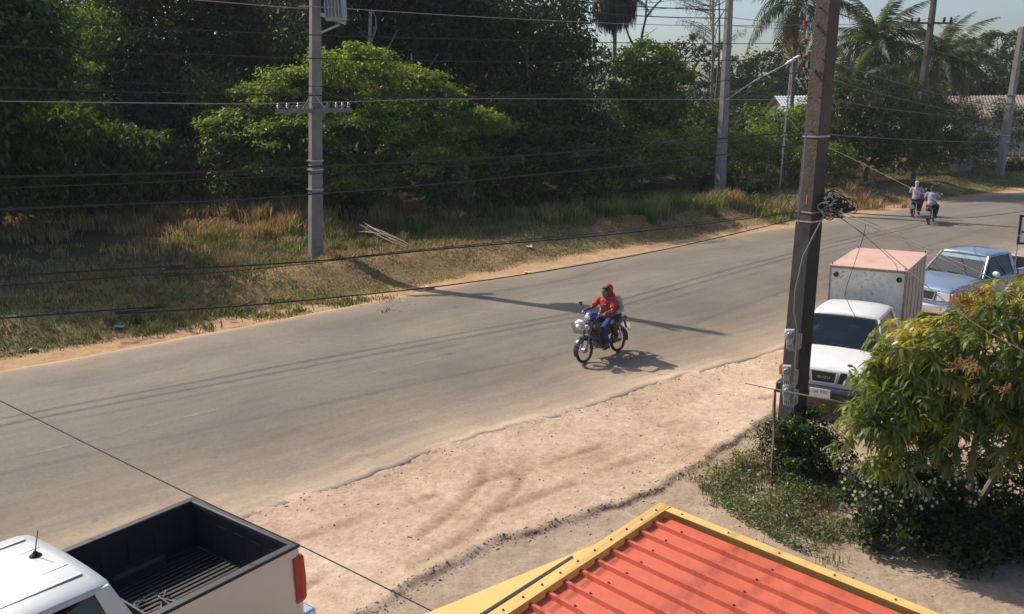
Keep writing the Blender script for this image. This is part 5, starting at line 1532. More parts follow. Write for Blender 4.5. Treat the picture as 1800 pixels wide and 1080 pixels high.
# yellow flashing, along both outer edges, and fascia below it
def flash(a, b, ins, wd, z, drop):
    mb = MB()
    d = (b - a).normalized()
    zz = Vector((0, 0, 1))
    p = [a + zz * z, b + zz * z]
    mb.plate([p[0], p[1], p[1] + ins * wd, p[0] + ins * wd], (0, 0, -1), 0.004)
    mb.plate([p[0] - zz * 0.004, p[1] - zz * 0.004, p[1] - zz * drop, p[0] - zz * drop], ins, 0.004)
    return mb.build('edge_flashing', YELM, carport)
VL = 0.06 + PIT * NP
flash(rp(-0.03, -0.02), rp(-0.03, VL), ru, 0.10, 0.052, 0.16)
flash(rp(-0.03, -0.024), rp(RLu, -0.024), rv, 0.082, 0.047, 0.16)
mb = MB()
for k in range(NP):                       # black blocks standing in for the shade inside the open rib ends
    v_ = 0.06 + PIT * k
    mb.box(rp(u0 + 0.012, v_ + 0.139, 0.012), (0.012, 0.03, 0.03), Mr.to_3x3())
mb.build('rib_end_shade', BLACK, carport)
for k in range(17):
    o = link('screw', sme, None, carport); o.location = rp(0.02, 0.1 + k * 0.18, 0.053)
for k in range(8):
    o = link('screw', sme, None, carport); o.location = rp(0.2 + k * 0.4, 0.02, 0.048)
for v_ in (0.1, 1.5, 3.0):
    mb = MB(); mb.bar(rp(0.05, v_, -0.06), rp(RLu, v_, -0.06), 0.05, 0.09); mb.build('rafter', DARKST, carport)
for (u_, v_) in ((0.12, 0.12), (0.12, 3.0), (3.1, 0.12), (3.1, 3.0)):
    mb = MB(); q = rp(u_, v_, -0.1); mb.bar(q, Vector((q.x, q.y, -RZ0 - 0.1)), 0.06, 0.06); mb.build('post', DARKST, carport)
# leaning yellow sheet below the left edge and the pipe on it
yA, yB = rp(-0.04, 0.45, 0.0), rp(-0.04, 3.0, 0.0)
yO = rp(-0.66, 3.0, -0.03)
mb = MB(); mb.plate([yA, yA + (yO - yA) * 0.06 + Vector((0, 0, -0.01)), yO, yB], (0, 0, -1), 0.006)
mb.build('awning_sheet', YELM, carport)
mb = MB(); mb.tube([rp(-0.075, 0.95, 0.02), rp(-0.09, 2.95, 0.02)], 0.016, 8); mb.build('pipe', mat('dark_grey_pipe', (0.10, 0.10, 0.10), 0.5), carport, smooth=True)

# ------------------------------------------------------------------ houses beyond the garden
def house(name, label, px, Y_, w_, d_, eave, ridge, roofm, wallm, rz):
    x = W(px, Y_)
    root = empty(name, (x, Y_, gz(x, Y_) - 0.05), rz, label, 'house')
    mb = MB()
    mb.box((0, 0, eave / 2), (w_ - 0.8, d_ - 0.8, eave))
    mb.add([(-(w_ / 2 - .4), -(d_ / 2 - .4), eave), (-(w_ / 2 - .4), (d_ / 2 - .4), eave), (-(w_ / 2 - .4), 0, ridge - 0.15)], [(0, 1, 2)])
    mb.add([((w_ / 2 - .4), -(d_ / 2 - .4), eave), ((w_ / 2 - .4), (d_ / 2 - .4), eave), ((w_ / 2 - .4), 0, ridge - 0.15)], [(0, 1, 2)])
    mb.build('wall', wallm, root)
    mb = MB()
    for s_ in (-1, 1):                    # ribbed roof slopes
        nrb = int(w_ / 0.25)
        for k in range(nrb):
            x0 = -w_ / 2 + k * w_ / nrb; xm = x0 + w_ / nrb / 2; x1 = x0 + w_ / nrb
            e0, e1 = (s_ * d_ / 2, eave - 0.2), (0, ridge)
            mb.quad((x0, e0[0], e0[1]), (xm, e0[0], e0[1] + 0.07), (xm, e1[0], e1[1] + 0.07), (x0, e1[0], e1[1]))
            mb.quad((xm, e0[0], e0[1] + 0.07), (x1, e0[0], e0[1]), (x1, e1[0], e1[1]), (xm, e1[0], e1[1] + 0.07))
    mb.build('roof', roofm, root)
    for k in (-0.28, 0.05, 0.32):
        f = MB(); f.box((w_ * k, -(d_ / 2 - 0.39), eave * 0.5), (1.0, 0.06, 1.1)); wo = f.build('window', mat('window_frame', (0.30, 0.25, 0.2), 0.6), root)
        f = MB(); f.box((w_ * k, -(d_ / 2 - 0.345), eave * 0.5), (0.85, 0.02, 0.95)); f.build('pane', mat('far_glass', (0.03, 0.035, 0.04), 0.1), wo)
    return root
TILE = mat('old_roof_tile', (0.28, 0.225, 0.19), 0.9, noise=0.3, nscale=2.5)
WHITEROOF = mat('white_metal_roof', (0.66, 0.68, 0.70), 0.5, noise=0.1)
PLASTER = mat('plaster', (0.42, 0.41, 0.38), 0.9, noise=0.15)
house('house', 'house with a long weathered tiled roof behind the blossom shrub', 1775, 79, 11.0, 6.5, 3.3, 5.0, TILE, PLASTER, -0.25)
house('house', 'house with a white metal roof showing beside the near utility pole', 1440, 74, 8.0, 5.0, 3.3, 4.6, WHITEROOF, PLASTER, 0.2)
house('house', 'small house with a reddish tiled roof between the palms', 1598, 72, 3.6, 4.0, 4.2, 5.4, mat('red_tile', (0.33, 0.20, 0.15), 0.9, noise=0.3), PLASTER, 0.1)

# ------------------------------------------------------------------ things along the far garden
fp = [gp(px, py, 0.45) for px, py in ((1648, 300), (1700, 293), (1755, 287), (1815, 280))]
fence = empty('garden_fence', (fp[0].x, fp[0].y, gz(fp[0].x, fp[0].y)), 0, 'low rusty wire fence with posts in front of the houses', 'fence')
for a, b in zip(fp[:-1], fp[1:]):
    for k in range(5):
        q = a.lerp(b, k / 5); z = gz(q.x, q.y) - fence.location.z
        mb = MB(); mb.box((q.x - fp[0].x, q.y - fp[0].y, z + 0.55), (0.07, 0.07, 1.1)); mb.build('post', mat('fence_post', (0.24, 0.15, 0.10), 0.9, noise=0.3), fence)
    for h in (0.3, 0.6, 0.95):
        za, zb = gz(a.x, a.y) - fence.location.z, gz(b.x, b.y) - fence.location.z
        mb = MB(); mb.tube([(a.x - fp[0].x, a.y - fp[0].y - 0.04, za + h), (b.x - fp[0].x, b.y - fp[0].y - 0.04, zb + h)], 0.012, 5); mb.build('fence_wire', RUST, fence)
sg = gp(1719, 278, 0.45)
sign = empty('notice_board', (sg.x, sg.y, gz(sg.x, sg.y)), 0.2, 'small white notice board on two posts behind the fence', 'sign')
mb = MB(); mb.box((0, 0, 1.55), (0.62, 0.04, 0.62)); mb.build('board', mat('white_board', (0.62, 0.64, 0.68), 0.6, noise=0.1), sign, bevel=0.01)
for k in (-0.22, 0.22):
    mb = MB(); mb.box((k, 0.06, 0.75), (0.05, 0.05, 1.7)); mb.build('post', mat('fence_post', (0.24, 0.15, 0.10), 0.9), sign)
mb = MB(); mb.box((0, -0.024, 1.55), (0.62, 0.006, 0.04)); mb.build('batten', mat('grey_batten', (0.25, 0.26, 0.28), 0.7), sign)
cb_ = gp(1688, 305, 0.35)
mb = MB(); mb.box((0, 0, 0.42), (1.15, 0.8, 0.84)); mb.box((0, 0, 0.86), (1.25, 0.9, 0.06))
o = mb.build('concrete_block', mat('block_concrete', (0.20, 0.185, 0.165), 0.95, noise=0.25), bevel=0.02)
o.location = (cb_.x, cb_.y, gz(cb_.x, cb_.y) - 0.03); o.rotation_euler = (0, 0, 0.45); tag(o, 'grey concrete block on the grass beside the fence', 'concrete block')
# framed board at the right edge of the view
sb = at(1792, 404, 22.5)
bd = empty('signboard', (sb.x, sb.y, 0), -0.25, 'black-framed white board on a thin post at the right edge', 'sign')
zt, zb_ = at(1792, 380, 22.5).z, at(1792, 428, 22.5).z
mb = MB(); mb.box((0.55, 0, (zt + zb_) / 2), (1.05, 0.03, zt - zb_ - 0.06)); pn = mb.build('panel', mat('sign_white', (0.62, 0.66, 0.70), 0.5), bd)
for (c, d) in (((0.55, -0.004, zt), (1.16, 0.05, 0.05)), ((0.55, -0.004, zb_), (1.16, 0.05, 0.05)), ((0.0, -0.004, (zt + zb_) / 2), (0.05, 0.05, zt - zb_)), ((1.1, -0.004, (zt + zb_) / 2), (0.05, 0.05, zt - zb_))):
    mb = MB(); mb.box(c, d); mb.build('frame', BLACK, bd)
mb = MB(); mb.box((0.55, -0.02, zb_ + (zt - zb_) * 0.42), (1.0, 0.008, 0.05)); mb.build('stripe', mat('sign_blue', (0.05, 0.10, 0.30), 0.5), bd)
for k in (0.0, 1.1):
    mb = MB(); mb.tube([(k, 0.03, -0.1), (k, 0.03, zb_ + 0.1)], 0.018, 8); mb.build('post', STEEL, bd)

# rusty fence post with a white pipe lashed to it, near side
f0 = gp(1355, 862, -0.05)
fpst = empty('fence_post', f0, 0, 'rusty steel fence post standing in the weeds before the near pole', 'post')
f1 = at(1361, 686, f0.y) - f0
mb = MB(); mb.bar((0, 0, -0.1), f1, 0.035, 0.006); mb.bar((0.017, 0.015, -0.1), f1 + Vector((0.017, 0.015, 0)), 0.006, 0.035); mb.build('angle_bar', RUST, fpst)
mb = MB(); mb.tube(curve([f1 + Vector((0, -0.02, -0.02)), f1 + Vector((-0.02, -0.03, -0.3)), f1 + Vector((0.02, -0.03, -0.7)), f1 + Vector((0.0, -0.03, -1.2))], 14), 0.006, 5); mb.build('twine', mat('pale_twine', (0.5, 0.46, 0.4), 0.8), fpst)
mb = MB(); mb.tube(curve([at(1361, 684, f0.y - 0.03), at(1420, 696, f0.y + 0.1), at(1490, 710, f0.y + 0.3), at(1560, 735, f0.y + 0.4), at(1660, 745, f0.y + 0.5)], 20), 0.009, 6)
tag(mb.build('pipe_rail', mat('pale_pipe', (0.62, 0.62, 0.60), 0.5), smooth=True), 'thin pale pipe running from the rusty post into the mango tree', 'pipe')
mb = MB(); mb.tube([at(1310, 674, f0.y), at(1361, 685, f0.y)], 0.006, 5); tag(mb.build('twig_rail', RUST), 'thin rusty rod sticking out left of the rusty post', 'rod')

# ------------------------------------------------------------------ bits lying about
rs = np.random.RandomState(201)
db = gp(640, 412, 0.75)
de = gp(722, 437, 0.5)
mb = MB()
for k in range(9):
    a = Vector((db.x + rs.normal(0, 0.15), db.y + rs.normal(0, 0.2), 0)); b = Vector((de.x + rs.normal(0, 0.3), de.y + rs.normal(0, 0.3), 0))
    a.z, b.z = gz(a.x, a.y) + rs.uniform(0.25, 0.6), gz(b.x, b.y) + rs.uniform(0.02, 0.12)
    limb(mb, a, a.lerp(b, rs.uniform(0.6, 1.0)), 0.028, 0.012, rs, 6, 6, 0.05)
tag(mb.build('fallen_branch', mat('bleached_wood', (0.36, 0.27, 0.18), 0.9, noise=0.2), smooth=True), 'pale dry fallen branches lying on the verge right of the concrete pole', 'branch')
def litter(px, py, z, s_, colr, label, seed):
    rs = np.random.RandomState(seed)
    c = gp(px, py, z); zz_ = gz(c.x, c.y)
    mb = MB()
    q = [Vector((c.x + s_ * math.cos(a) * rs.uniform(0.6, 1.2), c.y + s_ * math.sin(a) * rs.uniform(0.6, 1.2), zz_ + rs.uniform(0.02, 0.10) * (1 + s_))) for a in np.linspace(0, 6.283, 9)[:-1]]
    top = Vector((c.x, c.y, zz_ + 0.5 * s_))
    mb.add(q + [top, Vector((c.x, c.y, zz_))], [(i, (i + 1) % 8, 8) for i in range(8)] + [((i + 1) % 8, i, 9) for i in range(8)])
    tag(mb.build('litter', mat('litter_%s' % seed, colr, 0.6)), label, 'litter', 'litter on the far verge')
litter(755, 506, 0.02, 0.20, (0.72, 0.62, 0.55), 'pale scrap of paper on the dirt edge where the pole shadow starts', 1)
litter(926, 470, 0.2, 0.13, (0.72, 0.58, 0.18), 'yellow scrap of litter on the verge', 2)
litter(930, 431, 0.4, 0.14, (0.6, 0.6, 0.6), 'small white scrap on the verge above the yellow one', 3)
litter(57, 615, 0.05, 0.10, (0.7, 0.7, 0.68), 'white scrap on the verge in the far left shade', 4)
litter(210, 578, 0.1, 0.14, (0.10, 0.30, 0.26), 'greenish scrap lying in the shaded verge', 5)
litter(1275, 419, 0.15, 0.12, (0.7, 0.68, 0.62), 'small white scrap near the road edge by the near pole', 6)
litter(1330, 832, 0.0, 0.07, (0.7, 0.68, 0.62), 'pale rubble scrap beside the rusty fence post', 8)
litter(950, 482, 0.1, 0.09, (0.6, 0.55, 0.45), 'tiny pale scrap just below the yellow one', 7)
# pebbles, crumbs of asphalt and broken edge
def pebbles(name, label, P, r, cols, rs, m):
    n = len(P)
    base = np.array([(1, 0, 0), (-0.5, 0.87, 0), (-0.5, -0.87, 0), (0, 0, 0.9), (0.2, 0.1, -0.6)])
    V = P[:, None, :] + base[None] * (r[:, None, None]) * rs.uniform(0.6, 1.3, (n, 5, 3))
    i = np.arange(n)[:, None] * 5
    F = np.concatenate([np.concatenate([i + a, i + b, i + c], 1) for a, b, c in ((0, 1, 3), (1, 2, 3), (2, 0, 3), (1, 0, 4), (2, 1, 4), (0, 2, 4))])
    o = link(name, np_mesh(name, V.reshape(-1, 3), F, np.repeat(cols, 5, 0)), m)
    tag(o, label, kind='stuff')
STONE = leaf_mat('stone_crumb', 0.0, 0.0)
rs = np.random.RandomState(211)
n = 60000
qx, qy = rs.uniform(-4.5, 8, n), rs.uniform(7, 20, n)
zz, df_, dn_, dc_ = terrain(qx, qy)
pr = np.where(np.abs(dc_) < 0.14, 1.0, 0.10) + np.exp(-(dn_ / 0.25) ** 2) * 0.5 + 0.22 * (fbm(qx, qy, 0.9, 77) > 0.08)
k = (dn_ < 0.1) & (rs.uniform(0, 1, n) < pr) & ~((dc_ < -0.25) & (rs.uniform(0, 1, n) < 0.6))
qx, qy, zz, dc_ = qx[k], qy[k], zz[k], dc_[k]
r_ = 0.005 + 0.022 * rs.uniform(0, 1, len(qx)) ** 5 + 0.010 * (np.abs(dc_) < 0.12) * rs.uniform(0, 1, len(qx))
pebbles('pebbles', 'pebbles and crumbs on the dirt forecourt', np.c_[qx, qy, zz], r_, pal_pick([(0.42, 0.32, 0.23), (0.50, 0.40, 0.30), (0.36, 0.27, 0.20), (0.27, 0.22, 0.18)], len(qx), rs), rs, STONE)
# ------------------------------------------------------------------ vehicles
def paint(name, col, rough=0.32, metal=0.0, coat=0.6, dirt=0.25, dcol=(0.30, 0.22, 0.15)):
    m = bpy.data.materials.new(name)
    m.use_nodes = True
    nt = m.node_tree
    b = nt.nodes['Principled BSDF']
    b.inputs['Roughness'].default_value = rough
    b.inputs['Metallic'].default_value = metal
    b.inputs['Coat Weight'].default_value = coat
    b.inputs['Coat Roughness'].default_value = 0.12
    tc = nt.nodes.new('ShaderNodeTexCoord')
    n = nt.nodes.new('ShaderNodeTexNoise')
    n.inputs['Scale'].default_value = 3.0
    n.inputs['Detail'].default_value = 9
    n.inputs['Roughness'].default_value = 0.7
    nt.links.new(tc.outputs['Object'], n.inputs['Vector'])
    r = nt.nodes.new('ShaderNodeValToRGB')
    r.color_ramp.elements[0].position = 0.38
    r.color_ramp.elements[0].color = (*[c * (1 - dirt) + d * dirt for c, d in zip(col, dcol)], 1)
    r.color_ramp.elements[1].position = 0.62
    r.color_ramp.elements[1].color = (*col, 1)
    nt.links.new(n.outputs['Fac'], r.inputs['Fac'])
    nt.links.new(r.outputs['Color'], b.inputs['Base Color'])
    return m
def glass_mat(name, tint=(0.35, 0.40, 0.40), refl=0.10):
    m = bpy.data.materials.new(name)
    m.use_nodes = True
    nt = m.node_tree
    nt.nodes.clear()
    out = nt.nodes.new('ShaderNodeOutputMaterial')
    tr = nt.nodes.new('ShaderNodeBsdfTransparent')
    tr.inputs['Color'].default_value = (*tint, 1)
    gl = nt.nodes.new('ShaderNodeBsdfGlossy')
    gl.inputs['Roughness'].default_value = 0.03
    lw = nt.nodes.new('ShaderNodeFresnel')
    lw.inputs['IOR'].default_value = 1.5
    ad = nt.nodes.new('ShaderNodeMath'); ad.operation = 'MULTIPLY_ADD'; ad.inputs[1].default_value = 0.9; ad.inputs[2].default_value = refl * 0.3
    nt.links.new(lw.outputs['Fac'], ad.inputs[0])
    mx = nt.nodes.new('ShaderNodeMixShader')
    nt.links.new(ad.outputs[0], mx.inputs['Fac'])
    nt.links.new(tr.outputs['BSDF'], mx.inputs[1])
    nt.links.new(gl.outputs['BSDF'], mx.inputs[2])
    nt.links.new(mx.outputs['Shader'], out.inputs['Surface'])
    return m
GLASS = glass_mat('car_glass', (0.26, 0.30, 0.30), 0.22)
GLASS_TINT = glass_mat('tinted_glass', (0.10, 0.11, 0.11), 0.12)
GLASS_BAND = mat('sun_band_glass', (0.20, 0.33, 0.33), 0.12, coat=0.5)
TRIM = mat('black_trim', (0.025, 0.025, 0.027), 0.55)
CHROME = mat('chrome', (0.75, 0.76, 0.77), 0.15, 1.0)
INTER = mat('cab_interior', (0.06, 0.06, 0.065), 0.8)
SEAT = mat('seat_cloth', (0.13, 0.125, 0.12), 0.9)
TYRE = mat('tyre', (0.022, 0.022, 0.023), 0.85)
RIM = mat('wheel_rim', (0.42, 0.43, 0.44), 0.35, 0.8)
LAMP = mat('headlamp', (0.70, 0.72, 0.74), 0.08, 0.35, coat=0.8)
AMBER = mat('amber_lens', (0.75, 0.20, 0.03), 0.2)
REDL = mat('red_lens', (0.50, 0.03, 0.025), 0.2)
PLATE = mat('plate_white', (0.74, 0.74, 0.72), 0.5)

def text_obj(name, s_, size, m, parent, loc, rot, extrude=0.002, sx=1.0):
    cu = bpy.data.curves.new(name, 'FONT')
    cu.body = s_
    cu.size = size
    cu.extrude = extrude
    cu.align_x = 'CENTER'
    cu.align_y = 'CENTER'
    t = bpy.data.objects.new(name, cu)
    COL.objects.link(t)
    dg = bpy.context.evaluated_depsgraph_get()
    me = bpy.data.meshes.new_from_object(t.evaluated_get(dg))
    bpy.data.objects.remove(t)
    o = link(name, me, None, parent)
    me.materials.clear()
    me.materials.append(m)
    o.location = loc
    o.rotation_euler = rot
    o.scale = (sx, 1, 1)
    return o

def wheel(parent, x, y, r, w_, side):
    o = bpy.data.objects.new('wheel', None); COL.objects.link(o); o.parent = parent; o.location = (x, y, r)
    mb = MB(); h = w_ / 2
    mb.lathe([(r * 0.62, -h * 0.8), (r * 0.9, -h), (r, -h * 0.7), (r, h * 0.7), (r * 0.9, h), (r * 0.62, h * 0.8), (r * 0.62, -h * 0.8)], (0, 0, 0), (1, 0, 0), 24)
    mb.build('tyre', TYRE, o, smooth=True)
    mb = MB()
    mb.lathe([(r * 0.62, h * 0.7), (r * 0.56, h * 0.5), (r * 0.3, h * 0.35), (r * 0.14, h * 0.6), (0.0, h * 0.6)], (0, 0, 0), (side, 0, 0), 20)
    for k in range(6):
        a = k * math.pi / 3
        mb.bar((side * h * 0.45, math.cos(a) * r * 0.14, math.sin(a) * r * 0.14), (side * h * 0.5, math.cos(a) * r * 0.56, math.sin(a) * r * 0.56), 0.05, 0.02, (1, 0, 0))
    mb.build('rim', RIM, o, smooth=True)
    return o

def pickup(root, body_m, q, bed=True):
    """cab, bonnet and bed from a handful of dimensions; +y is forward, ground at z 0"""
    hw, yf, yw, yt, yr, yc, yb = q['hw'], q['yf'], q['yw'], q['yt'], q['yr'], q['yc'], q['yb']
    zs, zh, zw, zb, zr, hr = q['zs'], q['zh'], q['zw'], q['zb'], q['zr'], q['hr']
    # ---- body shell: bonnet and cab below the waist
    def sec(y, w_, top, crown):
        pts = [(-w_ + 0.05, zs), (-w_ + 0.005, zs + 0.12), (-w_, (zs + top) / 2), (-w_ + 0.012, top - 0.10), (-w_ + 0.05, top - 0.025), (-w_ + 0.13, top), (-w_ * 0.45, top + crown * 0.8), (0, top + crown)]
        pts = pts + [(-x, z) for x, z in pts[-2::-1]]
        return [Vector((x, y, z)) for x, z in pts]
    st = [(yf, hw * 0.90, zh - 0.13, 0.004), (yf - 0.03, hw * 0.94, zh - 0.05, 0.012), (yf - 0.12, hw * 0.975, zh, 0.02), (yf - 0.4, hw, zh + (zw - zh) * 0.4, 0.03), (yw + 0.1, hw, zw - 0.015, 0.035), (yw, hw, zw, 0.03),
          (yw - 0.12, hw, zb, 0.0), ((yw + yc) / 2, hw + 0.005, zb, 0.0), (yc, hw, zb, 0.0)]
    mb = MB(); mb.loft([sec(*s_) for s_ in st]); body = mb.build('body', body_m, root, bevel=0.015)
    # bonnet shut line and door lines: thin dark strips set just proud
    mb = MB()
    for s_ in (-1, 1):
        mb.bar((s_ * (hw - 0.14), yf - 0.14, zh + 0.006), (s_ * (hw - 0.13), yw + 0.02, zw + 0.006), 0.008, 0.004)
    mb.build('bonnet_gap', TRIM, body)
    for s_ in (-1, 1):
        mb = MB()
        for y in q['doors']:
            mb.bar((s_ * (hw + 0.006), y, zs + 0.1), (s_ * (hw + 0.004), y, zb - 0.03), 0.010, 0.006, (0, 1, 0))
        mb.build('door_gap', TRIM, body)
        for y in q['doors'][:-1]:
            mb = MB(); mb.box((s_ * (hw + 0.02), y - 0.18 if len(q['doors']) > 2 else y - 0.8, zb - 0.14), (0.03, 0.16, 0.035)); mb.build('door_handle', TRIM if q.get('black_handle') else CHROME, body, bevel=0.008)
    # ---- roof
    mb = MB(); rg = []
    for y, w_, z in ((yt + 0.035, hr * 0.93, zr - 0.055), (yt, hr * 0.97, zr - 0.02), (yt - 0.15, hr, zr), ((yt + yr) / 2, hr + 0.01, zr + 0.012), (yr + 0.12, hr, zr - 0.003), (yr + 0.03, hr * 0.97, zr - 0.02), (yr - 0.02, hr * 0.94, zr - 0.06)):
        rg.append([Vector((x, y, zz)) for x, zz in ((-w_ - 0.035, z - 0.085), (-w_ - 0.02, z - 0.04), (-w_ + 0.05, z - 0.004), (-w_ * 0.5, z + 0.018), (0, z + 0.026), (w_ * 0.5, z + 0.018), (w_ - 0.05, z - 0.004), (w_ + 0.02, z - 0.04), (w_ + 0.035, z - 0.085), (w_ - 0.04, z - 0.075), (-w_ + 0.04, z - 0.075))])
    mb.loft(rg); roof = mb.build('roof', q.get('roof_m', body_m), root, bevel=0.012)
    if q.get('roof_ribs'):
        for k in range(q['roof_ribs']):
            x = (-0.5 + (k + 0.5) / q['roof_ribs']) * hr * 1.75
            mb = MB(); mb.bar((x, yt - 0.25, zr + 0.020), (x, yr + 0.12, zr + 0.016), 0.035, 0.014); mb.build('roof_rib', q.get('roof_m', body_m), roof, bevel=0.006)
    # ---- pillars
    zt = zr - 0.07
    def pil(a, b, w_, t_):
        mb = MB(); mb.bar(a, b, w_, t_, (0, 1, 0.3)); mb.build('pillar', q.get('pillar_m', body_m), root, bevel=0.008)
    for s_ in (-1, 1):
        pil((s_ * (hw - 0.07), yw - 0.04, zw - 0.02), (s_ * (hr + 0.005), yt + 0.02, zt), 0.055, 0.07)
        cp = q.get('cpil', 0.13)
        mb = MB(); mb.plate([(s_ * (hw - 0.012), yc + 0.004, zb - 0.03), (s_ * (hw - 0.012), yc + cp + 0.06, zb - 0.03), (s_ * (hr + 0.026), yr + cp, zt + 0.012), (s_ * (hr + 0.026), yr + 0.012, zt + 0.012)], (-s_, 0, 0), 0.05); mb.build('pillar', q.get('pillar_m', body_m), root, bevel=0.01)
        for y in q['bpil']:
            pil((s_ * (hw - 0.03), y, zb - 0.02), (s_ * (hr + 0.018), y - 0.04, zt), 0.04, 0.08)
    # ---- glass
    def pane(name, pts, m, n_):
        mb = MB(); mb.plate(pts, n_, 0.006); return mb.build(name, m, root)
    wsb, wst = hw - 0.11, hr - 0.03
    ws_b, ws_t = Vector((0, yw + 0.0, zw + 0.02)), Vector((0, yt + 0.045, zt))
    k1 = 0.22 if q.get('band') else 0.0
    def wpt(t, sx): 
        p = ws_b.lerp(ws_t, t); return Vector((sx * (wsb + (wst - wsb) * t), p.y, p.z))
    nws = (ws_t - ws_b).cross(Vector((1, 0, 0)))
    pane('windscreen', [wpt(0, -1), wpt(0, 1), wpt(1 - k1, 1), wpt(1 - k1, -1)], GLASS, nws)
    if k1: pane('sun_band', [wpt(1 - k1 + 0.004, -1), wpt(1 - k1 + 0.004, 1), wpt(1, 1), wpt(1, -1)], GLASS_BAND, nws)
    mb = MB(); e = 0.012
    for a, b in ((wpt(0, -1), wpt(0, 1)), (wpt(0, 1), wpt(1, 1)), (wpt(1, 1), wpt(1, -1)), (wpt(1, -1), wpt(0, -1))): mb.bar(a + Vector((0, e, 0)), b + Vector((0, e, 0)), 0.03, 0.014, (0, 1, 0.4))
    mb.build('windscreen_seal', TRIM, root)
    for j, x0 in enumerate((-0.30, 0.25)):
        mb = MB(); mb.bar(wpt(0.03, 0) + Vector((x0, 0.02, 0.005)), wpt(0.10, 0) + Vector((x0 + 0.45, 0.03, 0.0)), 0.016, 0.012); mb.build('wiper', TRIM, root)
    edges = [yw - 0.16] + list(q['bpil']) + [yc + 0.10]
    tops = [yt - 0.02] + [y - 0.04 for y in q['bpil']] + [yr + 0.12]
    for s_ in (-1, 1):
        for i in range(len(edges) - 1):
            a0, a1 = edges[i] - 0.05, edges[i + 1] + 0.05
            t0, t1 = tops[i] - 0.06, tops[i + 1] + 0.05
            xb, xt = s_ * (hw - 0.04), s_ * (hr + 0.006)
            pane('side_window', [Vector((xb, a0, zb + 0.01)), Vector((xb, a1, zb + 0.01)), Vector((xt, t1, zt - 0.02)), Vector((xt, t0, zt - 0.02))], q.get('side_glass', GLASS_TINT), (-s_, 0, 0.2))
    pane('rear_window', [Vector((-hw + 0.16, yc + 0.035, zb + 0.03)), Vector((hw - 0.16, yc + 0.035, zb + 0.03)), Vector((hr - 0.10, yr + 0.02, zt - 0.01)), Vector((-hr + 0.10, yr + 0.02, zt - 0.01))], GLASS_TINT, (0, 1, 0))
    mb = MB(); mb.box((0, yc + 0.022, (zb + zs) / 2), (2 * hw - 0.1, 0.03, zb - zs)); mb.build('cab_back', body_m, root)
    # ---- cab inside
    mb = MB(); mb.box((0, yw - 0.22, zb - 0.02), (2 * hw - 0.22, 0.34, 0.16)); mb.build('dashboard', INTER, root, bevel=0.03)
    for s_ in (-1, 1):
        mb = MB(); mb.box((s_ * 0.37, yw - 1.05, zb - 0.28), (0.52, 0.5, 0.16)); mb.box((s_ * 0.37, yw - 1.30, zb + 0.02), (0.50, 0.14, 0.62)); mb.box((s_ * 0.37, yw - 1.33, zb + 0.38), (0.26, 0.10, 0.17)); mb.build('seat', SEAT, root, bevel=0.04)
    mb = MB(); c = Vector((0.37, yw - 0.46, zb + 0.0)); mb.tube([c + Vector((0.19 * math.cos(a), 0.10 * math.sin(a), 0.16 * math.sin(a))) for a in np.linspace(0, 6.283, 20)], 0.014, 6, False); mb.build('steering_wheel', TRIM, root)
    mb = MB(); mb.box((0, (yw + yc) / 2, zb - 0.06 - 0.001), (2 * hw - 0.16, abs(yw - yc) - 0.2, 0.02)); mb.build('cab_floor', INTER, root)
    # ---- face
    g = q.get('face', {})
    yF = yf + 0.004
    mb = MB(); mb.box((0, yF + 0.05, zs + 0.02), (2 * hw * 0.99, 0.22, 0.22)); mb.box((0, yF + 0.09, zs + 0.02), (2 * hw * 0.8, 0.18, 0.17)); mb.build('front_bumper', g.get('bumper_m', TRIM), root, bevel=0.035)
    gw, gz0, gz1 = g.get('gw', 0.36), g.get('gz0', zs + 0.17), g.get('gz1', zh - 0.10)
    mb = MB(); mb.plate([(-gw * 0.86, yF, gz0), (gw * 0.86, yF, gz0), (gw, yF, gz1), (-gw, yF, gz1)], (0, 1, 0), 0.014); gr = mb.build('grille', TRIM, root)
    mb = MB()
    ed = [(-gw * 0.86, gz0), (gw * 0.86, gz0), (gw, gz1), (-gw, gz1)]
    for (a, b) in zip(ed, ed[1:] + ed[:1]): mb.bar((a[0], yF + 0.016, a[1]), (b[0], yF + 0.016, b[1]), 0.024, 0.02, (0, 1, 0))
    mb.build('grille_surround', g.get('surround_m', CHROME), gr)
    mb = MB()
    for k in range(1, 4): 
        z = gz0 + (gz1 - gz0) * k / 4; mb.bar((-gw * 0.88, yF + 0.012, z), (gw * 0.88, yF + 0.012, z), 0.012, 0.010)
    mb.build('grille_bar', mat('grille_grey', (0.07, 0.07, 0.07), 0.5), gr)
    for s_ in (-1, 1):
        x0, x1 = gw + 0.04, gw + g.get('sw', 0.16)
        if g.get('side_grille'):
            mb = MB(); mb.plate([(s_ * (x0 - 0.03), yF, gz0 + 0.01), (s_ * x1, yF - 0.01, gz0 + 0.01), (s_ * x1, yF - 0.01, gz1), (s_ * (x0 + 0.02), yF, gz1)], (0, 1, 0), 0.012); mb.build('side_grille', TRIM, root)
            x0 = x1 + 0.03
        x1 = hw * 0.90
        mb = MB(); mb.plate([(s_ * x0, yF - 0.005, gz0 + 0.01), (s_ * x1, yF - 0.03, gz0 + 0.02), (s_ * x1, yF - 0.03, gz1 - 0.01), (s_ * x0, yF - 0.005, gz1)], (0, 1, 0), 0.03); mb.build('headlight', LAMP, root, bevel=0.012)
        mb = MB(); mb.box((s_ * (hw * 0.955), yf - 0.10, (gz0 + gz1) / 2), (0.07, 0.16, (gz1 - gz0) * 0.9)); mb.build('turn_signal', AMBER, root, bevel=0.015)
        # mirrors
        mb = MB(); mb.ball((s_ * (hw + 0.17), yw - 0.22, zb + 0.13), (0.10, 0.045, 0.075), 12, 8); mo = mb.build('mirror', q.get('mirror_m', body_m), root, smooth=True)
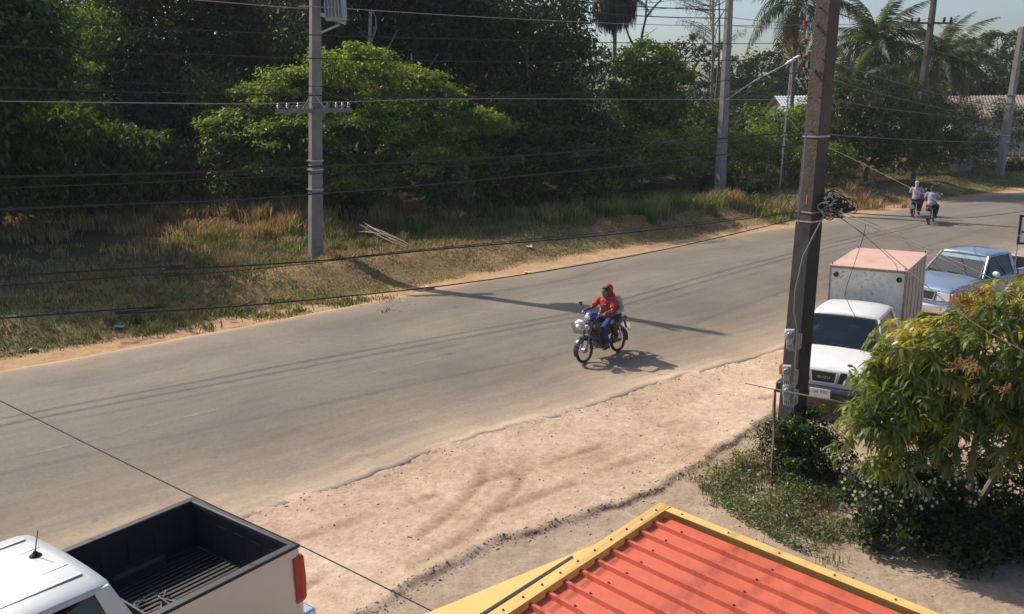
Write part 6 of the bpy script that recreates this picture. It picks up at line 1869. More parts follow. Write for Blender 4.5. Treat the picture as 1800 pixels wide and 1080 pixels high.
        mb = MB(); mb.bar((s_ * (hw - 0.04), yw - 0.24, zb + 0.03), (s_ * (hw + 0.12), yw - 0.22, zb + 0.10), 0.03, 0.03); mb.build('stalk', TRIM, mo)
    # ---- wheels and arches
    wr = q.get('wr', 0.35)
    for y in q['wheels']:
        for s_ in (-1, 1):
            wheel(root, s_ * (hw - 0.12), y, wr, 0.21, s_)
            mb = MB(); mb.lathe([(wr + 0.09, 0.0), (wr + 0.09, 0.012), (wr + 0.02, 0.012), (0.0, 0.006)], (s_ * (hw - 0.005), y, wr + 0.03), (s_, 0, 0), 28); mb.build('wheel_arch', TRIM, root)
    # ---- bed
    if bed:
        zl, fl_ = q['rail'], q['bedz']
        L0, L1 = yb, yc - 0.035
        t_ = 0.055
        for s_ in (-1, 1):
            mb = MB(); rg = []
            for y, k in ((L1, 0), (L1 - 0.05, 0), ((L0 + L1) / 2, 0.006), (L0 + 0.06, 0), (L0, -0.02)):
                rg.append([Vector((s_ * x, y, z)) for x, z in ((hw - 0.05, zs), (hw + k - 0.005, zs + 0.14), (hw + k + 0.004, (zs + zl) / 2), (hw + k - 0.006, zl - 0.10), (hw + k - 0.02, zl - 0.012), (hw - t_, zl - 0.012), (hw - t_ - 0.006, zs))])
            mb.loft(rg); mb.build('bed_side', body_m, root, bevel=0.008)
            mb = MB(); mb.box((s_ * (hw - 0.05), (L0 + L1) / 2, zl + 0.006), (0.105, L1 - L0 + 0.01, 0.036)); mb.build('bed_rail', q.get('rail_m', TRIM), root, bevel=0.014)
            mb = MB(); mb.box((s_ * (hw - t_ - 0.02), (L0 + L1) / 2, (fl_ + zl) / 2), (0.014, L1 - L0 - 0.03, zl - fl_ - 0.02))
            for k in range(5):
                mb.box((s_ * (hw - t_ - 0.035), L0 + 0.2 + k * (L1 - L0 - 0.4) / 4, (fl_ + zl) / 2 - 0.05), (0.02, 0.10, (zl - fl_) * 0.62))
            mb.build('liner_side', q.get('liner_m', TRIM), root, bevel=0.006)
            mb = MB(); mb.box((s_ * (hw - 0.16), yb + 0.82, fl_ + 0.07), (0.16, 0.62, 0.16)); mb.build('wheel_box', q.get('liner_m', TRIM), root, bevel=0.04)
            mb = MB(); rg = []
            for z, k in ((zs + 0.30, 0), (zs + 0.34, 0.012), ((zs + zl) / 2 + 0.12, 0.016), (zl - 0.13, 0.010), (zl - 0.10, 0)):
                rg.append([Vector((s_ * (hw - 0.07), L0 - 0.02 - k, z)), Vector((s_ * (hw - 0.01 + k), L0 - 0.02 - k, z)), Vector((s_ * (hw + 0.002 + k), L0 + 0.02, z)), Vector((s_ * (hw + 0.002 + k), L0 + 0.10, z)), Vector((s_ * (hw - 0.06), L0 + 0.10, z))])
            mb.loft(rg); mb.build('tail_light', REDL, root)
        mb = MB(); mb.box((0, (L0 + L1) / 2, fl_ - 0.02), (2 * hw - 0.13, L1 - L0 - 0.02, 0.04))
        nb = q.get('floor_ribs', 16)
        for k in range(nb):
            mb.box(((-0.5 + (k + 0.5) / nb) * (2 * hw - 0.26), (L0 + L1) / 2, fl_ + 0.012), ((2 * hw - 0.26) / nb * 0.5, L1 - L0 - 0.16, 0.024))
        mb.build('bed_floor', q.get('liner_m', TRIM), root)
        mb = MB(); mb.box((0, L1 + 0.0 - 0.012, (fl_ + zl) / 2), (2 * hw - 0.13, 0.02, zl - fl_)); mb.build('bed_front', q.get('liner_m', TRIM), root)
        mb = MB(); mb.box((0, L0 + 0.028, (zs + 0.16 + zl) / 2), (2 * hw - 0.15, 0.055, zl - zs - 0.18)); tg = mb.build('tailgate', body_m, root, bevel=0.012)
        mb = MB(); mb.box((0, L0 + 0.035, zl + 0.004), (2 * hw - 0.13, 0.082, 0.034)); mb.build('tailgate_cap', q.get('rail_m', TRIM), tg, bevel=0.014)
        mb = MB(); mb.box((0, L0 + 0.064, (fl_ + zl) / 2), (2 * hw - 0.20, 0.014, zl - fl_ - 0.05))
        for k in range(5): mb.box((-0.6 + 0.3 * k, L0 + 0.071, (fl_ + zl) / 2), (0.16, 0.006, (zl - fl_) * 0.5))
        mb.build('tailgate_liner', q.get('liner_m', TRIM), tg, bevel=0.005)
        mb = MB(); mb.box((0, L0 - 0.10, zs + 0.03), (2 * hw * 0.96, 0.16, 0.16)); mb.build('rear_bumper', CHROME, root, bevel=0.03)
    return root

def place(root, x, y, fwd_deg):
    """root so that local +y points along the compass angle fwd_deg (counter-clockwise from +x)"""
    root.location = (x, y, root.location.z)
    root.rotation_euler = (0, 0, rad(fwd_deg - 90))

# near double-cab pickup, lower left
SILVER = paint('silver_paint', (0.60, 0.60, 0.585), 0.34, 0.55, 0.5, 0.12, (0.5, 0.42, 0.33))
ROOFW = paint('sky_sheen_roof', (0.52, 0.54, 0.53), 0.45, 0.25, 0.25, 0.06)  # same silver roof, its pale sky reflection put into the colour
LINER = mat('bed_liner', (0.020, 0.020, 0.021), 0.55, noise=0.2)
pk = empty('pickup_truck', (0, 0, -0.06), 0, 'silver double-cab pickup with black bed liner in the lower left corner', 'pickup truck')
pickup(pk, SILVER, dict(hw=0.945, yf=2.55, yw=1.35, yt=0.75, yr=-0.77, yc=-0.97, yb=-2.62, zs=0.48, zh=1.10, zw=1.22, zb=1.28, zr=1.85, hr=0.74, doors=[1.15, 0.22, -0.78], bpil=[0.2], wheels=[1.75, -1.75], wr=0.39,
                        rail=1.39, bedz=0.84, roof_ribs=5, roof_m=ROOFW, liner_m=LINER, rail_m=LINER, floor_ribs=22, cpil=0.16, pillar_m=SILVER, face=dict(gw=0.42)))
rear = Vector((-2.93, 8.72)); fdeg = 232.5
fv = Vector((math.cos(rad(fdeg)), math.sin(rad(fdeg))))
place(pk, *(rear + fv * 2.62), fdeg)
mb = MB(); mb.lathe([(0.0, 0.055), (0.012, 0.05), (0.022, 0.03), (0.05, 0.008), (0.055, 0.0)], (0.10, -0.55, 1.875), (0, 0, 1), 14); mb.tube([(0.10, -0.55, 1.91), (0.10, -0.60, 2.10)], [0.006, 0.004], 6); mb.build('antenna', BLACK, pk, smooth=True)
mb = MB(); mb.box((-0.951, -1.32, 1.08), (0.008, 0.17, 0.16)); mb.build('fuel_flap', SILVER, pk, bevel=0.003)
mb = MB(); mb.bar((-0.957, -1.004, 0.60), (-0.957, -1.004, 1.36), 0.012, 0.012, (0, 1, 0)); mb.build('panel_gap', TRIM, pk)
mb = MB(); mb.box((0, -2.625, 1.22), (0.26, 0.02, 0.09)); mb.build('tailgate_latch', TRIM, pk, bevel=0.008)
# rope lying in its bed
mb = MB(); rs = np.random.RandomState(5)
pts = [Vector((-0.05 + 0.28 * math.cos(a * 1.7) + rs.normal(0, 0.03), -1.55 + 0.2 * math.sin(a * 1.3) + rs.normal(0, 0.03), 0.87 + 0.03 * (i % 3))) for i, a in enumerate(np.linspace(0, 11, 30))]
mb.tube(curve(pts, 120), 0.010, 5); rp_ = mb.build('rope', mat('grey_rope', (0.16, 0.16, 0.16), 0.9), smooth=True)
rp_.matrix_world = Matrix.Translation(pk.location) @ Matrix.Rotation(pk.rotation_euler.z, 4, 'Z')
tag(rp_, 'tangle of grey rope lying in the silver pickup bed', 'rope')

# white pickup-based box truck
WHITE = paint('white_paint', (0.76, 0.76, 0.74), 0.4, 0.0, 0.4, 0.14)
tk_ = empty('box_truck', (0, 0, -0.02), 0, 'small white truck with pale box body parked behind the near utility pole', 'truck')
pickup(tk_, WHITE, dict(hw=0.83, yf=0.0, yw=-1.0, yt=-1.42, yr=-2.62, yc=-2.75, yb=-5.4, zs=0.42, zh=0.90, zw=1.02, zb=1.03, zr=1.62, hr=0.60, doors=[-1.15, -2.45], bpil=[], wheels=[-0.62, -3.75], wr=0.33, side_glass=GLASS,
                         black_handle=True, face=dict(gw=0.235, gz0=0.62, gz1=0.84, sw=0.17, side_grille=True, surround_m=WHITE)), bed=False)
tfd = 180 + 56.5
tv = Vector((math.cos(rad(tfd)), math.sin(rad(tfd))))
place(tk_, 5.65, 15.30, tfd)
# lettering and plate on its nose
text_obj('grille_lettering', 'ISUZU', 0.068, mat('badge_silver', (0.55, 0.55, 0.54), 0.4, 0.3), tk_, (0, 0.032, 0.725), (rad(90), 0, rad(180)), 0.003, 1.25)
mb = MB(); mb.box((0, 0.205, 0.475), (0.36, 0.012, 0.16)); pl = mb.build('number_plate', PLATE, tk_, bevel=0.004)
text_obj('plate_lettering', 'บค 970', 0.088, mat('plate_black', (0.03, 0.03, 0.03), 0.5), tk_, (0, 0.2125, 0.495), (rad(90), 0, rad(180)), 0.001, 1.0)
mb = MB(); mb.box((0.15, -1.16, 1.045), (0.34, 0.20, 0.012)); mb.build('dash_paper', mat('pale_paper', (0.55, 0.53, 0.42), 0.8), tk_)
# the box
def box_mat():
    m = bpy.data.materials.new('stained_box_panel')
    m.use_nodes = True
    nt = m.node_tree; b = nt.nodes['Principled BSDF']; b.inputs['Roughness'].default_value = 0.6
    tc = nt.nodes.new('ShaderNodeTexCoord')
    n1_ = nt.nodes.new('ShaderNodeTexNoise'); n1_.inputs['Scale'].default_value = 2.2; n1_.inputs['Detail'].default_value = 8; n1_.inputs['Roughness'].default_value = 0.7
    n2_ = nt.nodes.new('ShaderNodeTexNoise'); n2_.inputs['Scale'].default_value = 13; n2_.inputs['Detail'].default_value = 6; n2_.inputs['Roughness'].default_value = 0.75
    nt.links.new(tc.outputs['Object'], n1_.inputs['Vector']); nt.links.new(tc.outputs['Object'], n2_.inputs['Vector'])
    r1 = nt.nodes.new('ShaderNodeValToRGB'); r1.color_ramp.elements[0].position = 0.35; r1.color_ramp.elements[0].color = (0.56, 0.55, 0.45, 1); r1.color_ramp.elements[1].position = 0.65; r1.color_ramp.elements[1].color = (0.76, 0.75, 0.66, 1)
    r2 = nt.nodes.new('ShaderNodeValToRGB'); r2.color_ramp.elements[0].position = 0.35; r2.color_ramp.elements[0].color = (0.35, 0.27, 0.2, 1); r2.color_ramp.elements[1].position = 0.44; r2.color_ramp.elements[1].color = (1, 1, 1, 1)
    mx = nt.nodes.new('ShaderNodeMix'); mx.data_type = 'RGBA'; mx.blend_type = 'MULTIPLY'; mx.inputs['Factor'].default_value = 0.8
    nt.links.new(n1_.outputs['Fac'], r1.inputs['Fac']); nt.links.new(n2_.outputs['Fac'], r2.inputs['Fac'])
    nt.links.new(r1.outputs['Color'], mx.inputs['A']); nt.links.new(r2.outputs['Color'], mx.inputs['B']); nt.links.new(mx.outputs['Result'], b.inputs['Base Color'])
    return m
BOXM = box_mat()
BOXTOP = mat('faded_red_top', (0.58, 0.36, 0.28), 0.7, noise=0.14, nscale=2.0)
BOXSIDE = mat('box_side', (0.44, 0.38, 0.30), 0.7, noise=0.2, nscale=2.5)
bw, by0, by1, bz0, bz1 = 0.75, -3.12, -5.55, 0.85, 2.20
mb = MB(); mb.box((0, by0, (bz0 + bz1) / 2), (2 * bw, 0.04, bz1 - bz0)); bx1 = mb.build('box_front', BOXM, tk_)
for s_ in (-1, 1):
    mb = MB(); mb.box((s_ * (bw - 0.02), (by0 + by1) / 2, (bz0 + bz1) / 2), (0.04, by0 - by1 - 0.044, bz1 - bz0))
    mb.build('box_side', BOXSIDE, tk_)
    for k in range(5):
        mb = MB(); mb.box((s_ * (bw + 0.006), by0 - 0.35 - 0.45 * k, (bz0 + bz1) / 2), (0.02, 0.03, bz1 - bz0 - 0.06)); mb.build('box_rib', BOXSIDE, tk_)
mb = MB(); mb.box((0, by1, (bz0 + bz1) / 2), (2 * bw, 0.04, bz1 - bz0)); mb.build('box_rear_door', BOXM, tk_)
mb = MB(); mb.box((0, (by0 + by1) / 2, bz1 + 0.012), (2 * bw + 0.02, by0 - by1 + 0.07, 0.024)); mb.build('box_top', BOXTOP, tk_, bevel=0.006)
mb = MB(); mb.box((0, (by0 + by1) / 2, bz0 - 0.05), (2 * bw - 0.1, by0 - by1 - 0.1, 0.10)); mb.box((0, -4.0, 0.6), (0.9, 3.2, 0.14)); mb.build('chassis', TRIM, tk_)
mb = MB()
RUSTE = mat('rust_edge', (0.32, 0.24, 0.17), 0.8, noise=0.4, nscale=12)
for s_ in (-1, 1):
    mb.box((s_ * (bw - 0.012), by0 + 0.022, (bz0 + bz1) / 2), (0.035, 0.014, bz1 - bz0 - 0.01))
    mb.box((s_ * (bw + 0.004), by0 - 0.012, (bz0 + bz1) / 2 - 0.004), (0.014, 0.05, bz1 - bz0 - 0.02))
mb.box((0, by0 + 0.0235, bz1 - 0.022), (2 * bw - 0.06, 0.014, 0.035))
mb.build('box_edge', RUSTE, tk_)
for s_ in (-1, 1):
    mb = MB(); mb.lathe([(0.05, 0.0), (0.055, 0.02), (0.042, 0.03), (0.038, 0.012), (0.0, 0.010)], (s_ * (bw - 0.13), by0 + 0.02, bz1 - 0.17), (0, 1, 0), 14); mb.build('marker_lamp', mat('dead_lamp', (0.05, 0.035, 0.03), 0.5), tk_, smooth=True)
    for yy in (by0 - 0.03, by1 + 0.05):
        mb = MB(); mb.box((s_ * (bw - 0.03), yy, bz1 + 0.045), (0.02, 0.02, 0.045)); mb.build('corner_lug', TRIM, tk_)
# mirror arm on the bonnet
mb = MB(); mb.tube([(-0.52, -0.12, 0.90), (-0.50, -0.10, 0.95), (-0.44, -0.11, 0.965)], 0.012, 6); mb.ball((-0.42, -0.11, 0.965), (0.05, 0.02, 0.025), 8, 6); mb.build('bonnet_mirror', TRIM, tk_)

# blue-silver single-cab pickup farther along
BLUE = paint('blue_silver_paint', (0.25, 0.32, 0.43), 0.30, 0.35, 0.7, 0.08)
bp2 = empty('pickup_truck', (0, 0, -0.03), 0, 'pale blue single-cab pickup parked behind the mango tree', 'pickup truck')
pickup(bp2, BLUE, dict(hw=0.85, yf=1.95, yw=0.62, yt=0.10, yr=-0.92, yc=-1.02, yb=-3.1, zs=0.45, zh=0.98, zw=1.10, zb=1.10, zr=1.66, hr=0.63, doors=[0.45, -0.82], bpil=[], wheels=[1.15, -2.0], wr=0.36,
                        rail=1.15, bedz=0.72, liner_m=TRIM, rail_m=BLUE, band=True, side_glass=GLASS_TINT, mirror_m=WHITE, pillar_m=BLUE, face=dict(gw=0.40, gz0=0.66, gz1=0.88, bumper_m=CHROME)))
place(bp2, 12.05, 22.95, 180 + 33)
mb = MB(); mb.tube([(0.72, -2.2, 1.16), (0.72, -2.2, 1.42)], [0.055, 0.05], 10); mb.build('bed_post', WHITEPL, bp2, smooth=True)
# ------------------------------------------------------------------ motorcycles and riders
def cyc_wheel(parent, y, r, name):
    o = bpy.data.objects.new(name, None); COL.objects.link(o); o.parent = parent; o.location = (0, y, r)
    mb = MB(); tr = 0.036
    mb.lathe([(r - tr + tr * math.cos(a), 0.9 * tr * math.sin(a)) for a in np.linspace(0, 6.2832, 13)], (0, 0, 0), (1, 0, 0), 36); mb.build('tyre', TYRE, o, smooth=True)
    mb = MB(); mb.lathe([(r - 0.062, -0.022), (r - 0.050, -0.026), (r - 0.050, 0.026), (r - 0.062, 0.022), (r - 0.062, -0.022)], (0, 0, 0), (1, 0, 0), 36); mb.build('rim', mat('dull_rim', (0.30, 0.29, 0.27), 0.4, 0.7), o, smooth=True)
    mb = MB()
    for k in range(24):
        a = k * math.pi / 12; b = a + (0.35 if k % 2 else -0.35); s_ = 0.03 if (k // 2) % 2 else -0.03
        mb.tube([(s_, 0.05 * math.cos(b), 0.05 * math.sin(b)), (0, (r - 0.058) * math.cos(a), (r - 0.058) * math.sin(a))], 0.0022, 4)
    mb.build('spokes', CHROME, o)
    mb = MB(); mb.lathe([(0.0, -0.05), (0.055, -0.045), (0.06, 0), (0.055, 0.045), (0.0, 0.05)], (0, 0, 0), (1, 0, 0), 16); mb.build('hub', mat('cast_alloy', (0.35, 0.35, 0.36), 0.4, 0.6), o, smooth=True)
    return o
ENG = mat('engine_alloy', (0.16, 0.16, 0.165), 0.5, 0.5, noise=0.2)
BKPL = mat('bike_black', (0.018, 0.018, 0.020), 0.30, coat=0.4)

def motorcycle(name, label, col_main, col_accent, group, basket=False, shield=None, fender=None):
    root = empty(name, (0, 0, 0), 0, label, 'motorcycle', group)
    r = 0.288
    cyc_wheel(root, 0.61, r, 'front_wheel'); cyc_wheel(root, -0.61, r, 'rear_wheel')
    # fork and front fender
    for s_ in (-1, 1):
        mb = MB(); mb.tube([(s_ * 0.075, 0.615, r), (s_ * 0.075, 0.52, 0.62), (s_ * 0.07, 0.42, 0.90)], [0.022, 0.024, 0.020], 8); mb.build('fork_leg', mat('fork_grey', (0.2, 0.2, 0.2), 0.35, 0.7), root, smooth=True)
    mb = MB(); rg = []
    for a in np.linspace(rad(-12), rad(150), 14):
        c = Vector((0, 0.61 + (r + 0.035) * math.cos(a), r + (r + 0.035) * math.sin(a))); o_ = Vector((0, math.cos(a), math.sin(a)))
        w_ = 0.062 if a > 0.1 else 0.045
        rg.append([c + Vector((-w_, 0, 0)) - o_ * 0.035, c + Vector((-w_ * 0.8, 0, 0)), c + o_ * 0.016, c + Vector((w_ * 0.8, 0, 0)), c + Vector((w_, 0, 0)) - o_ * 0.035, c - o_ * 0.004])
    mb.loft(rg); mb.build('front_fender', fender or col_main, root, smooth=True)
    # leg shield: two swept wings and a centre panel
    mb = MB(); rg = []
    for (y, z, hw_, d) in ((0.34, 0.97, 0.10, 0.05), (0.36, 0.86, 0.17, 0.07), (0.33, 0.72, 0.20, 0.08), (0.27, 0.56, 0.20, 0.08), (0.20, 0.42, 0.16, 0.07), (0.15, 0.34, 0.12, 0.05)):
        rg.append([Vector((-hw_, y - d, z)), Vector((-hw_ * 0.5, y + 0.01, z)), Vector((0, y + 0.045, z)), Vector((hw_ * 0.5, y + 0.01, z)), Vector((hw_, y - d, z)), Vector((hw_ * 0.5, y - 0.04, z)), Vector((0, y - 0.02, z)), Vector((-hw_ * 0.5, y - 0.04, z))])
    mb.loft(rg); ls = mb.build('leg_shield', shield or col_main, root, smooth=True)
    for s_ in (-1, 1):
        mb = MB(); mb.ball((s_ * 0.11, 0.385, 0.80), (0.03, 0.02, 0.05), 10, 6); mb.build('turn_signal', AMBER, ls, smooth=True)
        mb = MB(); mb.plate([(s_ * 0.06, 0.375, 0.66), (s_ * 0.17, 0.29, 0.68), (s_ * 0.15, 0.24, 0.50), (s_ * 0.08, 0.31, 0.50)], (0, 1, 0), 0.02); mb.build('shield_panel', col_accent, ls)
    # headstock cowl with lamp
    mb = MB(); rg = []
    for (y, z, w_, h) in ((0.24, 1.035, 0.10, 0.05), (0.30, 1.04, 0.16, 0.075), (0.40, 1.03, 0.15, 0.085), (0.46, 1.00, 0.11, 0.07), (0.485, 0.985, 0.06, 0.04)):
        rg.append([Vector((w_ * math.cos(a), y, z + h * math.sin(a))) for a in np.linspace(0, 6.283, 15)[:-1]])
    mb.loft(rg); cw = mb.build('headlight_cowl', col_main, root, smooth=True)
    mb = MB(); mb.ball((0, 0.462, 0.998), (0.088, 0.045, 0.062), 14, 8); mb.build('headlight', LAMP, cw, smooth=True)
    mb = MB(); mb.tube([(-0.35, 0.20, 1.06), (-0.18, 0.27, 1.045), (0, 0.30, 1.03), (0.18, 0.27, 1.045), (0.35, 0.20, 1.06)], 0.012, 8); hb = mb.build('handlebar', TRIM, root, smooth=True)
    for s_ in (-1, 1):
        mb = MB(); mb.tube([(s_ * 0.24, 0.245, 1.052), (s_ * 0.36, 0.195, 1.062)], 0.018, 10); mb.build('grip', BLACK, hb, smooth=True)
        mb = MB(); mb.tube([(s_ * 0.22, 0.285, 1.05), (s_ * 0.34, 0.25, 1.055)], 0.006, 6); mb.build('lever', CHROME, hb)
        mb = MB(); mb.tube([(s_ * 0.22, 0.26, 1.06), (s_ * 0.27, 0.28, 1.15), (s_ * 0.33, 0.27, 1.23)], 0.006, 6); mb.ball((s_ * 0.345, 0.265, 1.255), (0.055, 0.018, 0.045), 12, 8); mb.build('mirror', BKPL, hb, smooth=True)
        mb = MB(); mb.ball((s_ * 0.345, 0.249, 1.255), (0.046, 0.004, 0.037), 12, 6); mb.build('mirror_glass', CHROME, hb, smooth=True)
    # frame tunnel, side panels, seat, tail
    mb = MB(); rg = []
    for (y, z, w_, h) in ((0.22, 0.60, 0.05, 0.09), (0.05, 0.52, 0.055, 0.09), (-0.12, 0.56, 0.08, 0.13), (-0.35, 0.62, 0.115, 0.12), (-0.60, 0.70, 0.11, 0.09), (-0.82, 0.78, 0.06, 0.05), (-0.90, 0.80, 0.02, 0.02)):
        rg.append([Vector((w_ * math.cos(a), y, z + h * math.sin(a))) for a in np.linspace(0, 6.283, 13)[:-1]])
    mb.loft(rg); mb.build('body_panel', col_accent, root, smooth=True)
    mb = MB(); rg = []
    for (y, z, w_, h) in ((0.10, 0.735, 0.06, 0.025), (0.02, 0.755, 0.10, 0.04), (-0.22, 0.765, 0.125, 0.045), (-0.34, 0.79, 0.13, 0.05), (-0.62, 0.815, 0.12, 0.045), (-0.72, 0.82, 0.08, 0.03)):
        rg.append([Vector((w_ * math.cos(a), y, z + h * math.sin(a) * (1 if math.sin(a) > 0 else 0.7))) for a in np.linspace(0, 6.283, 15)[:-1]])
    mb.loft(rg); mb.build('seat', mat('vinyl_seat', (0.022, 0.022, 0.023), 0.5), root, smooth=True)
    mb = MB(); mb.tube([(-0.11, -0.50, 0.80), (-0.12, -0.78, 0.88), (0, -0.88, 0.90), (0.12, -0.78, 0.88), (0.11, -0.50, 0.80)], 0.012, 8); mb.build('grab_rail', CHROME, root, smooth=True)
    mb = MB(); rg = []
    for a in np.linspace(rad(40), rad(195), 12):
        c = Vector((0, -0.61 + (r + 0.045) * math.cos(a), r + (r + 0.045) * math.sin(a))); o_ = Vector((0, math.cos(a), math.sin(a)))
        rg.append([c + Vector((-0.06, 0, 0)) - o_ * 0.02, c + o_ * 0.01, c + Vector((0.06, 0, 0)) - o_ * 0.02, c - o_ * 0.006])
    mb.loft(rg); mb.build('rear_fender', BKPL, root, smooth=True)
    mb = MB(); mb.ball((0, -0.885, 0.755), (0.075, 0.035, 0.045), 12, 8); tl = mb.build('tail_light', REDL, root, smooth=True)
    for s_ in (-1, 1):
        mb = MB(); mb.ball((s_ * 0.12, -0.84, 0.70), (0.03, 0.03, 0.025), 8, 6); mb.build('turn_signal', AMBER, tl, smooth=True)
    mb = MB(); mb.box((0, -0.945, 0.53), (0.20, 0.006, 0.17), Matrix.Rotation(0.25, 3, 'X')); mb.build('number_plate', PLATE, root)
    mb = MB(); mb.bar((0, -0.86, 0.70), (0, -0.94, 0.50), 0.06, 0.012); mb.build('plate_bracket', TRIM, root)
    # engine, exhaust, swing arm, shocks, pegs
    mb = MB(); mb.box((0, -0.02, 0.33), (0.20, 0.26, 0.20)); mb.lathe([(0.07, 0), (0.09, 0.01), (0.09, 0.03), (0.05, 0.035)], (0.10, -0.05, 0.33), (1, 0, 0), 16); mb.lathe([(0.07, 0), (0.09, 0.01), (0.09, 0.03), (0.05, 0.035)], (-0.10, -0.05, 0.33), (-1, 0, 0), 16)
    for k in range(6): mb.box((0, 0.13 + 0.026 * k, 0.37), (0.15, 0.010, 0.13))
    mb.build('engine', ENG, root, bevel=0.01)
    mb = MB(); mb.tube([(0.05, 0.26, 0.33), (0.09, 0.22, 0.22), (0.12, -0.05, 0.20), (0.14, -0.28, 0.24)], 0.018, 8); mb.tube([(0.14, -0.28, 0.24), (0.15, -0.42, 0.27), (0.155, -0.85, 0.36)], [0.035, 0.042, 0.038], 12); mb.build('exhaust', CHROME, root, smooth=True)
    for s_ in (-1, 1):
        mb = MB(); mb.bar((s_ * 0.08, -0.15, 0.34), (s_ * 0.08, -0.63, 0.29), 0.025, 0.04); mb.build('swing_arm', TRIM, root)
        mb = MB(); mb.tube([(s_ * 0.10, -0.60, 0.31), (s_ * 0.11, -0.52, 0.62)], 0.024, 10); mb.build('shock_absorber', CHROME, root, smooth=True)
        mb = MB(); mb.tube([(s_ * 0.10, 0.02, 0.24), (s_ * 0.24, 0.02, 0.25)], 0.014, 8); mb.build('foot_peg', BLACK, root)
        mb = MB(); mb.tube([(s_ * 0.10, -0.30, 0.36), (s_ * 0.22, -0.30, 0.36)], 0.013, 8); mb.build('foot_peg', BLACK, root)
    if basket:
        bk = bpy.data.objects.new('basket', None); COL.objects.link(bk); bk.parent = root; bk.location = (0, 0.66, 0.70)
        mb = MB(); w0, w1, d0, d1, h = 0.15, 0.19, 0.11, 0.14, 0.22
        for k in range(9):
            t = k / 8
            mb.tube([(-w0 + 2 * w0 * t, -d0, 0), (-w1 + 2 * w1 * t, -d1, h)], 0.0035, 4); mb.tube([(-w0 + 2 * w0 * t, d0, 0), (-w1 + 2 * w1 * t, d1, h)], 0.0035, 4); mb.tube([(-w0 + 2 * w0 * t, -d0, 0), (-w0 + 2 * w0 * t, d0, 0)], 0.0035, 4)
        for k in range(1, 7):
            t = k / 7
            mb.tube([(-w0, -d0 + 2 * d0 * t, 0), (-w1, -d1 + 2 * d1 * t, h)], 0.0035, 4); mb.tube([(w0, -d0 + 2 * d0 * t, 0), (w1, -d1 + 2 * d1 * t, h)], 0.0035, 4)
        for t in (0.0, 0.33, 0.66, 1.0):
            a, b = w0 + (w1 - w0) * t, d0 + (d1 - d0) * t
            mb.tube([(-a, -b, h * t), (a, -b, h * t), (a, b, h * t), (-a, b, h * t), (-a, -b, h * t)], 0.005 if t == 1.0 else 0.0035, 5, False)
        mb.build('wire_mesh', mat('basket_wire', (0.10, 0.09, 0.08), 0.5, 0.4), bk)
        mb = MB(); mb.bar((-0.06, -0.13, 0.05), (-0.06, -0.30, 0.18), 0.02, 0.02); mb.bar((0.06, -0.13, 0.05), (0.06, -0.30, 0.18), 0.02, 0.02); mb.build('bracket', TRIM, bk)
    return root

# ---- people: joined tapering limbs fused into one skin
def fused(name, mb, m, parent, voxel=0.011, smooth=4):
    me = mb.mesh(name)
    o = bpy.data.objects.new(name, me)
    COL.objects.link(o)
    md = o.modifiers.new('r', 'REMESH'); md.mode = 'VOXEL'; md.voxel_size = voxel; md.use_smooth_shade = True
    sm = o.modifiers.new('s', 'SMOOTH'); sm.factor = 0.5; sm.iterations = smooth
    dg = bpy.context.evaluated_depsgraph_get()
    me2 = bpy.data.meshes.new_from_object(o.evaluated_get(dg))
    bpy.data.objects.remove(o)
    me2.materials.clear()
    me2.materials.append(m)
    me2.polygons.foreach_set('use_smooth', [True] * len(me2.polygons))
    return link(name, me2, None, parent)
def oval(mb, secs):
    """secs: (centre, half width x, half depth, lean) rings stacked up the trunk"""
    rg = []
    for (c, rx, ry, pit) in secs:
        rg.append([Vector(c) + Vector((rx * math.cos(a), ry * math.sin(a) * math.cos(pit), ry * math.sin(a) * math.sin(pit))) for a in np.linspace(0, 6.2832, 17)[:-1]])
    mb.loft(rg)
SKIN = mat('skin_brown', (0.19, 0.095, 0.055), 0.55, noise=0.08)
HAIR = mat('black_hair', (0.012, 0.010, 0.009), 0.5)
EYEW = mat('eye', (0.02, 0.015, 0.012), 0.3)
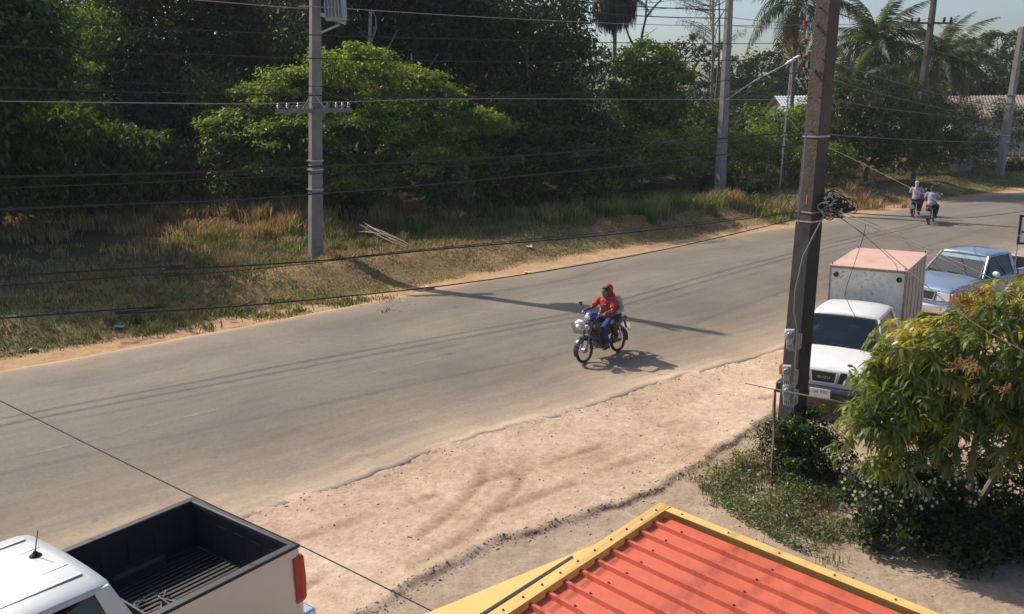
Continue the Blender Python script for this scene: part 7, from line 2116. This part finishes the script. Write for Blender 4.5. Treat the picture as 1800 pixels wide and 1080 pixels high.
def rider(name, label, J, cloth, voxel=0.011, group=None):
    """J: joints in the bike's own coordinates; +y forward. cloth: dict of materials and cuts"""
    hip, chest, neck, head = (Vector(J[k]) for k in ('hip', 'chest', 'neck', 'head'))
    yaw = J.get('head_yaw', 0.0)
    mb = MB()
    oval(mb, [(hip + Vector((0, 0, -0.08)), 0.13, 0.11, 0.0), (hip, 0.15, 0.115, 0), (hip.lerp(chest, 0.45), 0.125, 0.095, 0.1), (chest, 0.155, 0.105, 0.15), (chest.lerp(neck, 0.6), 0.15, 0.085, 0.2), (neck - Vector((0, 0, 0.02)), 0.07, 0.06, 0.2)])
    mb.tube([neck - Vector((0, 0, 0.05)), neck, head - Vector((0, 0, 0.06))], [0.062, 0.054, 0.05], 10)
    Mh = Matrix.Rotation(yaw, 3, 'Z')
    mb.ball(head, (0.076, 0.094, 0.112), 18, 14, Mh)
    mb.ball(head + Mh @ Vector((0, 0.035, -0.060)), (0.052, 0.055, 0.048), 14, 10, Mh)                     # jaw
    mb.ball(head + Mh @ Vector((0, 0.096, -0.012)), (0.014, 0.022, 0.024), 10, 8, Mh)                      # nose
    for s_ in (-1, 1): mb.ball(head + Mh @ Vector((s_ * 0.078, -0.004, -0.008)), (0.012, 0.022, 0.030), 8, 8, Mh)   # ears
    limbs = {}
    for s_, sd in ((-1, 'l'), (1, 'r')):
        sh, el, wr = Vector(J['sh_' + sd]), Vector(J['el_' + sd]), Vector(J['wr_' + sd])
        kn, an, toe = Vector(J['kn_' + sd]), Vector(J['an_' + sd]), Vector(J['toe_' + sd])
        hj = hip + Vector((s_ * 0.085, 0, -0.02))
        limbs[sd] = (sh, el, wr, hj, kn, an, toe)
        mb.tube([sh.lerp(chest, 0.3), sh, sh.lerp(el, 0.5), el, el.lerp(wr, 0.35), wr], [0.058, 0.056, 0.047, 0.039, 0.039, 0.026], 10)
        mb.tube([hj, hj.lerp(kn, 0.5), kn, kn.lerp(an, 0.35), an], [0.088, 0.076, 0.056, 0.054, 0.036], 12)
        mb.tube([an, an.lerp(toe, 0.5) + Vector((0, 0, -0.02)), toe], [0.036, 0.034, 0.026], 10)
        # hand: palm, four curled fingers, thumb
        d = Vector(J.get('hand_' + sd, (0, 1, -0.3))).normalized()
        lat = Vector((1, 0, 0)) * s_
        lat = (lat - d * lat.dot(d)).normalized()
        nr_ = d.cross(lat) * s_
        pc = wr + d * 0.045
        mb.tube([wr, pc, wr + d * 0.085], [0.026, 0.034, 0.034], 8)
        for k, (off, ll) in enumerate(((-0.027, 0.060), (-0.009, 0.070), (0.009, 0.066), (0.027, 0.052))):
            b0 = wr + d * 0.085 + lat * off
            b1 = b0 + d * ll * 0.55 - Vector((0, 0, 0.010)); b2 = b1 + d * ll * 0.15 - Vector((0, 0, ll * 0.45))
            mb.tube([b0, b1, b2], [0.0105, 0.0095, 0.0085], 6)
        mb.tube([wr + d * 0.03 - lat * 0.026, wr + d * 0.06 - lat * 0.048, wr + d * 0.085 - lat * 0.046 - Vector((0, 0, 0.015))], [0.012, 0.0105, 0.0085], 6)
    body = fused(name, mb, cloth.get('skin', SKIN), None, voxel)
    tag(body, label, 'person', group)
    # face
    for s_ in (-1, 1):
        e = MB(); e.ball(head + Mh @ Vector((s_ * 0.031, 0.084, 0.012)), (0.013, 0.008, 0.008), 8, 6, Mh); e.build('eye', EYEW, body, smooth=True)
        e = MB(); e.bar(head + Mh @ Vector((s_ * 0.016, 0.093, 0.034)), head + Mh @ Vector((s_ * 0.048, 0.080, 0.032)), 0.006, 0.008); e.build('eyebrow', HAIR, body)
    e = MB(); e.ball(head + Mh @ Vector((0, 0.089, -0.056)), (0.022, 0.007, 0.007), 8, 6, Mh); e.build('mouth', mat('lips', (0.16, 0.06, 0.045), 0.5), body, smooth=True)
    # shirt
    mb = MB(); g = 0.022
    oval(mb, [(hip + Vector((0, 0, -0.05)), 0.165 + g, 0.125 + g, 0), (hip + Vector((0, 0, 0.03)), 0.155 + g, 0.12 + g, 0), (hip.lerp(chest, 0.45), 0.14 + g, 0.105 + g, 0.1), (chest, 0.16 + g, 0.112 + g, 0.15), (chest.lerp(neck, 0.6), 0.155 + g, 0.09 + g, 0.2), (neck - Vector((0, 0, 0.015)), 0.072, 0.065, 0.2)])
    for sd in 'lr':
        sh, el, wr, *_ = limbs[sd]
        cut = cloth.get('sleeve', 0.5)
        pts, rr = [sh.lerp(chest, 0.3), sh, sh.lerp(el, 0.5)], [0.07, 0.072, 0.066]
        if cut > 0.5: pts += [el]; rr += [0.060]
        if cut > 1.0: pts += [el.lerp(wr, 0.5), el.lerp(wr, 0.9)]; rr += [0.055, 0.046]
        if cut <= 0.5: pts += [sh.lerp(el, 0.8)]; rr += [0.064]
        mb.tube(pts, rr, 12)
    fused('shirt', mb, cloth['shirt'], body, voxel, 3)
    # trousers
    mb = MB()
    oval(mb, [(hip + Vector((0, 0, -0.10)), 0.14, 0.125, 0), (hip, 0.168, 0.135, 0), (hip + Vector((0, 0, 0.06)), 0.155, 0.12, 0)])
    for sd in 'lr':
        *_, hj, kn, an, toe = limbs[sd]
        mb.tube([hj, hj.lerp(kn, 0.5), kn, kn.lerp(an, 0.45), an.lerp(kn, 0.08)], [0.106, 0.096, 0.078, 0.070, 0.056], 12)
    fused('trousers', mb, cloth['trousers'], body, voxel, 3)
    for sd in 'lr':
        *_, an, toe = limbs[sd]
        mb = MB(); d = (toe - an); d.z = 0; d.normalize()
        mb.bar(an - d * 0.06 + Vector((0, 0, -0.065)), toe + d * 0.02 + Vector((0, 0, -0.045 + (toe.z - an.z) * 0)), 0.085, 0.02); mb.build('sandal', mat('sandal', (0.10, 0.07, 0.05), 0.7), body, bevel=0.008)
    # head covering
    mb = MB(); kind = cloth.get('head', 'hair')
    if kind in ('hair', 'hair_red'):
        mb.ball(head + Mh @ Vector((0, -0.016, 0.026)), (0.086, 0.096, 0.100), 16, 12, Mh); mb.ball(head + Mh @ Vector((0, -0.055, -0.02)), (0.074, 0.055, 0.075), 12, 10, Mh)
        for k in range(14):
            a = k * 0.449; mb.ball(head + Mh @ Vector((0.055 * math.cos(a), -0.015 + 0.055 * math.sin(a), 0.088 + 0.01 * math.sin(3 * k))), 0.028, 8, 6)
        fused('hair', mb, cloth.get('hair', HAIR), body, 0.011, 2)
    elif kind == 'scarf':
        mb.ball(head + Mh @ Vector((0, -0.020, 0.016)), (0.098, 0.106, 0.118), 16, 12, Mh); mb.ball(head + Mh @ Vector((0, -0.03, -0.08)), (0.090, 0.090, 0.09), 14, 10, Mh)
        oval(mb, [(neck + Vector((0, -0.03, -0.12)), 0.155, 0.105, 0.2), (neck + Vector((0, -0.015, -0.04)), 0.135, 0.10, 0.2), (neck + Vector((0, -0.01, 0.05)), 0.09, 0.085, 0.1)])
        mb.tube([neck + Vector((0.04, 0.07, 0.0)), neck + Vector((0.06, 0.11, -0.12)), neck + Vector((0.07, 0.10, -0.26))], [0.05, 0.045, 0.03], 8)
        fused('head_scarf', mb, cloth['scarf'], body, 0.011, 3)
        e = MB(); e.ball(head + Mh @ Vector((0, 0.078, -0.008)), (0.058, 0.028, 0.075), 12, 10, Mh); e.build('face', cloth.get('skin', SKIN), body, smooth=True)
    elif kind == 'cap':
        mb.ball(head + Mh @ Vector((0, -0.005, 0.045)), (0.094, 0.108, 0.088), 16, 12, Mh); mb.ball(head + Mh @ Vector((0, -0.06, -0.06)), (0.078, 0.055, 0.10), 12, 10, Mh); mb.tube([head + Mh @ Vector((0, 0.07, 0.03)), head + Mh @ Vector((0, 0.16, 0.015))], [0.06, 0.035], 8)
        mb.tube([head + Vector((0, -0.08, -0.05)), head + Vector((0, -0.12, -0.17)), head + Vector((0, -0.14, -0.28))], [0.05, 0.05, 0.03], 8)
        fused('cap_and_cloth', mb, cloth['cap'], body, 0.012, 3)
    return body

def drv(dy=0.0, lean=0.10, yaw=0.0, low=0.0):
    J = dict(hip=(0, -0.10, 0.885), chest=(0, -0.10 + lean * 0.9, 1.19), neck=(0, -0.10 + lean * 1.25, 1.385), head=(0, -0.08 + lean * 1.5, 1.525), head_yaw=yaw,
                sh_l=(-0.185, -0.10 + lean * 1.15, 1.325), sh_r=(0.185, -0.10 + lean * 1.15, 1.325), el_l=(-0.30, 0.06, 1.105), el_r=(0.30, 0.06, 1.105), wr_l=(-0.30, 0.155, 1.09), wr_r=(0.30, 0.155, 1.09),
                hand_l=(0, 1, -0.25), hand_r=(0, 1, -0.25), kn_l=(-0.21, 0.27, 0.72), kn_r=(0.21, 0.27, 0.72), an_l=(-0.18, 0.00, 0.34), an_r=(0.18, 0.00, 0.34), toe_l=(-0.19, 0.14, 0.275), toe_r=(0.19, 0.14, 0.275))
    for k in ('hip', 'chest', 'neck', 'head', 'sh_l', 'sh_r'):
        a = J[k]; f = (a[2] - 0.80) / 0.72
        J[k] = (a[0], a[1] + dy, a[2] - low * (0.3 + 1.1 * f))
    for k in ('el_l', 'el_r'):
        a = J[k]; J[k] = (a[0], a[1] + dy * 0.5, a[2] - low * 0.4)
    for k in ('kn_l', 'kn_r'):
        a = J[k]; J[k] = (a[0], a[1] + dy * 0.45, a[2])
    return J
def pas(yaw=0.0):
    return dict(hip=(0, -0.50, 0.90), chest=(0.02, -0.45, 1.18), neck=(0.03, -0.40, 1.36), head=(0.05, -0.36, 1.485), head_yaw=yaw,
                sh_l=(-0.16, -0.43, 1.30), sh_r=(0.20, -0.43, 1.30), el_l=(-0.25, -0.45, 1.06), el_r=(0.27, -0.45, 1.06), wr_l=(-0.20, -0.28, 0.97), wr_r=(0.20, -0.28, 0.97),
                hand_l=(0.2, 1, -0.2), hand_r=(-0.2, 1, -0.2), kn_l=(-0.27, -0.06, 0.76), kn_r=(0.27, -0.06, 0.76), an_l=(-0.22, -0.28, 0.44), an_r=(0.22, -0.28, 0.44), toe_l=(-0.23, -0.15, 0.38), toe_r=(0.23, -0.15, 0.38))

def seat_on(objs, x, y, fdeg, roll=0.0, z=None, sc=1.0):
    M = Matrix.Translation((x, y, road_z(x, y) if z is None else z)) @ Matrix.Rotation(rad(fdeg - 90), 4, 'Z') @ Matrix.Rotation(roll, 4, 'Y') @ Matrix.Scale(sc, 4)
    for o in objs: o.matrix_world = M
BLUEB = mat('bike_blue', (0.012, 0.035, 0.22), 0.25, coat=0.7)
REDC = mat('red_cotton', (0.50, 0.030, 0.030), 0.85, noise=0.15, nscale=14, bump=1.0, bscale=11)
JEANS = mat('blue_jeans', (0.022, 0.035, 0.16), 0.9, noise=0.2, nscale=20, bump=1.0, bscale=11)
BEIGE = mat('beige_shirt', (0.40, 0.31, 0.24), 0.9, noise=0.25, nscale=22, bump=1.0, bscale=11)
DKTR = mat('dark_trousers', (0.03, 0.028, 0.035), 0.9)
SCARF = mat('red_scarf', (0.50, 0.02, 0.035), 0.85, noise=0.2, nscale=16, bump=1.0, bscale=11)
b1 = motorcycle('motorcycle', 'blue and black motorcycle with front basket carrying two people in red', BLUEB, BKPL, None, basket=True, shield=BKPL, fender=mat('bike_navy', (0.008, 0.012, 0.04), 0.25, coat=0.7))
r1 = rider('person', 'driver in red shirt and blue jeans riding the blue motorcycle', drv(-0.20, 0.06, 0.1, 0.05), dict(shirt=REDC, trousers=JEANS, sleeve=0.5, head='hair'))
r2 = rider('person', 'passenger in red headscarf and beige shirt on the blue motorcycle', pas(-0.2), dict(shirt=BEIGE, trousers=DKTR, sleeve=1.5, head='scarf', scarf=SCARF))
rs = np.random.RandomState(9)
mb = MB()
for k in range(7): mb.ball((rs.normal(0, 0.07), 0.66 + rs.normal(0, 0.045), 0.83 + rs.uniform(-0.02, 0.09)), (rs.uniform(0.06, 0.10), rs.uniform(0.05, 0.08), rs.uniform(0.05, 0.08)), 10, 7)
bag = fused('plastic_bag', mb, mat('white_plastic_bag', (0.78, 0.78, 0.78), 0.45, bump=0.6, bscale=30), None, 0.014, 1)
tag(bag, 'white plastic bag stuffed in the front basket of the blue motorcycle', 'bag')
fd1 = math.degrees(math.atan2(18.63 - 19.5, 1.59 - 2.42))
seat_on([b1, r1, r2, bag], 2.0, 19.02, fd1, rad(2.5))

REDB = mat('bike_dark_red', (0.20, 0.015, 0.035), 0.3, coat=0.6)
PINKW = mat('pale_patterned_shirt', (0.44, 0.36, 0.42), 0.9, noise=0.4, nscale=26)
GREYS = mat('grey_shirt', (0.36, 0.35, 0.36), 0.9, noise=0.12, nscale=16)
PLUM = mat('plum_trousers', (0.12, 0.02, 0.06), 0.9)
AUB = mat('auburn_hair', (0.10, 0.035, 0.02), 0.5)
CAPW = mat('pale_cap', (0.46, 0.43, 0.40), 0.85)
b2 = motorcycle('motorcycle', 'nearer black scooter with red tail seen from behind', BKPL, mat('bike_red_black', (0.10, 0.012, 0.018), 0.3, coat=0.6), 'scooters riding away')
r3 = rider('person', 'rider in grey shirt on the nearer black scooter riding away', drv(0, 0.06, 0.1), dict(shirt=GREYS, trousers=DKTR, sleeve=0.6, head='hair_red', hair=AUB), 0.014)
seat_on([b2, r3], 18.75, 39.1, 56, rad(-2))
b3 = motorcycle('motorcycle', 'farther dark red scooter seen from behind near the far road edge', REDB, BKPL, 'scooters riding away')
r4 = rider('person', 'rider in pale patterned shirt and white cap on the dark red scooter', drv(0, 0.04, 0.0), dict(shirt=PINKW, trousers=PLUM, sleeve=1.5, head='cap', cap=CAPW), 0.014)
seat_on([b3, r4], 19.2, 41.6, 54, rad(-2))
# ------------------------------------------------------------------ haze: the dusty air of a dry-season day
mb = MB()
mb.box((20, 55, 12.0), (420, 330, 27.0))
haze = mb.build('haze', None)
hm = bpy.data.materials.new('hazy_air')
hm.use_nodes = True
hn = hm.node_tree
hn.nodes.clear()
ho = hn.nodes.new('ShaderNodeOutputMaterial')
pv = hn.nodes.new('ShaderNodeVolumePrincipled')
pv.inputs['Color'].default_value = (0.86, 0.90, 0.95, 1)
pv.inputs['Density'].default_value = 0.0004
pv.inputs['Anisotropy'].default_value = 0.0
hn.links.new(pv.outputs['Volume'], ho.inputs['Volume'])
haze.data.materials.append(hm)
tag(haze, kind='stuff')
